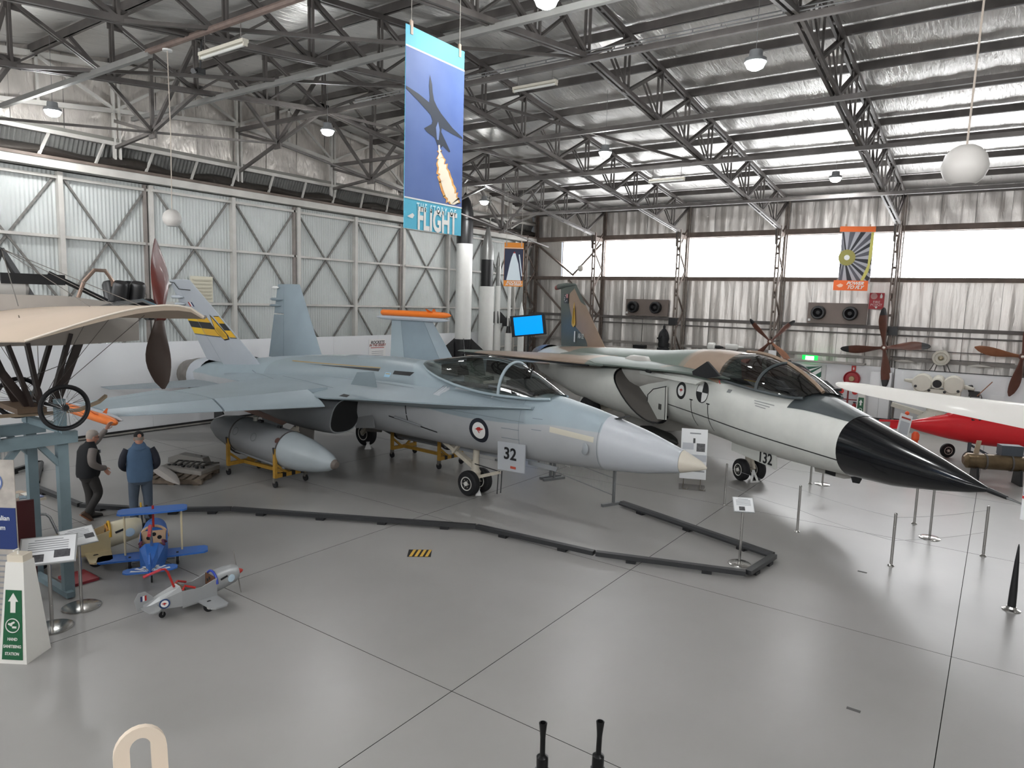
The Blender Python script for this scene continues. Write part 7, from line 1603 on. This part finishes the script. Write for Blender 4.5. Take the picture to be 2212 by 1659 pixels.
MB().box((-0.1, 0, 0.10), (0.35, 0.3, 0.2)).build('crankcase', M_BLACK, en); MB().lathe([(0.10, 0), (0.10, 0.22), (0.07, 0.25)], 14, (-0.2, 0, 0.18), (-0.3, 0, 1)).build('cylinder', mat('engine_black', '#1b1b1d', 0.4), en); MB().bar((0, -0.15, 0.05), (0.42, -0.15, 0.62), 0.11, 0.03).build('wooden_blade', M_PROPL, en)
for q in (-0.25, 0.1): MB().tube([(q, -0.05, 0.1), (q + 0.05, -0.2, 0.0), (q, -0.2, -0.12)], 0.02, 6).build('pipe', M_STEEL, en)
MB().box((0, 0.1, -0.68), (0.7, 0.5, 1.24)).build('plinth', M_WHITEWALL, en)
cd_ = tag(MB().box((0, 0, 0), (0.42, 0.02, 0.30)).build('name_card', M_PAPER), 'small white card on the partition right of the small engine', 'card'); cd_.location = (0.05, 31.65, 1.22)
# radial motor hung on the wall with lamps below
rm = thing('radial_motor', 'round pale radial motor hung on rods against the foil wall', 'engine', (-1.9, 32.3, 2.62), 0)
MB().lathe([(0.30, -0.05), (0.32, 0.0), (0.30, 0.08), (0.22, 0.10), (0.20, 0.04)], 28, (0, 0, 0), (0, -1, 0)).build('rim', M_INST, rm); MB().lathe([(0.10, 0.0), (0.10, 0.12), (0.04, 0.18)], 16, (0, 0, 0), (0, -1, 0)).build('boss', mat('boss_tan', '#a39a82', 0.4, 0.4), rm)
for q in (-0.5, -0.25, 0.25, 0.5): MB().tube([(q * 0.4, 0, -0.2), (q, 0, -0.85)], 0.02, 6).build('hanger_rod', M_STEEL, rm)
for k, x in enumerate((-3.15, -0.6)):
    l = thing('hanging_dish', ('thin flat dish hanging on a rod left of the radial motor', 'thin flat dish hanging on a rod right of the radial motor')[k], 'dish', (x, 32.2, 2.40), 0, 'flat dishes on the window wall')
    MB().lathe([(0.02, 0.06), (0.12, 0.05), (0.36, 0.0), (0.35, -0.012)], 24).build('dish', mat('dish_white', '#bdb9b2', 0.45), l); MB().tube([(0, 0, 0.05), (0, 0, 0.95)], 0.012, 6).build('rod', M_STEEL, l)
for z in (2.55, 2.86): MB().box((-1.6, 32.4, z), (4.2, 0.04, 0.04)).build('hanging_rail', M_STEEL, wr)
# shelf pieces over the bomber
sh = thing('display_motor', 'tall dark machined motor standing on the wall shelf behind the bomber spine', 'motor', (-13.35, 31.55, 2.23), 0)
MB().lathe([(0.30, 0), (0.30, 0.08), (0.24, 0.14), (0.27, 0.25), (0.24, 0.40), (0.28, 0.55), (0.25, 0.72), (0.20, 0.86), (0.12, 0.98), (0.06, 1.04), (0.06, 1.16)], 14).build('body', mat('motor_black', '#1a1c1f', 0.5, 0.3), sh); MB().lathe([(0.05, 0), (0.02, 0.12)], 10, (0, 0, 1.15)).build('spigot', M_BLACK, sh)
for k in range(7): MB().box((0.24 * math.cos(k * 0.9), 0.24 * math.sin(k * 0.9), 0.2 + 0.09 * k), (0.12, 0.12, 0.08)).build('fitting', M_BLACK, sh)
bx_ = tag(MB().box((0, 0, 0.08), (0.62, 0.3, 0.16)).build('black_case', M_BLACK), 'flat black case on the wall shelf left of the dark motor', 'box'); bx_.location = (-14.6, 31.6, 2.24)
m1 = thing('rocket_motor', 'white drum-ended rocket motor with black nozzle on the wall shelf', 'rocket motor', (-10.9, 31.4, 2.55), 0)
MB().lathe([(0.17, -0.16), (0.19, -0.13), (0.19, 0.13), (0.14, 0.17)], 20, (0, 0, 0), (1, 0, 0)).build('case', M_RW, m1); MB().lathe([(0.07, 0.16), (0.08, 0.35), (0.03, 0.55)], 14, (0, 0, 0), (1, 0, 0)).build('nozzle', M_RB, m1); MB().box((0, 0, -0.20), (0.2, 0.2, 0.14)).build('stand', M_STEEL, m1)
m2 = thing('rocket_motor', 'slender white rocket stage lying on the wall shelf', 'rocket motor', (-9.95, 31.4, 2.60), 0)
MB().lathe([(0.05, -0.32), (0.13, -0.28), (0.13, 0.22), (0.05, 0.30), (0.03, 0.5)], 18, (0, 0, 0), (1, 0, 0)).build('case', M_RW, m2); MB().box((0, 0, -0.22), (0.5, 0.1, 0.2)).build('stand', M_STEEL, m2)
cd2 = tag(MB().box((0, 0, 0), (1.1, 0.02, 0.18), Matrix.Rotation(-0.6, 3, 'X')).build('name_card', M_PAPER), 'long pale caption strip under the two rocket motors', 'card'); cd2.location = (-9.9, 31.3, 2.33)
for k, x in enumerate((-13.0, -3.62)):
    l = tag(MB().box((0, 0, 0), (0.34, 0.3, 0.34)).build('loudspeaker', M_BLACK), ('small black loudspeaker on the column behind the bomber spine', 'small black loudspeaker on the column beside the large propeller')[k], 'loudspeaker', 'loudspeakers on the columns'); l.location = (x, 31.74, 3.62)
for k, (x, z) in enumerate(((-18.05, 6.15), (0.62, 5.95))):
    l = thing('wall_lamp', ('small round white lamp in front of the first window pane', 'small round white lamp at the right edge of the window strip')[k], 'lamp', (x, 31.4, z), 0, 'small round lamps by the windows')
    MB().sphere((0, 0, 0), 0.17, 14, (1, 0.7, 1)).build('globe', mat('lamp_opal', '#c9c4bd', 0.4), l); MB().tube([(0, 0, 0.15), (0, 0, 2.0)], 0.006, 5).build('wire', M_WIRE, l)

# ------------------------------------------------------------------ white glider wing, red target drone on its trolley
gw = thing('glider_wing', 'long glossy white wing panel with upturned tip at right, above the red drone', 'wing', (0, 0, 0), 0)
TIPW, RGTW = Vector((-2.66, 15.16, 2.88)), Vector((0.39, 12.99, 2.86))
SPW = (RGTW - TIPW); CAMD = Vector((0.45, -0.89, 0)); CHW = (CAMD * 0.62 + Vector((0, 0, -0.78))).normalized(); NRW = Vector((CAMD.x * 0.78, CAMD.y * 0.78, 0.62)).normalized()
rings = []
for u, c_, th in ((0.0, 0.05, 0.01), (0.02, 0.12, 0.02), (0.08, 0.20, 0.03), (0.2, 0.26, 0.04), (0.45, 0.30, 0.05), (0.75, 0.38, 0.06), (1.0, 0.46, 0.07), (1.5, 0.70, 0.08), (2.2, 0.85, 0.09)):
    p = TIPW + SPW * u + Vector((0, 0, -0.02 * math.sin(PI * min(1, u * 0.8))))
    up = [p + CHW * (c_ * (f - 0.5)) + NRW * th * (math.sqrt(f + 0.002) * (1 - f) * 1.75 + 0.02) for f in frange(0, 1, 8)]; dn = [p + CHW * (c_ * (f - 0.5)) - NRW * th * 0.6 * (math.sqrt(f + 0.002) * (1 - f) * 1.75 + 0.02) for f in frange(1, 0, 8)]
    rings.append(up + dn)
MB().loft(rings).build('wing_skin', mat('gloss_white', '#e4e1db', 0.25, coat=0.3), gw)
for u in (1.5, 2.1):
    p = TIPW + SPW * u
    MB().bar((p.x, p.y, 0.0), (p.x, p.y, p.z - 0.2), 0.08, 0.08).build('support_post', M_STEEL, gw); MB().box((p.x, p.y, 0.02), (0.5, 0.5, 0.04)).build('support_foot', M_STEEL, gw)
dn_ = thing('target_drone', 'bright red target drone with lime green back on a grey trolley', 'drone', (-2.15, 22.85, 0.40), math.radians(34))
M_DR = mat('drone_red', '#d8202a', 0.35, coat=0.2); M_DL = mat('drone_lime', '#9ccb21', 0.4)
MB().loft([se_ring(x, t, b, w, None, 2.2, k=24) for x, t, b, w in ((0.0, 0.80, 0.72, 0.02), (0.5, 0.90, 0.55, 0.14), (1.2, 1.05, 0.38, 0.26), (2.2, 1.05, 0.20, 0.34), (3.4, 1.05, 0.10, 0.38), (5.0, 1.05, 0.15, 0.36), (5.8, 0.9, 0.35, 0.2))]).build('fuselage', M_DR, dn_)
MB().prism([(0.9, 0.86), (1.7, 1.26), (2.2, 1.28), (2.3, 1.0), (1.2, 0.86)], 0.22, (0, 0, 0), (1, 0, 0), (0, 0, 1)).build('intake_fairing', M_DR, dn_)
MB().prism([(2.0, 1.02), (2.1, 1.34), (3.6, 1.12), (3.9, 1.0)], 0.34, (0, 0, 0), (1, 0, 0), (0, 0, 1)).build('lime_back', M_DL, dn_)
MB().tube([(1.85, -0.19, 0.95), (2.05, -0.19, 0.90), (2.15, -0.19, 1.05), (2.12, -0.19, 1.22), (1.8, -0.19, 1.26)], 0.045, 8).build('black_hook', M_BLACK, dn_)
MB().lathe([(0.01, 0), (0.10, 0.25), (0.13, 0.5), (0.13, 0.95)], 16, (0.95, 0.5, 1.28), (1, 0, 0)).build('wing_pod', M_BLACK, dn_)
mb = MB().box((0.1, 0, 0.82), (1.5, 0.03, 0.06)); mb.build('probe_bar', M_DR, dn_); MB().box((-0.15, 0, 0.70), (0.36, 0.03, 0.22)).build('probe_plate', M_DR, dn_)
MB().bar((1.95, 0, -0.12), (4.6, 0, -0.12), 0.10, 0.08).build('trolley_beam', mat('trolley_slate', '#4c525a', 0.5), dn_); MB().box((2.8, 0.6, 0.60), (1.3, 1.4, 0.05)).build('wing', M_DR, dn_)
MB().tube([(1.95, -0.1, 0.35), (1.95, -0.1, -0.18)], 0.05, 8).build('trolley_leg', mat('trolley_slate', '#4c525a', 0.5), dn_); wheel(dn_, (1.95, -0.18, -0.18), 0.22, 0.10, side_=-1); wheel(dn_, (1.95, 0.9, -0.18), 0.22, 0.10, side_=-1); wheel(dn_, (4.6, 0.0, -0.18), 0.22, 0.10, side_=-1)
MB().bar((1.98, -0.1, 0.2), (2.6, -0.1, -0.12), 0.07, 0.06).build('trolley_brace', mat('trolley_slate', '#4c525a', 0.5), dn_); MB().bar((3.1, -0.1, 0.1), (2.7, -0.1, -0.12), 0.07, 0.06).build('trolley_brace', mat('trolley_slate', '#4c525a', 0.5), dn_)
og = thing('brass_cylinder', 'tarnished brass engine casing lying on the floor below the red drone', 'engine', (-0.35, 21.6, 0), math.radians(22))
MB().lathe([(0.10, 0), (0.20, 0.08), (0.20, 1.5), (0.16, 1.6)], 20, (-0.2, 0, 0.55), (1, 0, 0)).build('casing', mat('tarnish_brass', '#7d6a50', 0.35, 0.6, var=0.35, scale=5), og)
for q in (0.3, 0.9): MB().lathe([(0.205, -0.02), (0.215, -0.02), (0.215, 0.02), (0.205, 0.02)], 20, (q, 0, 0.55), (1, 0, 0), cap=False).build('band', M_STEEL, og)
for q in (0.1, 1.1): MB().prism([(-0.25, 0), (0.25, 0), (0.18, 0.4), (-0.18, 0.4)], 0.06, (q, 0, 0), (0, 1, 0), (0, 0, 1)).build('cradle', M_BLACK, og)
MB().box((0.9, 0.1, 0.88), (0.5, 0.3, 0.26)).build('gearbox', mat('trolley_slate', '#4c525a', 0.5), og); MB().prism([(0, 0), (0.12, 0), (0.16, 0.36), (0.05, 0.36)], 0.03, (0.1, 0.2, 0.70), (1, 0, 0), (0, 0, 1)).build('flange', mat('flange_cream', '#b5a28a', 0.5), og)
db_ = thing('drone_sign', 'tilted white information sign with orange clip in front of the red drone', 'sign', (-2.05, 22.2, 0), math.radians(35))
R_ = Matrix.Rotation(-0.30, 3, 'X') @ Matrix.Rotation(0.30, 3, 'Y'); bb_ = MB().box((0, 0, 0.95), (0.34, 0.02, 1.15), R_).build('board', M_PAPER, db_)
for q in (-0.07, 0.09): MB().box(Vector((0, 0, 0.95)) + R_ @ Vector((q, -0.014, -0.36)), (0.13, 0.004, 0.12), R_).build('photo', M_PIC, bb_)
MB().box(Vector((0, 0, 0.95)) + R_ @ Vector((0, -0.014, 0.46)), (0.26, 0.004, 0.05), R_).build('heading', mat('poster_red', '#b4453c', 0.5), bb_); MB().box(Vector((0, 0, 0.95)) + R_ @ Vector((0, -0.014, 0.18)), (0.26, 0.004, 0.36), R_).build('text_block', mat('ink_pale', '#b9bcc2', 0.6), bb_)
MB().sphere(Vector((0, 0, 0.95)) + R_ @ Vector((0, 0, 0.62)), 0.06, 10).build('clip', mat('cone_orange', '#ef5a2c', 0.5), db_)
for k, (x, y) in enumerate(((-2.75, 22.75), (-1.75, 22.55))):
    c_ = thing('safety_cone', ('orange safety post at the left end of the red drone', 'orange safety post behind the tilted drone sign')[k], 'safety post', (x, y, 0), 0, 'orange safety posts by the drone')
    MB().lathe([(0.08, 0.04), (0.075, 0.75), (0.10, 0.78), (0.10, 0.92), (0.05, 1.0), (0.001, 1.01)], 16).build('post', mat('cone_orange', '#ef5a2c', 0.5), c_); MB().box((0, 0, 0.02), (0.4, 0.4, 0.04)).build('base', M_BLACK, c_)
sp = thing('black_spike', 'black tapering spike on a round steel foot at the right edge', 'spike', (0.49, 12.4, 0), 0)
MB().lathe([(0.055, 0.05), (0.05, 0.3), (0.03, 0.75), (0.012, 0.98), (0.004, 1.02)], 16).build('spike', M_BLACK, sp); MB().lathe([(0.12, 0), (0.12, 0.012), (0.07, 0.03), (0.06, 0.06)], 24).build('foot', M_SS, sp)
pu = thing('pull_up_banner', 'white pull-up banner with red bars and a grey picture at the right edge', 'banner', (0.66, 11.02, 0), math.radians(-40))
MB().box((0.0, 0, 2.45), (0.62, 0.012, 1.55)).build('sheet', M_PAPER, pu)
for z in (2.42, 1.98): MB().box((0, -0.008, z), (0.62, 0.004, 0.035)).build('red_bar', mat('bar_red', '#b9272b', 0.5), pu)
MB().box((0, -0.008, 2.2), (0.60, 0.004, 0.38)).build('picture', mat('banner_picture', '#8d8d99', 0.6, var=0.4, scale=12), pu)
for k in range(2): MB().box((-0.1, -0.008, 1.84 - 0.06 * k), (0.24, 0.004, 0.022)).build('text_line', M_INK, pu)
for q in (-0.25, 0.25): MB().tube([(q, 0, 3.2), (q, 0, 9.4)], 0.004, 5).build('hanging_wire', mat('wire_pale', '#b9b4ac', 0.4), pu)

# ------------------------------------------------------------------ hanging banners
def hang(t, xs, y, z, h, up=None):
    for x in xs:
        MB().tube([(x, y, z), (x, y, z + h)], 0.005, 5).build('hanging_wire', mat('wire_pale', '#b9b4ac', 0.4), t)
        MB().box((x, y, z - 0.06), (0.05, 0.03, 0.20)).build('clip', mat('clip_beige', '#a58f7c', 0.5), t)
hb1 = thing('hanging_banner', 'tall blue hanging banner with a dark jet trailing flame and flight lettering', 'banner', (-7.6, 8.46, 0), math.radians(90))
BX = lambda x, z, o=0.0: (x, -0.008 - o, z)
BW, BT, BB = 1.36, 8.38, 5.42
M_BTURQ = mat('banner_turquoise', '#55b4d0', 0.6); M_BSKY = mat('banner_sky', '#5a72a8', 0.6, col2='#47609a', scale=0.8, var=0.1); M_BJET = mat('banner_jet', '#232c3a', 0.6)
MB().box((0, 0, (BT + BB) / 2), (BW, 0.010, BT - BB)).build('sheet', M_BTURQ, hb1)
MB().box(BX(0, 6.98), (BW, 0.004, 2.18)).build('sky_print', M_BSKY, hb1)
for z in (8.08, 5.88): MB().box(BX(0, z, 0.002), (BW, 0.005, 0.022)).build('white_rule', M_WHITE, hb1)
def bprint(name, pts, m, o): return MB().add([Vector(BX(x, z, o)) for x, z in pts], [tuple(q) for q in tessellate_polygon([[Vector((x, z, 0)) for x, z in pts]])]).build(name, m, hb1)
jetp = [(-0.155, 7.80), (-0.10, 7.66), (-0.085, 7.55), (-0.05, 7.44), (0.02, 7.36), (0.12, 7.28), (0.40, 7.12), (0.66, 7.02), (0.66, 6.99), (0.40, 7.02), (0.14, 7.06), (0.13, 7.00), (0.36, 6.74), (0.33, 6.72), (0.17, 6.79), (0.13, 6.75), (0.11, 6.80), (0.07, 6.80), (0.05, 6.77), (0.02, 6.82), (-0.02, 6.88), (-0.20, 6.93), (-0.27, 6.97), (-0.10, 7.07), (-0.08, 7.12), (-0.12, 7.20), (-0.40, 7.34), (-0.675, 7.46), (-0.675, 7.50), (-0.40, 7.45), (-0.16, 7.38), (-0.15, 7.46), (-0.17, 7.62)]
bprint('jet_print', jetp, M_BJET, 0.006); bprint('jet_print', [(0.00, 7.04), (0.05, 7.14), (0.09, 7.02), (0.07, 6.86), (0.03, 6.86)], mat('banner_jet_light', '#6b7fae', 0.6), 0.008)
_c = [(0.08, 6.78), (0.10, 6.66), (0.13, 6.54), (0.18, 6.42), (0.24, 6.30), (0.30, 6.18), (0.38, 6.06), (0.46, 5.97), (0.53, 5.92)]
_w = [0.02, 0.05, 0.10, 0.14, 0.16, 0.17, 0.17, 0.15, 0.10]
def flame(k, j):
    L_, R2 = [], []
    for i in range(len(_c) * 3 - 2):
        q = i / 3; a = min(int(q), len(_c) - 2); f = q - a
        x = _c[a][0] + (_c[a + 1][0] - _c[a][0]) * f; z = _c[a][1] + (_c[a + 1][1] - _c[a][1]) * f; w = (_w[a] + (_w[a + 1] - _w[a]) * f) * k
        jj = j * (0.03 if w > 0.03 else 0.008)
        L_.append((x - w * 0.9 + jj * math.sin(i * 2.7), max(5.905, z - w * 0.4 + jj * math.cos(i * 3.9)))); R2.append((min(0.67, x + w * 0.9 + jj * math.sin(i * 3.3 + 1)), z + w * 0.4 + jj * math.cos(i * 2.3)))
    return L_ + R2[::-1]
def strip(name, pts, m, o):
    n = len(pts) // 2; v = [Vector(BX(x, z, o)) for x, z in pts]
    return MB().add(v, [(i, i + 1, 2 * n - 2 - i, 2 * n - 1 - i) for i in range(n - 1)]).build(name, m, hb1)
strip('flame_print', flame(1.05, 1.0), mat('flame_orange', '#d98f48', 0.6, col2='#f0c070', scale=14), 0.006); strip('flame_print', flame(0.74, 0.8), mat('flame_pale', '#f6ead2', 0.6), 0.009)
text('lettering', 'THE STORY OF', 0.165, mat('banner_pale_text', '#d5f1f7', 0.6), hb1, plane_matrix(BX(0.06, 5.765, 0.006), (1, 0, 0), (0, 0, 1)), spacing=1.5, sx=0.60, offset=0.004)
text('lettering', 'FLIGHT', 0.47, mat('banner_text_white', '#e6e3df', 0.6), hb1, plane_matrix(BX(0.08, 5.58, 0.006), (1, 0, 0), (0, 0, 1)), sx=0.60, offset=0.016, spacing=1.04)
bprint('bird_logo', [(-0.62, 5.60), (-0.50, 5.66), (-0.46, 5.63), (-0.50, 5.58), (-0.56, 5.585)], mat('banner_text_white', '#e6e3df', 0.6), 0.005)
hang(hb1, (-0.56, 0.56), 0, 8.42, 1.9)
hb2 = thing('hanging_banner', 'small orange hanging banner with a white rocket and desert lettering in the corner', 'banner', (-15.15, 21.35, 0), math.radians(36))
MB().box((0, 0, 5.72), (0.72, 0.012, 1.62)).build('sheet', mat('banner_orange', '#e08a28', 0.6), hb2); MB().box((0.0, -0.008, 5.72), (0.70, 0.004, 1.17)).build('night_print', mat('banner_navy', '#1e2742', 0.6), hb2)
MB().add([Vector((x, -0.014, z)) for x, z in ((-0.26, 5.14), (0.28, 5.14), (0.18, 5.75), (0.10, 6.0), (0.06, 6.14), (-0.02, 6.14), (-0.08, 6.0), (-0.14, 5.75))], [(0, 1, 2, 3, 4, 5, 6, 7)]).build('rocket_print', mat('rocket_pale', '#dbe7ee', 0.6), hb2)
MB().add([Vector((x, -0.015, z)) for x, z in ((0.07, 6.14), (0.02, 6.21), (-0.03, 6.14))], [(0, 1, 2)]).build('rocket_tip_print', M_RED, hb2)
MB().add([Vector((x, -0.015, z)) for x, z in ((0.18, 6.1), (0.22, 6.1), (0.34, 5.3), (0.30, 5.3))], [(0, 1, 2, 3)]).build('gantry_print', mat('rocket_pale', '#dbe7ee', 0.6), hb2)
MB().box((0, -0.008, 6.33), (0.70, 0.004, 0.02)).build('white_rule', M_WHITE, hb2)
for k, tx in enumerate(('ROCKETS', 'IN THE DESERT')): text('lettering', tx, 0.125 - 0.035 * k, M_WHITE, hb2, plane_matrix((0.02, -0.016, 5.06 - 0.085 * k), (1, 0, 0), (0, 0, 1)), shear=0.3, offset=0.003)
hang(hb2, (-0.28, 0.28), 0, 6.55, 1.9)
hb3 = thing('hanging_banner', 'hanging banner with a turbine fan picture in front of the windows', 'banner', (-4.8, 29.1, 0), math.radians(22))
MB().box((0.02, 0, 6.45), (1.12, 0.012, 2.06)).build('sheet', mat('fan_print_pale', '#a9a9b0', 0.6), hb3)
MB().box((0, -0.008, 7.44), (1.24, 0.02, 0.20)).build('orange_header', mat('header_orange', '#ec6f2d', 0.5), hb3)
for k in range(20):
    a0 = 2 * PI * k / 20; pts = []
    for r, da in ((0.30, 0.0), (1.25, 0.10), (1.25, 0.26), (0.30, 0.20)):
        pts.append((-0.34 + r * math.cos(a0 + da), 6.38 + r * math.sin(a0 + da) * 0.95))
    cl = [(min(0.57, max(-0.53, x)), min(7.33, max(5.43, z))) for x, z in pts]
    if max(p[0] for p in cl) - min(p[0] for p in cl) > 0.05 and max(p[1] for p in cl) - min(p[1] for p in cl) > 0.05:
        MB().add([Vector((x, -0.010, z)) for x, z in cl], [(0, 1, 2, 3)]).build('fan_blade_print', mat('fan_blade_print', '#2e2f35', 0.6) if k % 2 else mat('fan_blade_print2', '#55565e', 0.6), hb3)
MB().lathe([(0.10, 0.0), (0.30, 0.0)], 28, (-0.30, -0.016, 6.38), (0, -1, 0), cap=False).build('hub_print', mat('hub_print', '#8f8a4a', 0.6), hb3); MB().lathe([(0.001, 0.0), (0.10, 0.0)], 20, (-0.30, -0.018, 6.38), (0, -1, 0), cap=False).build('hub_print', M_PAPER, hb3)
MB().add([Vector((x, -0.018, z)) for x, z in ((0.48, 7.33), (0.575, 7.33), (0.575, 6.6), (0.5, 5.9), (0.3, 5.43), (0.2, 5.43), (0.44, 6.1))], [(0, 1, 2, 3, 6), (3, 4, 5, 6)]).build('casing_print', mat('casing_yellow', '#c4c06a', 0.6), hb3)
hang(hb3, (-0.42, 0.42), 0, 7.58, 1.4)
ob_ = thing('hanging_sign', 'orange sign reading POWER TO FLY below the turbine banner', 'sign', (-4.86, 28.95, 0), math.radians(22))
MB().box((0, 0, 5.33), (1.20, 0.03, 0.38)).build('board', mat('sign_orange', '#ee6f35', 0.5), ob_)
for k, tx in enumerate(('POWER', 'TO FLY')): text('lettering', tx, 0.17, M_WHITE, ob_, plane_matrix((0.14, -0.02, 5.41 - 0.15 * k), (1, 0, 0), (0, 0, 1)), shear=0.45, offset=0.006)
MB().prism([(-0.12, 0), (0.02, 0.08), (0.12, 0.03), (0.08, -0.05), (-0.02, -0.07)], 0.006, (-0.38, -0.02, 5.32), (1, 0, 0), (0, 0, 1)).build('helmet_symbol', mat('symbol_peach', '#f6c9b0', 0.5), ob_)
hang(ob_, (-0.45, 0.45), 0.12, 5.52, 0.1)
# ------------------------------------------------------------------ pendants, batten lights and conduits under the roof
M_OPAL = mat('opal_globe', '#cfcbc6', 0.45)
def globe(label, p, r, zt, band=False):
    t = thing('globe_pendant', label, 'pendant lamp', p, 0, 'opal globe pendants')
    g = MB(); prof = [(r * 0.35, r * 0.94), (r * 0.6, r * 0.80), (r * 0.87, r * 0.5), (r, 0.0), (r * 0.97, -r * 0.25), (r * 0.87, -r * 0.5), (r * 0.68, -r * 0.73), (r * 0.5, -r * 0.86)]
    MB().lathe([(a, b) for a, b in prof[::-1]], 28).build('globe', M_OPAL, t)
    MB().lathe([(r * 0.48, -r * 0.87), (r * 0.5, -r * 0.84)], 28, cap=True).build('diffuser', mat('diffuser_grey', '#a5a2a0', 0.5), t)
    MB().tube([(0, 0, r * 0.9), (0.02, 0.01, (zt - p[2]) * 0.5), (0, 0, zt - p[2])], 0.012 if r > 0.2 else 0.010, 6).build('cord', mat('cord_cream', '#b8aca0', 0.5), t)
    MB().lathe([(0.09, -0.03), (0.09, 0.0), (0.03, 0.02)], 16, (0, 0, zt - p[2])).build('ceiling_rose', M_WHITE, t)
globe('opal globe pendant on a long cord before the hangar doors at left', (-13.76, 7.53, 5.80), 0.18, 9.02)
globe('large opal globe pendant at upper right before the daylit roof', (-0.42, 7.65, 5.70), 0.19, 9.6)
def batten(label, c, rz, L=1.25):
    t = thing('batten_light', label, 'light fitting', c, rz, 'white fluorescent battens under the roof')
    MB().box((0, 0, 0), (L, 0.12, 0.06)).build('body', mat('batten_cream', '#c9c4b6', 0.5), t); MB().tube([(-L * 0.48, 0, -0.06), (L * 0.48, 0, -0.06)], 0.03, 10).build('tube', mat('tube_white', '#d5d5d0', 0.3), t)
    for s in (-1, 1): MB().box((s * L * 0.49, 0, -0.05), (0.03, 0.08, 0.08)).build('end_cap', mat('batten_cream', '#c9c4b6', 0.5), t)
    for s in (-1, 1): MB().tube([(s * L * 0.4, 0, 0.03), (s * L * 0.4, 0, 0.40)], 0.008, 5).build('hanger', M_STEEL, t)
batten('white fluorescent batten under the rusty conduit at upper left', (-11.9, 7.53, 8.72), math.radians(0), 1.4)
batten('white fluorescent batten right of the tall blue banner', (-9.75, 14.4, 9.55), math.radians(0))
batten('white fluorescent batten before the bright roof near the window strip', (-9.6, 22.2, 8.55), math.radians(0))
cd0 = tag(MB().tube([(-14.5, 7.53, 9.10), (-2.0, 7.53, 9.10)], 0.06, 8).build('conduit', mat('rusty_conduit', '#7b6a62', 0.6, var=0.25, scale=6)), 'rusty straight conduit crossing under the roof at upper left', 'conduit', 'conduits under the roof')
for k in range(1):
    t = thing('cable_tray', 'thin twin-rod cable tray crossing the roof above the bomber', 'cable tray', (0, 0, 0), 0)
    for dz in (0, 0.07): MB().tube([(-16.0, 14.33, 9.98 + dz), (4.0, 14.33, 9.98 + dz)], 0.014, 6).build('rod', mat('tray_rod', '#8f8f90', 0.4, 0.4), t)
    for q in range(34): MB().box((-16.0 + 0.6 * q, 14.33, 10.015), (0.02, 0.02, 0.09)).build('tie', mat('tray_rod', '#8f8f90', 0.4, 0.4), t)
t = thing('ceiling_camera', 'small black camera clamped to the roof steel near the left pendant', 'camera', (-13.0, 7.75, 8.55), 0)
MB().box((0, 0, 0), (0.10, 0.16, 0.10)).build('body', M_BLACK, t); MB().tube([(0, 0, 0.05), (0.05, 0.02, 0.7)], 0.02, 6).build('arm', M_BLACK, t); MB().lathe([(0.04, 0), (0.05, 0.08)], 12, (0, -0.1, -0.02), (0.5, -1, -0.3)).build('lens', M_BLACK, t)
# ------------------------------------------------------------------ high bay lamps
M_LED = bpy.data.materials.new('led_lens'); M_LED.use_nodes = True
_b = M_LED.node_tree.nodes['Principled BSDF']; _b.inputs['Emission Color'].default_value = (0.97, 1, 1, 1); _b.inputs['Emission Strength'].default_value = 120; M_LED.cycles.emission_sampling = 'NONE'
def high_bay(label, p, zt):
    t = thing('high_bay_lamp', label, 'lamp', p, 0, 'high bay lamps under the roof')
    MB().lathe([(0.05, 0.22), (0.12, 0.21), (0.13, 0.08), (0.20, 0.06), (0.21, 0.0), (0.20, -0.01)], 20).build('housing', mat('lamp_housing', '#8c8e90', 0.4, 0.3), t)
    MB().lathe([(0.001, -0.15), (0.08, -0.14), (0.15, -0.10), (0.19, -0.01)], 20, cap=False).build('lens', M_LED, t)
    MB().tube([(0, 0, 0.2), (0, 0, zt - p[2])], 0.006, 5).build('suspension_wire', mat('lamp_wire', '#8a8a8a', 0.4), t)
    ld = bpy.data.lights.new('lamp_light', 'AREA'); ld.shape = 'DISK'; ld.size = 0.42; ld.energy = LAMP_WATTS * 0.35; ld.color = (0.98, 1.0, 1.0)
    lo = link('lamp_light', ld, t, (0, 0, -0.17))
    pd_ = bpy.data.lights.new('lamp_glow', 'POINT'); pd_.energy = LAMP_WATTS * 0.75; pd_.shadow_soft_size = 0.12; pd_.color = (0.98, 1.0, 1.0)
    link('lamp_glow', pd_, t, (0, 0, -0.32))
LP = [((-20.4, 8.1, 8.86), 'glaring high bay lamp by the foil gable, leftmost of the lamps'),
      ((-16.9, 14.06, 9.23), 'glaring high bay lamp just left of the tall blue flight banner'),
      ((-6.2, 9.4, 9.0), 'glaring high bay lamp cut off by the top edge of the picture'),
      ((-4.3, 13.8, 9.0), 'glaring high bay lamp hanging among the roof trusses above the camouflaged bomber'),
      ((-18.6, 23.9, 8.57), 'small bright high bay lamp just right of the tall blue flight banner'),
      ((-5.14, 26.1, 8.87), 'distant high bay lamp in front of the daylit roof foil above the window strip')]
for p, l in LP: high_bay(l, p, roofz(p[1]))
for p in ((2.5, 2.5, 9.0), (-9.5, 1.0, 9.0), (-10.5, 19.5, 9.0), (1.8, 20.5, 9.0), (-18.0, -0.5, 8.8)):
    high_bay('high bay lamp hanging above and outside the view', p, roofz(p[1]))
